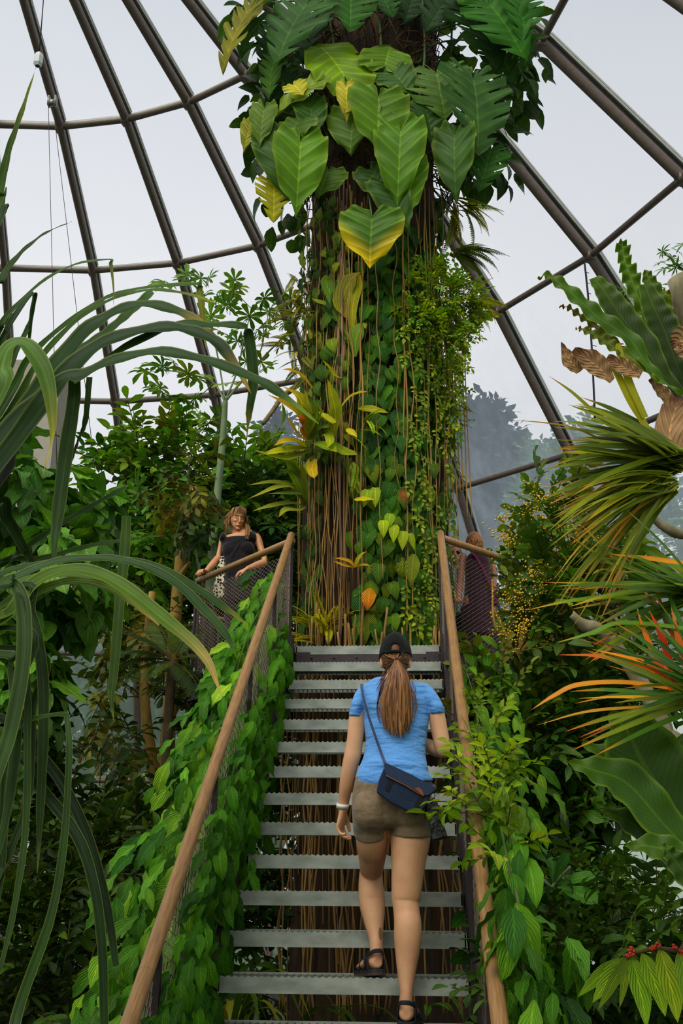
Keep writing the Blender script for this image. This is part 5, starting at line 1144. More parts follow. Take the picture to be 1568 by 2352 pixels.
spray('dracaena', 'second spiky dragon plant with orange and red leaves below the driftwood at the right', (1640, 1600), 3.0, 34, (110, 200), (190, 360), (13, 20), ['2f5a28', '44742c', '6a8430'], ['c8862a', 'd06a2a', '8a9c30'], .1,
      straight=[([(1640, 1600), (1454, 1570), (1330, 1574), (1270, 1600), (1219, 1631)], (12, 15, 16, 12, 0), 'c08a2c', 'd8962e'), ([(1620, 1620), (1372, 1632), (1230, 1666)], (10, 10, 0), 'b0902c', 'c88a3a'), ([(1640, 1580), (1454, 1530), (1372, 1508), (1280, 1504)], (14, 15, 13, 0), 'c86a2a', 'd8822a'), ([(1640, 1570), (1474, 1520), (1356, 1490)], (14, 15, 0), 'd0902a', 'd8a830'), ([(1640, 1610), (1454, 1602), (1324, 1604)], (12, 12, 0), 'c8a02c', 'd8a82e'), ([(1620, 1450), (1434, 1432), (1356, 1456), (1280, 1476)], (14, 16, 14, 0), '5a8a30', '8fa83a'), ([(1560, 1600), (1520, 1470), (1490, 1400)], (16, 18, 0), 'c03a24', 'd0522a'), ([(1550, 1600), (1490, 1480), (1462, 1400)], (16, 16, 0), 'd07a2a', 'd8902c'), ([(1600, 1620), (1560, 1480), (1540, 1390)], (16, 18, 0), 'c8722a', 'b8922c')])
NG = empty('nest_fern', P(1650, 2000, 3.0), 'big plain bird nest fern with broad green fronds at the lower right edge', 'fern')
for i, (pts, w, c1, Y) in enumerate([([(1680, 2080), (1560, 1880), (1480, 1760), (1440, 1680), (1400, 1638)], (60, 170, 190, 130, 10), '3c6a22', 3.05), ([(1680, 2060), (1530, 1900), (1440, 1800), (1360, 1768), (1300, 1750)], (30, 90, 100, 60, 0), '44762a', 2.95), ([(1640, 1960), (1500, 1820), (1420, 1750), (1336, 1706)], (40, 80, 70, 8), '35602a', 3.1),
    ([(1660, 2040), (1540, 1960), (1450, 1890), (1370, 1860)], (40, 80, 60, 0), '2f5626', 3.0), ([(1680, 2060), (1580, 1980), (1500, 1945), (1430, 1945)], (40, 70, 60, 0), '4a7c2a', 2.9), ([(1640, 1830), (1600, 1740), (1560, 1690)], (60, 90, 20), '4f7a2c', 3.15), ([(1640, 2100), (1560, 1990), (1520, 1940)], (30, 60, 10), '3a6426', 2.85)]):
    q = [P(x, y, Y) for x, y in pts]; mb = MB(); strap(mb, q, [x * ppm(Y) for x in w], 30, .22, (0, -.9, .4), 0, 6, lin(c1), lin('5a8a2c'), wave=.008, tipfrac=.3, seed=i); mb.build('frond', L_FERN, NG)
DL = empty('drooping_shrub', base(1560, 3.4), 'yellow-green drooping leaves on a red-berried twig in the bottom right corner', 'shrub')
tw = [P(1640, 2200, 3.3), P(1560, 2185, 3.3), P(1500, 2180, 3.3), P(1430, 2196, 3.3)]
limb(DL, [np.array([P(1640, 2200, 3.3)[0], 3.3, 0])] + tw, [.012, .008, .005], m_brn, 'twig')
for i, (a, b, w, c) in enumerate([((1420, 2200), (1338, 2275), 26, '6f9c28'), ((1432, 2200), (1372, 2285), 34, '7fa82c'), ((1440, 2195), (1385, 2300), 22, '6a8a2a'), ((1440, 2198), (1432, 2290), 18, '6f9028'), ((1450, 2195), (1490, 2330), 42, '78a828'), ((1475, 2190), (1530, 2300), 46, '82ac2a'), ((1515, 2180), (1562, 2310), 50, '90b02c'), ((1560, 2185), (1590, 2290), 40, '78a02a')]):
    p, q = P(*a, 3.3), P(*b, 3.2 - .02 * i); d = q - p; V, F, U = blade(np.linalg.norm(d) * 1.05, w * ppm(3.3), 'lance', 14, 4, .25, .35, .002); mb = MB(); mb.add(place(V, p, d, (.1, -.9, .4)), F, U, lin(c)); mb.build('leaf', L_SOFT, DL)
m_ber = mat('red_berry', 'b8321f', .35)
for x, y in ((1447, 2182), (1454, 2190), (1444, 2192), (1452, 2178), (1495, 2172), (1503, 2176), (1510, 2170), (1555, 2180), (1562, 2186), (1549, 2176)):
    mb = MB(); p = P(x, y, 3.28)
    for k in range(3): 
        q = p + rng.normal(size=3) * .004; tube(mb, [q - [0, 0, .005], q - [0, 0, .003], q, q + [0, 0, .003], q + [0, 0, .005]], [.001, .004, .005, .004, .001], 6)
    mb.build('berry', m_ber, DL)
R_ = empty('slender_tree', base(1620, 6.5), 'slender tree with small hand-shaped leaves behind the log at the right edge', 'tree')
limb(R_, [base(1620, 6.5), P(1640, 1000, 6.5), P(1600, 680, 6.5), P(1545, 600, 6.5), P(1528, 585, 6.5)], [.04, .02, .008, .005], m_brn, 'trunk')
O = np.array([P(x, y, 6.5) for x, y in ((1520, 582), (1512, 605), (1545, 595), (1560, 580), (1550, 618), (1565, 610), (1530, 615), (1520, 655), (1510, 660), (1440, 668), (1450, 690), (1430, 680), (1570, 560))]); n = len(O)
mb = MB(); instances(mb, [tpl_palm(8, 'lance', .2, .7, 4, 2, seed=3, arc=2.8, stem=.1)], O, rvec(n) * .5 + [-.4, 0, .2], np.tile([[0, -.5, 1.]], (n, 1)), rng.uniform(.1, .17, n), pal(['4f7f3a', '3c6c30'], n)); mb.build('foliage', L_SMALL, R_)
# ============================================================ outside the glass
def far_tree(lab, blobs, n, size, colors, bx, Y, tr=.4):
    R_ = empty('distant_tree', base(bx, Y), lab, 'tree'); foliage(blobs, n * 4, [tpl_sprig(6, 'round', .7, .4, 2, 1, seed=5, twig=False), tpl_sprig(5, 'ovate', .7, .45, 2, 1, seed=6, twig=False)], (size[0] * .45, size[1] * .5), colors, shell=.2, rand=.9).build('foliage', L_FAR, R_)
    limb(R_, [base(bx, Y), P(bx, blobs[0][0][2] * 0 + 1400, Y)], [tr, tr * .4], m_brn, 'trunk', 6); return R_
far_tree('tall dark blue-grey tree in the haze outside, right of the trunk', [blob(1090, 1010, 38, 55, 80), blob(1150, 1060, 38, 45, 70), blob(1100, 1120, 38, 80, 80), blob(1170, 1180, 38, 70, 90), blob(1080, 1230, 38, 90, 90), blob(1120, 980, 38, 30, 50), blob(1040, 1100, 38, 60, 120)], 800, (1.0, 2.0), ['22303a', '1c2a36', '2c3844'], 1100, 38)  # haze painted into the leaf colours as blue-grey
far_tree('hazy conifer outside the glass, left of the trunk', [blob(640, 1010, 40, 25, 60), blob(640, 1090, 40, 45, 70), blob(650, 1180, 40, 70, 90)], 220, (.9, 1.7), ['2a3c44', '24343c'], 645, 40)  # blue-grey leaf colours carry painted haze here too
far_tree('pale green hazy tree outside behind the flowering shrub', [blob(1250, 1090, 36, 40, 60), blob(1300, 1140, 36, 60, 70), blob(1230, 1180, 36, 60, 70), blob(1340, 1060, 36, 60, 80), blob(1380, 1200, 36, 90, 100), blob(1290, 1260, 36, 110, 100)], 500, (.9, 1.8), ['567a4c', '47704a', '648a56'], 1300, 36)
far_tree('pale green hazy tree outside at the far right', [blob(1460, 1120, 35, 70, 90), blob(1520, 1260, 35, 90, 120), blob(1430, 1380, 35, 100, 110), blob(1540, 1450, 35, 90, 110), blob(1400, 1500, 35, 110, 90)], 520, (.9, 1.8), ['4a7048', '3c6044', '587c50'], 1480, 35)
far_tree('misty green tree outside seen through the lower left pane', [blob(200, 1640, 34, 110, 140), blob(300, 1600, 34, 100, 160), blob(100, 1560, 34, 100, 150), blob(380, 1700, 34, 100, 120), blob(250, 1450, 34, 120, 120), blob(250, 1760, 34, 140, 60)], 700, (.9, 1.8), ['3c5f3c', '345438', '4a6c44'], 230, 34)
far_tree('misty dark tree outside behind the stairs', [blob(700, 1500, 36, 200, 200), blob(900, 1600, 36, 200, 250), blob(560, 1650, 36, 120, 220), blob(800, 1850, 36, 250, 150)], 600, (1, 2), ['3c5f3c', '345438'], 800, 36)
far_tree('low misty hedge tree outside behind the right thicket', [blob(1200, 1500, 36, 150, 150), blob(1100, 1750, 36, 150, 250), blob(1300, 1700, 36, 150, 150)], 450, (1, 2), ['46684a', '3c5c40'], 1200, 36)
R_ = empty('distant_bush', base(270, 31), 'pale cream-flowered bush outside the glass at the lower left', 'bush')
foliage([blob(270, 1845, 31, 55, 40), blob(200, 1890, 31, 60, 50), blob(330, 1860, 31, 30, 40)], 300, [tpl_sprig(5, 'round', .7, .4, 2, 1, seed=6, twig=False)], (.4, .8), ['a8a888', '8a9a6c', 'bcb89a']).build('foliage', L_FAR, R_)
R_ = empty('distant_bush', base(150, 30), 'low green hedge outside the glass at the lower left', 'bush')
foliage([blob(100, 1950, 30, 150, 80), blob(260, 1960, 30, 120, 60), blob(400, 1960, 30, 120, 90)], 500, [tpl_sprig(5, 'round', .7, .4, 2, 1, seed=6, twig=False)], (.5, .9), ['46643c', '547444', '3c5834']).build('foliage', L_FAR, R_)
m_tun = mat('white_film', 'dfe2e4', .6)
mb = MB(); tx0 = P(1330, 2000, 30)[0]; r = 5.2; V, F = [], []
for i in range(2):
    for j in range(13):
        a = PI * j / 12; V.append((tx0 + 6 + r * 1.25 * math.cos(a), 29 + i * 22, r * 1.15 * math.sin(a) - .2))
for j in range(12): F.append((j, j + 1, 14 + j, 13 + j))
V.append((tx0 + 6, 29, 0)); 
for j in range(12): F.append((j + 1, j, 26, -1))
mb.add(V, F); o = mb.build('poly_tunnel', m_tun, smooth=False); tag(o, 'white film tunnel greenhouse outside the dome at the right', 'greenhouse')
mb = MB()
for i in (0, .05):
    tube(mb, [(tx0 + 6 + (r * 1.25 + .05) * math.cos(PI * j / 24), 29 - .05, r * 1.15 * math.sin(PI * j / 24) - .1) for j in range(25)], .07, 6)
mb.build('hoop', m_cap, o)
# ============================================================ people
def m_skin(name, c, tattoo=None):
    m, nt, out = _nt(name); g = G(nt); b = g.n('ShaderNodeBsdfPrincipled'); g.l(b.outputs[0], out.inputs[0])
    tc = g.n('ShaderNodeTexCoord'); f = g.noise(9, 5, tc.outputs['Object']); c = lin(c)
    col = g.ramp(f, [(.3, (c[0] * .88, c[1] * .78, c[2] * .75)), (.7, c)])
    if tattoo is not None:
        gm = g.n('ShaderNodeNewGeometry'); vs = g.n('ShaderNodeVectorMath'); vs.operation = 'SUBTRACT'; g.l(gm.outputs['Position'], vs.inputs[0]); vs.inputs[1].default_value = tuple(tattoo)
        mp = g.n('ShaderNodeMapping'); mp.inputs['Scale'].default_value = (1 / .020, 1 / .03, 1 / .042); g.l(vs.outputs[0], mp.inputs[0])
        ln = g.n('ShaderNodeVectorMath'); ln.operation = 'LENGTH'; g.l(mp.outputs[0], ln.inputs[0])
        wv = g.n('ShaderNodeTexWave'); wv.inputs['Scale'].default_value = 60; wv.inputs['Distortion'].default_value = 3; g.l(gm.outputs['Position'], wv.inputs[0])
        mk = g.math('MULTIPLY', g.math('LESS_THAN', ln.outputs['Value'], 1.0), g.math('ADD', g.math('MULTIPLY', wv.outputs['Fac'], .4), .4))
        col = g.mix(mk, col, lin('3a3630'))
    g.l(col, b.inputs['Base Color']); b.inputs['Roughness'].default_value = .5; b.inputs['Specular IOR Level'].default_value = .3
    b.inputs['Subsurface Weight'].default_value = .12; b.inputs['Subsurface Radius'].default_value = (.02, .008, .005); b.inputs['Subsurface Scale'].default_value = .3
    return m
def m_cloth(name, c, c2=None, scale=60, rough=.85, wr=.5, wscale=(7, 7, 14), sheen=.2):
    m, nt, out = _nt(name); g = G(nt); b = g.n('ShaderNodeBsdfPrincipled'); g.l(b.outputs[0], out.inputs[0])
    tc = g.n('ShaderNodeTexCoord'); v = tc.outputs['Object']; c = lin(c); c2 = lin(c2) if c2 else tuple(x * .85 for x in c)
    g.l(g.ramp(g.noise(scale, 3, v, .8), [(.38, c2), (.62, c)]), b.inputs['Base Color'])
    b.inputs['Roughness'].default_value = rough; b.inputs['Sheen Weight'].default_value = sheen; b.inputs['Specular IOR Level'].default_value = .2
    mp = g.n('ShaderNodeMapping'); mp.inputs['Scale'].default_value = wscale; mp.inputs['Rotation'].default_value = (.3, .5, .2); g.l(v, mp.inputs[0])
    bp = g.n('ShaderNodeBump'); bp.inputs['Strength'].default_value = wr; bp.inputs['Distance'].default_value = .05
    g.l(g.noise(1.0, 3, mp.outputs[0], .5), bp.inputs['Height']); g.l(bp.outputs[0], b.inputs['Normal']); return m
def loft(mb, rings, seg=20, lat=(1, 0, 0), n=None, flat=0):
    """rings: (centre, half width, half depth); closed tapered solid"""
    C = np.array([r[0] for r in rings], float); n = n or max(len(rings) * 4, 8)
    cc = catmull(C, n); t = np.linspace(0, len(rings) - 1, n); k = np.arange(len(rings))
    def sm(v):
        return catmull(np.array([[x] for x in v]), n)[:, 0]
    rx, ry = sm([r[1] for r in rings]), sm([r[2] for r in rings])
    T = np.gradient(cc, axis=0); T /= np.linalg.norm(T, axis=1)[:, None] + 1e-12
    lat = np.asarray(lat, float); th = np.arange(seg) / seg * 2 * PI; V = []
    for i in range(n):
        a = unit(lat - T[i] * (lat @ T[i])); b = np.cross(T[i], a)
        V.append(cc[i] + np.cos(th)[:, None] * a * rx[i] + np.sin(th)[:, None] * b * ry[i])
    V = np.concatenate(V + [cc[:1] , cc[-1:]]); F = []
    for i in range(n - 1):
        for j in range(seg):
            q = (j + 1) % seg; F.append((i*seg + j, i*seg + q, (i+1)*seg + q, (i+1)*seg + j))
    for j in range(seg):
        q = (j + 1) % seg; F.append((q, j, n*seg, -1)); F.append(((n-1)*seg + j, (n-1)*seg + q, n*seg + 1, -1))
    mb.add(V, F); return mb
def ellip(mb, c, r, seg=20, nr=12, R=None):
    V, F = [], []
    for i in range(1, nr):
        p = PI * i / nr
        for j in range(seg):
            a = 2 * PI * j / seg; V.append((r[0] * math.sin(p) * math.cos(a), r[1] * math.sin(p) * math.sin(a), r[2] * math.cos(p)))
    n = len(V); V += [(0, 0, r[2]), (0, 0, -r[2])]
    for i in range(nr - 2):
        for j in range(seg):
            q = (j + 1) % seg; F.append((i*seg + j, (i+1)*seg + j, (i+1)*seg + q, i*seg + q))
    for j in range(seg):
        q = (j + 1) % seg; F.append((j, q, n, -1)); F.append(((nr-2)*seg + q, (nr-2)*seg + j, n + 1, -1))
    V = np.array(V)
    if R is not None: V = V @ np.asarray(R).T
    mb.add(V + np.asarray(c, float), F); return mb
def fuse(mb, voxel, name, m, parent, smooth=4, fac=.5):
    """join overlapping solids into one continuous surface"""
    me = mb.mesh('tmp'); o = bpy.data.objects.new('tmp', me); COL.objects.link(o)
    r = o.modifiers.new('r', 'REMESH'); r.mode = 'VOXEL'; r.voxel_size = voxel; r.use_smooth_shade = True
    s = o.modifiers.new('s', 'SMOOTH'); s.iterations = smooth; s.factor = fac
    dg = bpy.context.evaluated_depsgraph_get(); dg.update()
    m2 = bpy.data.meshes.new_from_object(o.evaluated_get(dg)); m2.materials.clear()
    bpy.data.objects.remove(o); m2.name = name
    return link(name, m2, m, parent, True)
def hand(mb, wrist, palm_dir, palm_nrm, side, curl=.5, s=1.0, spread=.12, thumb=.6):
    """palm + five separate bent fingers; palm_nrm points out of the palm; side=+1 thumb on the +lat side"""
    d = unit(palm_dir); nrm = unit(np.asarray(palm_nrm, float) - d * (np.asarray(palm_nrm, float) @ d)); lt = np.cross(d, nrm) * side
    w = np.asarray(wrist, float)
    loft(mb, [(w - d * .012 * s, .024 * s, .018 * s), (w + d * .02 * s, .029 * s, .016 * s), (w + d * .055 * s, .038 * s, .014 * s), (w + d * .085 * s, .038 * s, .011 * s)], 14, lt)
    for k, (off, l) in enumerate(((.030, .068), (.0105, .076), (-.010, .071), (-.029, .057))):
        p = w + d * (.075 + .006 * (k in (1, 2))) * s + lt * off * s; pts = [p - d * .01 * s, p]; dd = unit(d + lt * spread * (1.5 - k) * .6); a = 0
        for seg_ in (.45, .31, .26):
            a += curl * (1.0 if seg_ > .4 else 1.15) * (1 + .12 * k); q = dd * math.cos(a) + nrm * math.sin(a); p = p + q * l * seg_ * s; pts.append(p)
        tube(mb, pts, [.0088 * s, .0088 * s, .0080 * s, .0074 * s, .0058 * s], 10, n=14)
    p = w + d * .018 * s + lt * .024 * s; q1 = unit(d * .75 + lt * thumb + nrm * .25); q2 = unit(d * .9 + lt * thumb * .3 + nrm * .35)
    tube(mb, [p - q1 * .01 * s, p, p + q1 * .038 * s, p + q1 * .038 * s + q2 * .028 * s, p + q1 * .038 * s + q2 * .05 * s], [.014 * s, .0135 * s, .0105 * s, .0095 * s, .007 * s], 10, n=14)

# ------------------------------------------------------------ the woman climbing the stairs
def T3(x, y, Y): return P(720 + x / 4.275, 1430 + y / 4.275, Y)
def T4(x, y, Y): return P(740 + x / 4.3556, 1850 + y / 4.3556, Y)
def r3(y, L, R, Y, d, dy=0): return (T3((L + R) / 2, y, Y), (R - L) / 2 / 4.275 * ppm(Y, 1430 + y / 4.275), d)
def r4(y, L, R, Y, d): return (T4((L + R) / 2, y, Y), (R - L) / 2 / 4.3556 * ppm(Y, 1850 + y / 4.3556), d)
foot = np.array([0, 4.85, tz(14)])
WM = empty('person', (T4(850, 2100, 4.8)[0], 4.8, tz(14)), 'woman seen from behind climbing the stairs in blue t-shirt, khaki shorts and black cap', 'person')
mb = MB()
# right leg (straight, standing on the lower tread)
loft(mb, [r4(120, 670, 1090, 4.93, .10), r4(250, 675, 1088, 4.93, .10), r4(400, 681, 1068, 4.925, .098), r4(500, 685, 1046, 4.92, .092), r4(600, 690, 1028, 4.915, .085), r4(700, 690, 1010, 4.91, .078), r4(800, 690, 1000, 4.905, .07), r4(900, 691, 984, 4.90, .062), r4(950, 693, 975, 4.90, .058), r4(1000, 703, 970, 4.895, .056), r4(1100, 714, 980, 4.885, .058), r4(1200, 717, 994, 4.87, .061), r4(1300, 716, 996, 4.865, .06), r4(1400, 721, 985, 4.86, .056), r4(1500, 730, 968, 4.855, .05), r4(1600, 740, 948, 4.85, .044), r4(1700, 752, 931, 4.845, .039), r4(1800, 766, 915, 4.84, .036), r4(1880, 775, 906, 4.835, .036), r4(1960, 768, 905, 4.835, .038), r4(2040, 762, 905, 4.835, .04), r4(2120, 770, 905, 4.83, .04)], 24)
hr = np.array([T4(840, 2150, 4.80)[0], 4.80, tz(14) + .052]); fd = unit((.12, 1, 0)); fl = np.cross(fd, (0, 0, 1))
loft(mb, [(hr - fd * .022 + [0, 0, .0], .022, .02), (hr + fd * .0 , .031, .028), (hr + fd * .05 + [0, 0, .01], .033, .038), (hr + fd * .12 + [0, 0, .002], .038, .028), (hr + fd * .17 + [0, 0, -.008], .043, .018), (hr + fd * .21 + [0, 0, -.014], .038, .012)], 16, fl)
for k in range(5): p = hr + fd * (.2 - .008 * k) + fl * (-.034 + .017 * k) * 1 + [0, 0, -.014]; tube(mb, [p, p + fd * .018, p + fd * (.034 - .003 * k)], [.010 - .0008 * k, .0095 - .0008 * k, .006], 10, n=8)
# left leg (thigh swung forward, shin up from the next tread)
loft(mb, [r4(100, 330, 680, 4.93, .10), r4(250, 328, 675, 4.95, .10), r4(350, 336, 662, 4.98, .098), r4(420, 348, 650, 5.02, .092), r4(500, 360, 636, 5.06, .085), r4(580, 370, 620, 5.11, .075), r4(640, 376, 608, 5.16, .062), r4(690, 380, 600, 5.19, .05)], 24)
loft(mb, [r4(600, 390, 600, 5.20, .05), r4(660, 374, 604, 5.18, .056), r4(720, 366, 606, 5.165, .060), r4(800, 360, 611, 5.15, .062), r4(900, 361, 624, 5.135, .061), r4(960, 365, 628, 5.13, .06), r4(1020, 376, 629, 5.12, .058), r4(1100, 398, 624, 5.105, .053), r4(1200, 425, 616, 5.09, .046), r4(1300, 456, 609, 5.075, .039), r4(1370, 470, 606, 5.065, .037), r4(1440, 474, 610, 5.06, .038), r4(1500, 474, 610, 5.055, .04), r4(1560, 472, 604, 5.05, .038)], 24)
hl = np.array([T4(538, 1575, 5.035)[0], 5.035, T4(538, 1575, 5.035)[2] + .0]); fd2 = unit((-.32, 1, -.10)); fl2 = unit(np.cross(fd2, (0, 0, 1)))
loft(mb, [(hl - fd2 * .022, .022, .02), (hl, .030, .030), (hl + fd2 * .05 + [0, 0, .01], .033, .038), (hl + fd2 * .12, .038, .026), (hl + fd2 * .17 + [0, 0, -.006], .043, .018), (hl + fd2 * .21 + [0, 0, -.01], .038, .012)], 16, fl2)
for k in range(5): p = hl + fd2 * (.2 - .008 * k) + fl2 * (.034 - .017 * k) + [0, 0, -.01]; tube(mb, [p, p + fd2 * .018, p + fd2 * (.034 - .003 * k)], [.010 - .0008 * k, .0095 - .0008 * k, .006], 10, n=8)
# pelvis, torso, neck, head
TOR = [r3(2000, 440, 1100, 4.93, .08), r3(1850, 400, 1140, 4.93, .105), r3(1700, 400, 1140, 4.93, .105), r3(1500, 455, 1115, 4.94, .095), r3(1300, 520, 1080, 4.96, .082), r3(1150, 525, 1080, 4.97, .082), r3(950, 505, 1110, 4.985, .09), r3(780, 500, 1115, 4.995, .09), r3(680, 540, 1070, 5.0, .07), r3(625, 600, 1010, 5.0, .055), r3(575, 670, 950, 5.0, .05), r3(520, 715, 905, 5.01, .048), r3(450, 720, 900, 5.025, .048), r3(380, 730, 890, 5.03, .05)]
loft(mb, TOR, 28)
HC = T3(805, 318, 5.03); ellip(mb, HC + [0, .0, 0], (.071, .09, .098), 28, 18); ellip(mb, HC + [0, .055, -.055], (.05, .045, .055)); tube(mb, [HC + [0, .085, -.01], HC + [0, .108, -.03], HC + [0, .1, -.038]], [.006, .011, .007], 8)
for s, x in ((-1, 668), (1, 940)):
    e = T3(x, 392, 5.02); ellip(mb, e, (.009, .018, .031), 14, 8)
# arms
loft(mb, [r3(680, 450, 600, 4.995, .035), r3(760, 385, 530, 4.99, .048), r3(850, 360, 512, 4.985, .045), r3(930, 347, 503, 4.98, .043), r3(1050, 333, 500, 4.975, .042), r3(1150, 325, 487, 4.97, .040), r3(1250, 308, 475, 4.965, .037), r3(1320, 294, 462, 4.96, .036), r3(1400, 279, 438, 4.965, .037), r3(1500, 262, 412, 4.975, .036), r3(1600, 252, 388, 4.985, .032), r3(1700, 246, 362, 5.0, .027), r3(1780, 243, 346, 5.01, .023), r3(1850, 240, 336, 5.015, .021)], 20)
loft(mb, [r3(680, 1020, 1170, 4.995, .035), r3(760, 1085, 1235, 4.99, .048), r3(860, 1122, 1272, 4.985, .045), r3(930, 1132, 1294, 4.98, .043), r3(1030, 1146, 1312, 4.975, .042), r3(1120, 1165, 1328, 4.97, .040), r3(1200, 1182, 1337, 4.965, .036), r3(1262, 1200, 1336, 4.965, .028)], 20)
ellip(mb, T3(1270, 1245, 4.968), (.034, .036, .038), 18, 12); eb = T3(1270, 1240, 4.968); wr = T3(1000, 1150, 5.22)
loft(mb, [(eb, .034, .034), (eb * .8 + wr * .2 + [0, 0, -.012], .035, .037), (eb * .45 + wr * .55 - [0, 0, .008], .032, .034), (wr, .022, .025)], 18, (0, 0, 1))
hand(mb, wr, (-.7, .25, .2), (0, .3, 1), 1, .6, .95)
# left hand: relaxed, fingers curling toward the leg
wl = T3(288, 1850, 5.015)
hand(mb, wl, T3(262, 2010, 5.03) - wl, (.85, -.35, .1), -1, .5, 1.0, .1, .55)
body = fuse(mb, .0042, 'body', m_skin('fair_skin', 'dfae88', T4(600, 1262, 5.03)), WM, 5)
# t-shirt
mb = MB()
loft(mb, [r3(1578, 408, 1170, 4.93, .126), r3(1560, 408, 1168, 4.93, .126), r3(1500, 424, 1148, 4.935, .12), r3(1400, 466, 1120, 4.945, .104), r3(1300, 497, 1100, 4.955, .098), r3(1200, 507, 1100, 4.965, .098), r3(1100, 504, 1112, 4.975, .102), r3(930, 480, 1135, 4.985, .106), r3(800, 468, 1142, 4.995, .106), r3(700, 430, 1180, 5.0, .088), r3(645, 460, 1145, 5.0, .078), r3(600, 535, 1065, 5.0, .066), r3(560, 640, 970, 5.0, .052)], 30)
for sg, pts in ((-1, [r3(660, 480, 640, 5.0, .04), r3(720, 405, 565, 4.99, .05), r3(800, 370, 515, 4.985, .052), r3(880, 350, 492, 4.98, .052), r3(932, 342, 484, 4.98, .050)]), (1, [r3(660, 965, 1130, 5.0, .04), r3(720, 1045, 1205, 4.99, .05), r3(800, 1108, 1256, 4.985, .052), r3(860, 1132, 1282, 4.98, .052), r3(905, 1138, 1292, 4.98, .050)])): loft(mb, pts, 22)
# soft horizontal folds at the waist
for y, l, r_, d in ((1450, 450, 1128, .118), (1530, 425, 1146, .124)): loft(mb, [r3(y - 22, l + 15, r_ - 12, 4.935, d - .012), r3(y, l, r_, 4.933, d), r3(y + 25, l + 12, r_ - 10, 4.935, d - .012)], 30, n=8)
shirt = fuse(mb, .005, 't_shirt', m_cloth('heather_blue', '74acea', '5a94d8', 260, .85, .9, (4, 4, 14)), WM, 4)
# shorts
mb = MB()
loft(mb, [r3(1530, 440, 1125, 4.935, .105), r3(1575, 412, 1150, 4.932, .115), r3(1610, 398, 1152, 4.93, .119), r3(1700, 382, 1158, 4.925, .122), r3(1820, 376, 1160, 4.925, .125), r3(1930, 384, 1155, 4.93, .118), r3(2000, 420, 1130, 4.935, .09)], 30)
loft(mb, [r3(1800, 380, 735, 4.925, .10), r3(1900, 380, 748, 4.93, .112), r3(2000, 386, 748, 4.95, .113), r3(2085, 402, 745, 4.965, .112)], 24)
loft(mb, [r3(1800, 790, 1160, 4.925, .10), r3(1900, 765, 1158, 4.925, .112), r3(2000, 755, 1158, 4.925, .112), r3(2095, 752, 1160, 4.93, .112)], 24)
for x in (575, 945): ellip(mb, T3(x, 1850, 4.865), (.088, .075, .10), 24, 16)
shorts = fuse(mb, .005, 'shorts', m_cloth('khaki_cotton', '8d7860', '7d6a54', 30, .8, .6, (4, 4, 9)), WM, 4)
# cap
m_cap2 = m_cloth('black_cotton', '1c1d1c', '141514', 80, .9, .2, (9, 9, 9), .1)
mb = MB(); cc = T3(803, 325, 5.03); rx, ry, rz = .080, .099, (T3(803, 95, 5.03)[2] - cc[2]) * 1.0; nr, ns = 22, 72; V, F = [], []
for i in range(nr + 1):
    el = PI / 2 * i / nr
    for j in range(ns):
        a = 2 * PI * j / ns; V.append((rx * math.cos(el) * math.cos(a), ry * math.cos(el) * math.sin(a), rz * math.sin(el) - .004 * abs(math.cos(a)) * math.cos(el)))
def capface(i, j):
    a = 2 * PI * (j + .5) / ns - 1.5 * PI; el = PI / 2 * (i + .5) / nr       # a=0 at the back
    return (a / .30) ** 2 + ((el - .08) / .30) ** 2 > 1 or i < 0
for i in range(nr):
    for j in range(ns):
        q = (j + 1) % ns
        if capface(i, j): F.append((i*ns + j, i*ns + q, (i+1)*ns + q, (i+1)*ns + j))
mb.add(np.array(V) + cc, F)
capo = mb.build('cap', m_cap2, WM); sd = capo.modifiers.new('thick', 'SOLIDIFY'); sd.thickness = .003
mb = MB(); th = np.linspace(1.5 * PI - .62, 1.5 * PI + .62, 24); tube(mb, np.stack([cc[0] + (rx + .002) * np.cos(th), cc[1] + (ry + .002) * np.sin(th), cc[2] - .001 + 0 * th], 1), .0022, 6, rad2=.0085); mb.build('strap', m_cap2, capo)
mb = MB(); box(mb, T3(872, 308, 4.925), (.012, .004, .02)); mb.build('buckle', m_gask, capo, smooth=False)
mb = MB(); ellip(mb, cc + [0, 0, rz + .001], (.006, .006, .003), 10, 6)
for k in range(6):
    a = 2 * PI * (k + .5) / 6; el = np.linspace(.0 if abs(math.sin(a) + 1) > .3 else .45, PI / 2, 16); tube(mb, np.stack([cc[0] + (rx + .0015) * np.cos(el) * math.cos(a), cc[1] + (ry + .0015) * np.cos(el) * math.sin(a), cc[2] + (rz + .0012) * np.sin(el)], 1), .0009, 4)
mb.build('seam', m_cap2, capo)
mb = MB(); V = []
for i in range(13):
    a = PI * (.22 + .56 * i / 12)
    for rr_, dz in ((.97, .012), (1.35, -.004), (1.72, -.02)): V.append((rx * math.cos(a) * (.97 + (rr_ - .97) * .25), ry * math.sin(a) * rr_, dz - .012))
mb.add(np.array(V) + cc, [(i*3 + j, i*3 + j + 1, i*3 + j + 4, i*3 + j + 3) for i in range(12) for j in range(2)]); b_ = mb.build('brim', m_cap2, capo); b_.modifiers.new('t', 'SOLIDIFY').thickness = .003
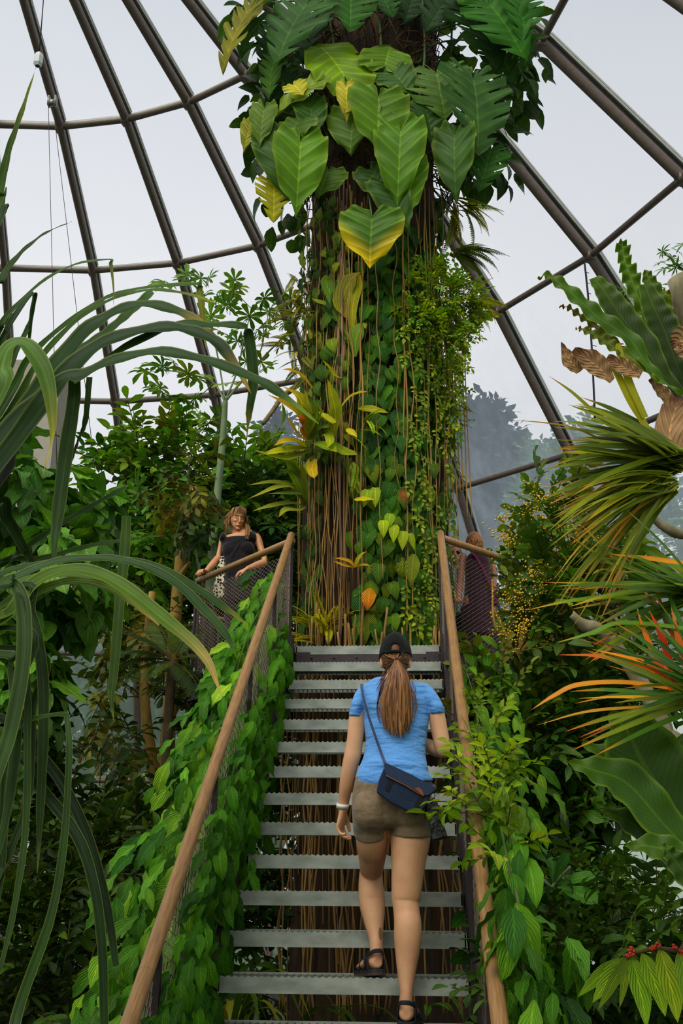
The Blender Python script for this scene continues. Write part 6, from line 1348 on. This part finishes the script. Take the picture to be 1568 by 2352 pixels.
# hair
def hair_mat(name, c1, c2):
    m, nt, out = _nt(name); g = G(nt); b = g.n('ShaderNodeBsdfPrincipled'); g.l(b.outputs[0], out.inputs[0]); at = g.n('ShaderNodeAttribute'); at.attribute_name = 'col'
    tc = g.n('ShaderNodeTexCoord'); mp = g.n('ShaderNodeMapping'); mp.inputs['Scale'].default_value = (220, 220, 6); g.l(tc.outputs['Object'], mp.inputs[0])
    g.l(g.mix(1.0, at.outputs['Color'], g.ramp(g.noise(1, 2, mp.outputs[0]), [(.3, .55), (.7, 1.25)]), 'MULTIPLY'), b.inputs['Base Color']); b.inputs['Roughness'].default_value = .42; b.inputs['Specular IOR Level'].default_value = .35; return m
m_hair = hair_mat('brown_hair', '', '')
HCOL = ['7a5030', '96683c', '6a4428', 'a87a48', '8a5a34']
mb = MB()
# hair drawn back over the skull below the cap
V, F = [], []
hc = HC; 
for i in range(15):
    el = -.95 + 1.35 * i / 14
    for j in range(41):
        a = PI + PI * j / 40 ; k = 1.045; V.append((hc[0] + .072 * k * math.cos(el) * math.cos(a) , hc[1] + .09 * k * math.cos(el) * math.sin(a) + .002, hc[2] + .098 * k * math.sin(el)))
mb.add(V, [(i*41 + j, i*41 + j + 1, (i+1)*41 + j + 1, (i+1)*41 + j) for i in range(14) for j in range(40)], None, lin('74482a'))
tie = T3(815, 368, 4.912)
for k in range(46):                                           # locks running to the tie
    a = PI + PI * (k + .5) / 46; el = random.uniform(-.9, .2); s = np.array([hc[0] + .077 * math.cos(el) * math.cos(a), hc[1] + .095 * math.cos(el) * math.sin(a), hc[2] + .103 * math.sin(el)])
    m_ = (s + tie) / 2; dd = m_ - hc; m_ = hc + dd / np.linalg.norm(dd / np.array([.079, .097, .105])) * 1.0
    tube(mb, [s, m_, tie], [.003, .004, .003], 5, n=10, col=lin(random.choice(HCOL)), cap=False)
def tail_at(u, t):
    # u -1..1 across, t 0..1 down
    L = np.interp(t, [0, .08, .2, .4, .6, .8, 1], [800, 770, 735, 690, 660, 660, 700]); R_ = np.interp(t, [0, .08, .2, .4, .6, .8, 1], [830, 870, 920, 955, 968, 975, 960])
    y = 370 + (1110 - 370) * t; x = (L + R_) / 2 + u * (R_ - L) / 2
    return x, y
for k in range(260):
    u = random.uniform(-1, 1); v = random.random(); tm = random.uniform(.68, .97) + .12 * (1 - abs(u - .1)) * random.random(); pts = []
    dep = math.sqrt(max(0, 1 - u * u)) * random.uniform(.4, 1)
    ph = random.random() * 6; amp = random.uniform(3, 22)
    for i in range(9):
        t = tm * i / 8; x, y = tail_at(u * (1 - .15 * (i > 6) * random.random()), t); x += math.sin(t * 7 + ph) * amp * t
        Yb = np.interp(t, [0, .12, .35, 1.1], [4.905, 4.885, 4.868, 4.862]) - dep * .022 * min(1, t * 4 + .3)
        pts.append(T3(x, y, Yb))
    tube(mb, pts, [.0035, .0055, .006, .0055, .0045, .001], 5, n=26, col=np.array(lin(random.choice(HCOL))) * random.uniform(.75, 1.3), cap=False)
for k in range(26):                                           # stray wisps
    s = random.choice((-1, 1)); t0 = random.uniform(.05, .4); pts = []
    for i in range(6):
        t = t0 + .45 * i / 5; x, y = tail_at(s, min(t, 1)); x += s * (10 + 45 * math.sin(PI * i / 5) * random.uniform(.4, 1)); pts.append(T3(x, y, 4.875))
    tube(mb, pts, .0009, 3, n=16, col=lin('8f5a34'), cap=False)
for k in range(14):
    pts = [T3(690 + random.uniform(-10, 10), 470 + k * 4, 4.93), T3(690 + random.uniform(-30, 0), 530 + k * 5, 4.92), T3(670 + random.uniform(-60, 20), 600 + k * 10, 4.9)]; tube(mb, pts, .0012, 3, n=10, col=lin('84502e'), cap=False)
hair = mb.build('hair', m_hair, WM)
mb = MB(); th = np.linspace(0, 2 * PI, 20); tube(mb, np.stack([tie[0] + .008 * np.cos(th), tie[1] - .004 + 0 * th, tie[2] + .008 * np.sin(th)], 1), .003, 6); mb.build('hair_tie', mat('brown_elastic', '3c2018', .8), hair)
# sandals
m_sand = mat('navy_webbing', '20262f', .85, noise=60, amt=.3); m_sole = mat('brown_sole', '5c4434', .8, noise=30, amt=.3); m_mid = mat('dark_midsole', '2b3238', .8)
for h, f, l in ((hr, fd, fl), (hl, fd2, fl2)):
    up = np.cross(l, f); up = up * np.sign(up[2])
    S_ = []
    prof = [(-.045, .012), (-.035, .03), (-.01, .038), (.04, .037), (.09, .036), (.14, .044), (.18, .049), (.22, .044), (.245, .026), (.252, .01)]
    out_ = [(y, w) for y, w in prof] + [(y, -w) for y, w in prof[::-1]]
    def slab(z0, z1, name, m, par, sc=1.0):
        mb = MB(); n = len(out_); V = [h + f * y + l * w * sc + up * z for z in (z0, z1) for y, w in out_] + [h + f * .1 + up * z0, h + f * .1 + up * z1]
        F = [(i, (i+1) % n, n + (i+1) % n, n + i) for i in range(n)] + [((i+1) % n, i, 2*n, -1) for i in range(n)] + [(n + i, n + (i+1) % n, 2*n + 1, -1) for i in range(n)]
        mb.add(V, F); return mb.build(name, m, par, smooth=False)
    sn = slab(-.040, -.026, 'sandal', m_mid, WM); slab(-.052, -.040, 'outsole', m_sole, sn, 1.03)
    def sstrap(pts, w=.009, r=.0025):
        mb = MB(); pts = catmull(pts, 22); T, A, B = frames(pts, up=tuple(up)); tube(mb, pts, r, 8, rad2=w); mb.build('strap', m_sand, sn)
    sstrap([h + f * .05 + l * .04 - up * .02, h + f * .02 + l * .036 + up * .025, h - f * .030 + l * .022 + up * .045, h - f * .042 + up * .048, h - f * .030 - l * .022 + up * .045, h + f * .02 - l * .036 + up * .025, h + f * .05 - l * .04 - up * .02])
    sstrap([h + f * .05 + l * .038 - up * .02, h + f * .07 + l * .034 + up * .03, h + f * .075 + up * .05, h + f * .07 - l * .034 + up * .03, h + f * .05 - l * .038 - up * .02])
    sstrap([h - f * .0 + l * .038 - up * .03, h + f * .01 + l * .038, h + f * .02 + l * .036 + up * .025]); sstrap([h - f * .0 - l * .038 - up * .03, h + f * .01 - l * .038, h + f * .02 - l * .036 + up * .025])
    sstrap([h + f * .13 + l * .045 - up * .03, h + f * .14 + l * .03 + up * .012, h + f * .145 + up * .018, h + f * .14 - l * .03 + up * .012, h + f * .13 - l * .045 - up * .03])
# watch
wc = T3(285, 1800, 5.012); ax = unit(T3(262, 2010, 5.03) - T3(300, 1650, 4.99)); a_ = unit(np.cross(ax, (0, 1, 0))); b_ = np.cross(ax, a_)
WT = empty('wristwatch', wc, 'white wristwatch on the left wrist of the woman climbing the stairs', 'watch')
mb = MB(); th = np.linspace(0, 2 * PI, 40); pts = np.array([wc + a_ * .0262 * math.cos(t) + b_ * .0245 * math.sin(t) for t in th]); n = len(pts); V = []
for i, p in enumerate(pts):
    o = unit(p - wc); 
    for u, v in ((-.0105, 0), (-.0105, .0035), (.0105, .0035), (.0105, 0)): V.append(p + ax * u + o * v)
mb.add(V, [(i*4 + k, i*4 + (k+1) % 4, (i+1)*4 + (k+1) % 4, (i+1)*4 + k) for i in range(n - 1) for k in range(4)]); m_wht = mat('white_silicone', 'e6e2da', .5); mb.build('strap', m_wht, WT)
mb = MB(); box(mb, wc + [0, .030, 0], (.03, .009, .034)); bevel(mb.build('case', mat('pale_case', 'cfcac2', .3, .3), WT), .003)
# ring
# crossbody bag
BG = empty('crossbody_bag', T3(880, 1620, 4.77), 'small navy crossbody bag with brown zip trim hanging at the back of the climbing woman', 'bag')
def ext(poly, Y0, Y1, name, m, par, bv=.004, f=T3):
    mb = MB(); n = len(poly); A_ = [f(x, y, Y0) for x, y in poly]; A_ = np.array(A_); off = np.array([0, Y1 - Y0, 0]); c = A_.mean(0)
    V = list(A_) + list(A_ + off) + [c, c + off]; F = [(i, (i+1) % n, n + (i+1) % n, n + i) for i in range(n)] + [((i+1) % n, i, 2*n, -1) for i in range(n)] + [(n + i, n + (i+1) % n, 2*n + 1, -1) for i in range(n)]
    mb.add(V, F); o = mb.build(name, m, par, smooth=False)
    if bv: bevel(o, bv, 3)
    return o
m_navy = m_cloth('navy_nylon', '2b3850', '24304a', 140, .75, .25, (6, 6, 6), .05); m_navy2 = m_cloth('navy_nylon_flap', '38455f', '303d56', 140, .75, .15, (6, 6, 6), .05)
m_lea = mat('tan_leather', '8f5230', .55, noise=40, amt=.2); m_web = mat('black_webbing', '0e0f12', .8)
ext([(690, 1425), (640, 1545), (615, 1660), (760, 1765), (900, 1838), (1015, 1888), (1105, 1790), (1150, 1690), (1120, 1640), (720, 1440)], 4.735, 4.80, 'pouch', m_navy, BG, .006)
ext([(703, 1372), (690, 1395), (708, 1497), (900, 1590), (1085, 1700), (1130, 1695), (1180, 1660), (1188, 1612), (960, 1490)], 4.727, 4.80, 'flap', m_navy2, BG, .004)
zp = [(712, 1500), (800, 1545), (900, 1595), (1000, 1655), (1082, 1702)]; mb = MB(); tube(mb, [T3(x, y + 3, 4.728) for x, y in zp], .0028, 8, n=20); mb.build('zip_trim', m_lea, BG)
ext([(990, 1630), (1030, 1615), (1062, 1640), (1085, 1695), (1075, 1698)], 4.7245, 4.73, 'leather_tab', m_lea, BG, 0)
ext([(732, 1545), (784, 1552), (738, 1662), (700, 1640)], 4.7325, 4.737, 'webbing_patch', m_web, BG, 0)
ext([(1035, 1690), (1090, 1702), (1035, 1815), (988, 1800)], 4.7325, 4.737, 'webbing_patch', m_web, BG, 0)
mb = MB(); strap(mb, [T3(703, 1385, 4.79), T3(660, 1270, 4.848), T3(600, 1100, 4.852), T3(540, 920, 4.860), T3(495, 760, 4.872), T3(474, 660, 4.902), T3(468, 618, 4.95), T3(475, 605, 5.02), T3(500, 680, 5.085), T3(620, 950, 5.1), T3(800, 1200, 5.075), T3(1000, 1450, 5.06), T3(1150, 1580, 5.0), T3(1178, 1600, 4.90), T3(1180, 1625, 4.78)], [.011], 70, 0, (0, -1, .2), nw=1)
so = mb.build('strap', m_cloth('slate_webbing', '4a5270', None, 200, .8, 0), BG); so.modifiers.new('t', 'SOLIDIFY').thickness = .0025
mb = MB(); tube(mb, [T3(1180, 1640, 4.76), T3(1190, 1690, 4.76), T3(1185, 1730, 4.76), T3(1172, 1722, 4.76)], .002, 6, n=14); mb.build('hook', m_web, BG)
PB = ext([(1112, 1745), (1150, 1735), (1215, 1750), (1235, 1850), (1290, 2020), (1318, 2105), (1270, 2125), (1165, 2152), (1150, 2050), (1118, 1900), (1100, 1800)], 4.80, 4.83, 'plastic_bag', mat('black_plastic_film', '17181a', .28, noise=30, amt=.3, bump=1.0, bscale=28, spec=.7), None, .008); tag(PB, 'thin black plastic bag dangling from the bag at the right hip of the climbing woman', 'bag')
mb = MB(); tube(mb, [T3(1165, 1750, 4.81), T3(1172, 1720, 4.79), T3(1178, 1725, 4.765)], .002, 5, n=10); mb.build('tie', m_web, PB)
# wedding band
q = wl + unit(T3(262, 2010, 5.03) - wl) * .105
# ------------------------------------------------------------ woman in black at the platform rail
def U5(x, y, Y): return P(430 + x / 5.2267, 1130 + y / 5.2267, Y)
def r5(y, L, R, Y, d): return (U5((L + R) / 2, y, Y), (R - L) / 2 / 5.2267 * ppm(Y, 1130 + y / 5.2267), d)
YB = 9.25
WB = empty('person', (U5(650, 1900, YB)[0], YB, zt), 'woman in a black sleeveless top looking down behind the left platform railing', 'person')
sk2 = m_skin('tanned_skin', 'd9a078')
mb = MB()
hc2 = U5(598, 318, YB - .05)
Rh = rotz(.45)
Rt = np.array(Matrix.Rotation(.30, 3, 'X')) 
RR = Rh @ Rt
def hp(x, y, z): return hc2 + RR @ np.array([x, y, z])
ellip(mb, hc2, (.073, .09, .10), 26, 18, RR)
for c, r in (((0, -.045, -.055), (.05, .048, .055)), ((0, -.082, -.098), (.024, .018, .014)), ((0, -.084, .03), (.045, .012, .010)), ((.03, -.072, -.025), (.02, .018, .016)), ((-.03, -.072, -.025), (.02, .018, .016)), ((0, -.094, -.062), (.022, .009, .005)), ((0, -.092, -.071), (.02, .009, .006))): ellip(mb, hp(*c), r, 14, 8, RR)
tube(mb, [hp(0, -.088, .02), hp(0, -.104, -.015), hp(0, -.112, -.032), hp(0, -.096, -.042)], [.006, .008, .011, .006], 10, n=12)
for s in (-1, 1): ellip(mb, hp(s * .072, .005, -.01), (.009, .018, .028), 12, 8, RR)
loft(mb, [r5(1100, 470, 880, YB, .12), r5(900, 460, 840, YB, .12), r5(700, 440, 800, YB, .115), r5(580, 430, 830, YB, .10), r5(520, 470, 800, YB, .085), r5(485, 520, 720, YB, .06), r5(440, 530, 690, YB - .01, .05), r5(380, 540, 680, YB - .02, .05)], 24)
# her arms
loft(mb, [r5(520, 395, 470, YB, .045), r5(560, 385, 455, YB, .045), r5(660, 370, 430, YB, .042), r5(770, 345, 410, YB - .02, .038), r5(820, 335, 400, YB - .05, .035)], 14)
a_, b__ = U5(368, 800, YB - .04), U5(225, 950, YB - .38); loft(mb, [(a_, .036, .036), (a_ * .6 + b__ * .4, .033, .033), (b__, .022, .022)], 14)
hand(mb, b__, (-.45, -.75, -.15), (.1, 0, -1), -1, .75, .95)
loft(mb, [r5(520, 780, 860, YB, .05), r5(570, 805, 895, YB, .05), r5(680, 840, 925, YB - .02, .045), r5(780, 880, 955, YB - .05, .042), r5(840, 895, 970, YB - .08, .038)], 14)
a_, b__ = U5(930, 850, YB - .08), U5(715, 925, YB - .25); loft(mb, [(a_, .04, .04), (a_ * .6 + b__ * .4, .038, .036), (b__, .024, .024)], 14, (0, 0, 1))
hand(mb, b__, (-.85, -.1, -.4), (0, .4, -1), 1, .45, 1.0)
for x in (530, 700):
    p = np.array([U5(x, 1950, YB)[0], YB, zt + .04]); loft(mb, [(p, .035, .035), (p + [0, 0, .4], .05, .05), (p + [0, 0, .8], .07, .08), (p * [1, 1, 0] + [0, 0, U5(0, 1050, YB)[2]], .08, .09)], 14); loft(mb, [(p + [0, .05, 0], .03, .03), (p + [0, -.02, 0], .035, .03), (p + [0, -.13, -.012], .042, .02), (p + [0, -.18, -.016], .03, .014)], 14)
fuse(mb, .0045, 'body', sk2, WB, 8)
mb = MB()
for s in (-1, 1):
    ellip(mb, hp(s * .029, -.083, -.002), (.011, .004, .0022), 10, 6, RR)
mb.build('eyelids', mat('dark_lashes', '8f5c42', .7), WB)
mb = MB(); ellip(mb, hp(0, -.100, -.066), (.021, .004, .0035), 12, 6, RR); mb.build('lips', mat('rosy_lips', 'a8584a', .5), WB)
mb = MB()
for s in (-1, 1): tube(mb, [hp(s * .012, -.091, .022), hp(s * .03, -.09, .028), hp(s * .048, -.078, .022)], [.0012, .0018, .0008], 6, n=8)
mb.build('eyebrows', mat('brown_brow', 'a87850', .9), WB)
mb = MB()
loft(mb, [r5(1120, 440, 910, YB, .15), r5(1000, 440, 880, YB, .145), r5(850, 440, 835, YB, .14), r5(740, 425, 805, YB, .135), r5(640, 405, 820, YB, .13), r5(590, 395, 830, YB, .118), r5(565, 410, 815, YB, .10)], 26)
for L0, R0, L1, R1 in ((388, 490, 430, 500), (700, 845, 715, 805)): loft(mb, [r5(600, L0, R0, YB, .118), r5(550, L0 + 5, R0, YB, .112), r5(522, L0 + 22 if L0 < 500 else L0 + 5, R0 - 14, YB, .088), r5(503, L1 + 8, R1 - 12, YB, .055)], 16)
for x in (530, 690): ellip(mb, U5(x, 690, YB - .065), (.09, .075, .09), 18, 12)
fuse(mb, .008, 'top', m_cloth('black_jersey', '241d24', '1d171d', 60, .85, .5, (6, 6, 12)), WB, 3)
mb = MB()
loft(mb, [r5(1000, 440, 895, YB, .145), r5(1150, 435, 915, YB, .15), r5(1280, 440, 900, YB, .14), r5(1350, 450, 890, YB, .12)], 24)
loft(mb, [r5(1250, 440, 665, YB, .115), r5(1450, 440, 650, YB, .10), r5(1650, 455, 640, YB, .09), r5(1850, 470, 630, YB, .08), (np.array([U5(545, 1950, YB)[0], YB, zt + .06]), .085, .085)], 20)
loft(mb, [r5(1250, 655, 900, YB, .115), r5(1450, 650, 870, YB, .10), r5(1650, 650, 840, YB, .09), r5(1850, 640, 800, YB, .08), (np.array([U5(700, 1950, YB)[0], YB, zt + .06]), .085, .085)], 20)
fuse(mb, .009, 'trousers', m_cloth('charcoal_trousers', '41393a', '362f30', 50, .9, .5, (5, 5, 8)), WB, 3)
mb = MB(); HC2 = ['8a6240', '9c7448', '6e4c30', 'b08a50', 'a0602e']
V, F = [], []
for i in range(15):
    el = -.5 + (PI / 2 + .5) * i / 14
    for j in range(33):
        a = -.85 + (PI + 1.7) * j / 32; k = 1.10
        V.append(hc2 + RR @ np.array([.073 * k * math.cos(el) * math.cos(a), .09 * k * math.cos(el) * math.sin(a) + .008, .10 * k * math.sin(el) + .003]))
V = [v for v in V]
F = [(i*33 + j, i*33 + j + 1, (i+1)*33 + j + 1, (i+1)*33 + j) for i in range(14) for j in range(32) if not ((j < 6 or j > 25) and i < 7)]
mb.add(V, F, None, lin('7e5a3a'))
V = [hc2 + RR @ np.array([.0785 * math.cos(e_) * math.cos(q_), .0965 * math.cos(e_) * math.sin(q_) + .003, .108 * math.sin(e_) + .004]) for e_ in np.linspace(.78, PI / 2, 9) for q_ in np.linspace(0, 2 * PI, 33)]
mb.add(V, [(i*33 + j, i*33 + j + 1, (i+1)*33 + j + 1, (i+1)*33 + j) for i in range(8) for j in range(32)], None, lin('7e5a3a'))
for k in range(60):
    q_ = -PI / 2 + random.uniform(-1.3, 1.3); s = hc2 + RR @ np.array([.02 * random.random(), .02, .112]); e = hc2 + RR @ np.array([.082 * math.cos(q_) * .98, .097 * math.sin(q_), .055 - .05 * abs(math.cos(q_))]); tube(mb, [s, (s + e) / 2 + (RR @ np.array([.03 * math.cos(q_), .03 * math.sin(q_), .025])), e], [.003, .004, .002], 4, n=8, col=lin(random.choice(HC2)), cap=False)
for k in range(150):
    a = random.uniform(-.35, PI + .35); el = random.uniform(.1, 1.3); s = hc2 + RR @ np.array([.08 * math.cos(el) * math.cos(a), .10 * math.cos(el) * math.sin(a), .11 * math.sin(el)])
    side = 1 if math.cos(a) > 0 else -1
    m_ = hc2 + RR @ np.array([side * random.uniform(.075, .098), random.uniform(-.03, .07), random.uniform(-.04, .03)]); e = hc2 + RR @ np.array([side * random.uniform(.078, .10), random.uniform(-.04, .05), random.uniform(-.12, -.05) - (.09 if side > 0 else 0) * random.random()])
    tube(mb, [s, m_, (m_ + e) / 2 + rvec(1)[0] * .012, e], [.004, .005, .003], 4, n=12, col=lin(random.choice(HC2)), cap=False)
for k in range(34):
    s = hc2 + RR @ np.array([.07, -.02, -.03]); e = U5(random.uniform(690, 750), random.uniform(510, 570), YB - .12); m_ = (s + e) / 2 + rvec(1)[0] * .02 + [.015, 0, 0]; tube(mb, [s, m_, e], [.005, .005, .002], 4, n=12, col=lin(random.choice(HC2[1:])), cap=False)
mb.build('hair', m_hair, WB)
mb = MB(); strap(mb, [U5(700, 520, YB - .09), U5(640, 600, YB - .13), U5(560, 710, YB - .15), U5(500, 800, YB - .15)], [.012], 20, 0, (0, -1, 0), nw=1); o = mb.build('strap', m_web, WB)
# jacket tied round the waist
mb = MB()
loft(mb, [r5(870, 860, 975, YB + .02, .06), r5(1000, 880, 1040, YB + .02, .06), r5(1150, 885, 1050, YB + .02, .055), r5(1300, 870, 1000, YB + .02, .045), r5(1370, 870, 930, YB + .02, .02)], 18)
o = fuse(mb, .008, 'jacket', m_cloth('purple_navy_jacket', '2c2648', '221d3a', 50, .85, .7, (9, 9, 4)), None, 2); tag(o, 'dark purple jacket hanging at the hip of the woman in black', 'jacket')
# leopard-spotted shopping bag
m, nt, out = _nt('spotted_cloth'); g = G(nt); b = g.n('ShaderNodeBsdfPrincipled'); g.l(b.outputs[0], out.inputs[0]); tc = g.n('ShaderNodeTexCoord'); vo = g.n('ShaderNodeTexVoronoi'); vo.inputs['Scale'].default_value = 34; vo.inputs['Randomness'].default_value = .7; g.l(tc.outputs['Object'], vo.inputs[0])
g.l(g.ramp(vo.outputs['Distance'], [(.0, lin('1c1418')), (.36, lin('1c1418')), (.44, lin('d8cdb0'))]), b.inputs['Base Color']); b.inputs['Roughness'].default_value = .85
o = ext([(400, 765), (440, 768), (448, 900), (442, 1100), (440, 1250), (400, 1275), (340, 1265), (300, 1230), (320, 1100), (345, 1000), (365, 880)], YB - .24, YB - .17, 'tote_bag', m, None, .01, U5); tag(o, 'cream tote bag with black spots hanging beside the woman in black', 'bag')
# ------------------------------------------------------------ person in plum and companion on the right of the platform
def U6(x, y, Y): return P(980 + x / 4.9, 1180 + y / 4.9, Y)
def r6(y, L, R, Y, d): return (U6((L + R) / 2, y, Y), (R - L) / 2 / 4.9 * ppm(Y, 1180 + y / 4.9), d)
YC = 9.7
PC_ = empty('person', (U6(590, 1400, YC)[0], YC, zt), 'fair-haired person in a plum sleeveless top, back turned, behind the right platform railing', 'person')
mb = MB(); h3 = U6(535, 335, YC)
ellip(mb, h3, (.072, .088, .1), 22, 14)
loft(mb, [r6(1150, 430, 740, YC, .12), r6(800, 435, 720, YC, .11), r6(560, 440, 700, YC, .10), r6(480, 470, 670, YC, .085), r6(440, 500, 600, YC, .055), r6(400, 500, 590, YC, .05)], 22)
loft(mb, [r6(460, 380, 450, YC, .045), r6(560, 345, 430, YC - .02, .045), r6(700, 335, 420, YC - .05, .04), r6(820, 330, 400, YC - .08, .035)], 14)
a_, b__ = U6(365, 810, YC - .08), U6(350, 980, YC - .3); loft(mb, [(a_, .036, .036), (a_ * .5 + b__ * .5, .032, .032), (b__, .022, .022)], 14); hand(mb, b__, (-.1, -.8, .0), (0, 0, -1), 1, .7, .95)
loft(mb, [r6(480, 690, 740, YC, .045), r6(600, 720, 780, YC, .045), r6(750, 730, 785, YC, .04), r6(900, 730, 780, YC - .02, .032), r6(1000, 735, 775, YC - .04, .024)], 14); hand(mb, U6(755, 1010, YC - .05), (0, -.1, -1), (-1, 0, 0), 1, .4, .95)
for x in (520, 650):
    p = np.array([U6(x, 1500, YC)[0], YC, zt + .04]); loft(mb, [(p + [0, -.05, 0], .03, .03), (p + [0, .02, 0], .035, .03), (p + [0, .13, -.012], .042, .02), (p + [0, .18, -.016], .03, .014)], 14); loft(mb, [(p + [0, -.03, .02], .035, .035), (p + [0, -.03, .3], .05, .05), (p + [0, -.02, .8], .08, .08), (p * [1, 1, 0] + [0, 0, U6(0, 1100, YC)[2]], .09, .09)], 14)
tube(mb, [h3 + [0, .085, 0], h3 + [0, .103, -.025], h3 + [0, .09, -.035]], [.007, .011, .007], 8)
fuse(mb, .007, 'body', m_skin('rosy_skin', 'cf967c'), PC_, 3)
mb = MB(); loft(mb, [r6(1380, 420, 780, YC, .14), r6(1150, 415, 765, YC, .14), r6(900, 425, 745, YC, .13), r6(700, 430, 725, YC, .125), r6(540, 430, 705, YC, .115), r6(480, 455, 675, YC, .09), r6(450, 490, 640, YC, .07)], 24); 
for x in (520, 650):
    p = np.array([U6(x, 1500, YC)[0], YC, zt]); loft(mb, [(p + [0, 0, .15], .075, .08), (p + [0, 0, .5], .095, .1), (p + [0, 0, .8], .11, .12)], 18)
fuse(mb, .009, 'plum_tunic', m_cloth('plum_cloth', '4a2a3c', '3c2232', 50, .85, .6), PC_, 3)
mb = MB(); ellip(mb, h3 + [0, -.004, .012], (.082, .096, .106), 24, 14)
o_ = mb.v[0]; mb.v[0] = o_; mb.c[0] = np.broadcast_to(np.array(lin('b87a4a')), (len(o_), 3))
for k in range(90):
    d = rvec(1)[0]; d[2] = abs(d[2]) - .3; d[1] = -abs(d[1]); d = unit(d); s = h3 + d * [.084, .098, .108]; tube(mb, [s, s + [0, -.01, -.03], s + [random.uniform(-.02, .02), -.004, -.06]], [.005, .004, .001], 4, n=6, col=lin(random.choice(['c08a52', 'a86c3c', 'd09a62'])), cap=False)
mb.build('hair', m_hair, PC_)
mb = MB(); strap(mb, [U6(505, 440, YC - .1), U6(560, 500, YC - .13), U6(640, 640, YC - .14), U6(700, 780, YC - .15), U6(740, 860, YC - .15), U6(780, 880, YC - .05)], [.025], 24, 0, (0, -1, 0), nw=1); sb = empty('shoulder_bag', U6(740, 860, YC), 'magenta shoulder strap and bag worn across the back of the person in plum', 'bag'); mb.build('strap', m_cloth('magenta_strap', '7a2c54', None, 60), sb).modifiers.new('t', 'SOLIDIFY').thickness = .004
ext([(740, 850), (800, 850), (805, 1020), (735, 1020)], YC - .12, YC - .02, 'pouch', m_cloth('magenta_bag', '6a2648', None, 60), sb, .01, U6)
YD = 10.25
PD_ = empty('person', (U6(300, 1400, YD)[0], YD, zt), 'person in sunglasses and a white striped top, mostly hidden behind the right railing post', 'person')
mb = MB(); h4 = U6(315, 470, YD - .02); ellip(mb, h4, (.072, .088, .1), 22, 14); ellip(mb, h4 + [0, -.04, -.055], (.048, .045, .05)); tube(mb, [h4 + [0, -.085, .015], h4 + [0, -.108, -.025], h4 + [0, -.09, -.035]], [.007, .012, .008], 8)
loft(mb, [r6(1150, 200, 430, YD, .11), r6(800, 200, 420, YD, .10), r6(680, 200, 430, YD, .09), r6(610, 260, 370, YD, .055), r6(540, 270, 360, YD, .05)], 20)
for L, R in ((165, 215), (415, 465)): loft(mb, [r6(680, L + 10, R + 5, YD, .04), r6(850, L, R, YD, .04), r6(1000, L, R, YD - .05, .03), r6(1120, L + 10, R - 5, YD - .1, .024)], 12)
for x in (190, 440): hand(mb, U6(x, 1120, YD - .1), (0, -.2, -1), (1 if x < 300 else -1, 0, 0), 1, .4, .95)
for x in (250, 370):
    p = np.array([U6(x, 1500, YD)[0], YD, zt + .04]); loft(mb, [(p, .035, .035), (p + [0, 0, .5], .05, .05), (p * [1, 1, 0] + [0, 0, U6(0, 1080, YD)[2]], .08, .09)], 14); loft(mb, [(p + [0, .05, 0], .03, .03), (p + [0, -.02, 0], .035, .03), (p + [0, -.13, -.012], .042, .02), (p + [0, -.18, -.016], .03, .014)], 14)
fuse(mb, .007, 'body', sk2, PD_, 3)
mb = MB()
for s in (-1, 1): ellip(mb, h4 + [s * .031, -.084, .008], (.024, .008, .019), 14, 8)
tube(mb, [h4 + [-.07, 0, .012], h4 + [-.055, -.075, .012], h4 + [.055, -.075, .012], h4 + [.07, 0, .012]], .0025, 6, n=20); mb.build('sunglasses', mat('dark_lens', '1c1410', .15), PD_)
m, nt, out = _nt('striped_cotton'); g = G(nt); b = g.n('ShaderNodeBsdfPrincipled'); g.l(b.outputs[0], out.inputs[0]); tc = g.n('ShaderNodeTexCoord'); wv = g.n('ShaderNodeTexWave'); wv.inputs['Scale'].default_value = 22; g.l(tc.outputs['Object'], wv.inputs[0]); g.l(g.ramp(wv.outputs['Fac'], [(.35, lin('3a3440')), (.5, lin('d8d6da'))]), b.inputs['Base Color'])
mb = MB(); loft(mb, [r6(1150, 190, 440, YD, .13), r6(900, 190, 430, YD, .12), r6(720, 190, 430, YD, .11), r6(650, 220, 405, YD, .085), r6(615, 260, 370, YD, .06)], 22); fuse(mb, .009, 'striped_top', m, PD_, 2)
mb = MB()
for x in (250, 370):
    p = np.array([U6(x, 1500, YD)[0], YD, zt]); loft(mb, [(p + [0, 0, .06], .075, .08), (p + [0, 0, .5], .085, .09), (np.array([p[0], YD, U6(300, 1120, YD)[2]]), .11, .12)], 18)
fuse(mb, .01, 'trousers', m_cloth('dark_denim', '2c3040', None, 50), PD_, 2)
mb = MB(); ellip(mb, h4 + [0, .014, .014], (.08, .09, .102), 22, 14); mb.c[0] = np.broadcast_to(np.array(lin('8a6238')), mb.c[0].shape); mb.build('hair', m_hair, PD_)
# ============================================================ gentle contrast, as in the photograph
vs = SC.view_settings; vs.use_curve_mapping = True
cm = vs.curve_mapping; cv = cm.curves[3]
for x, y in ((.05, .042), (.3, .305), (.6, .63)): cv.points.new(x, y)
cm.update()
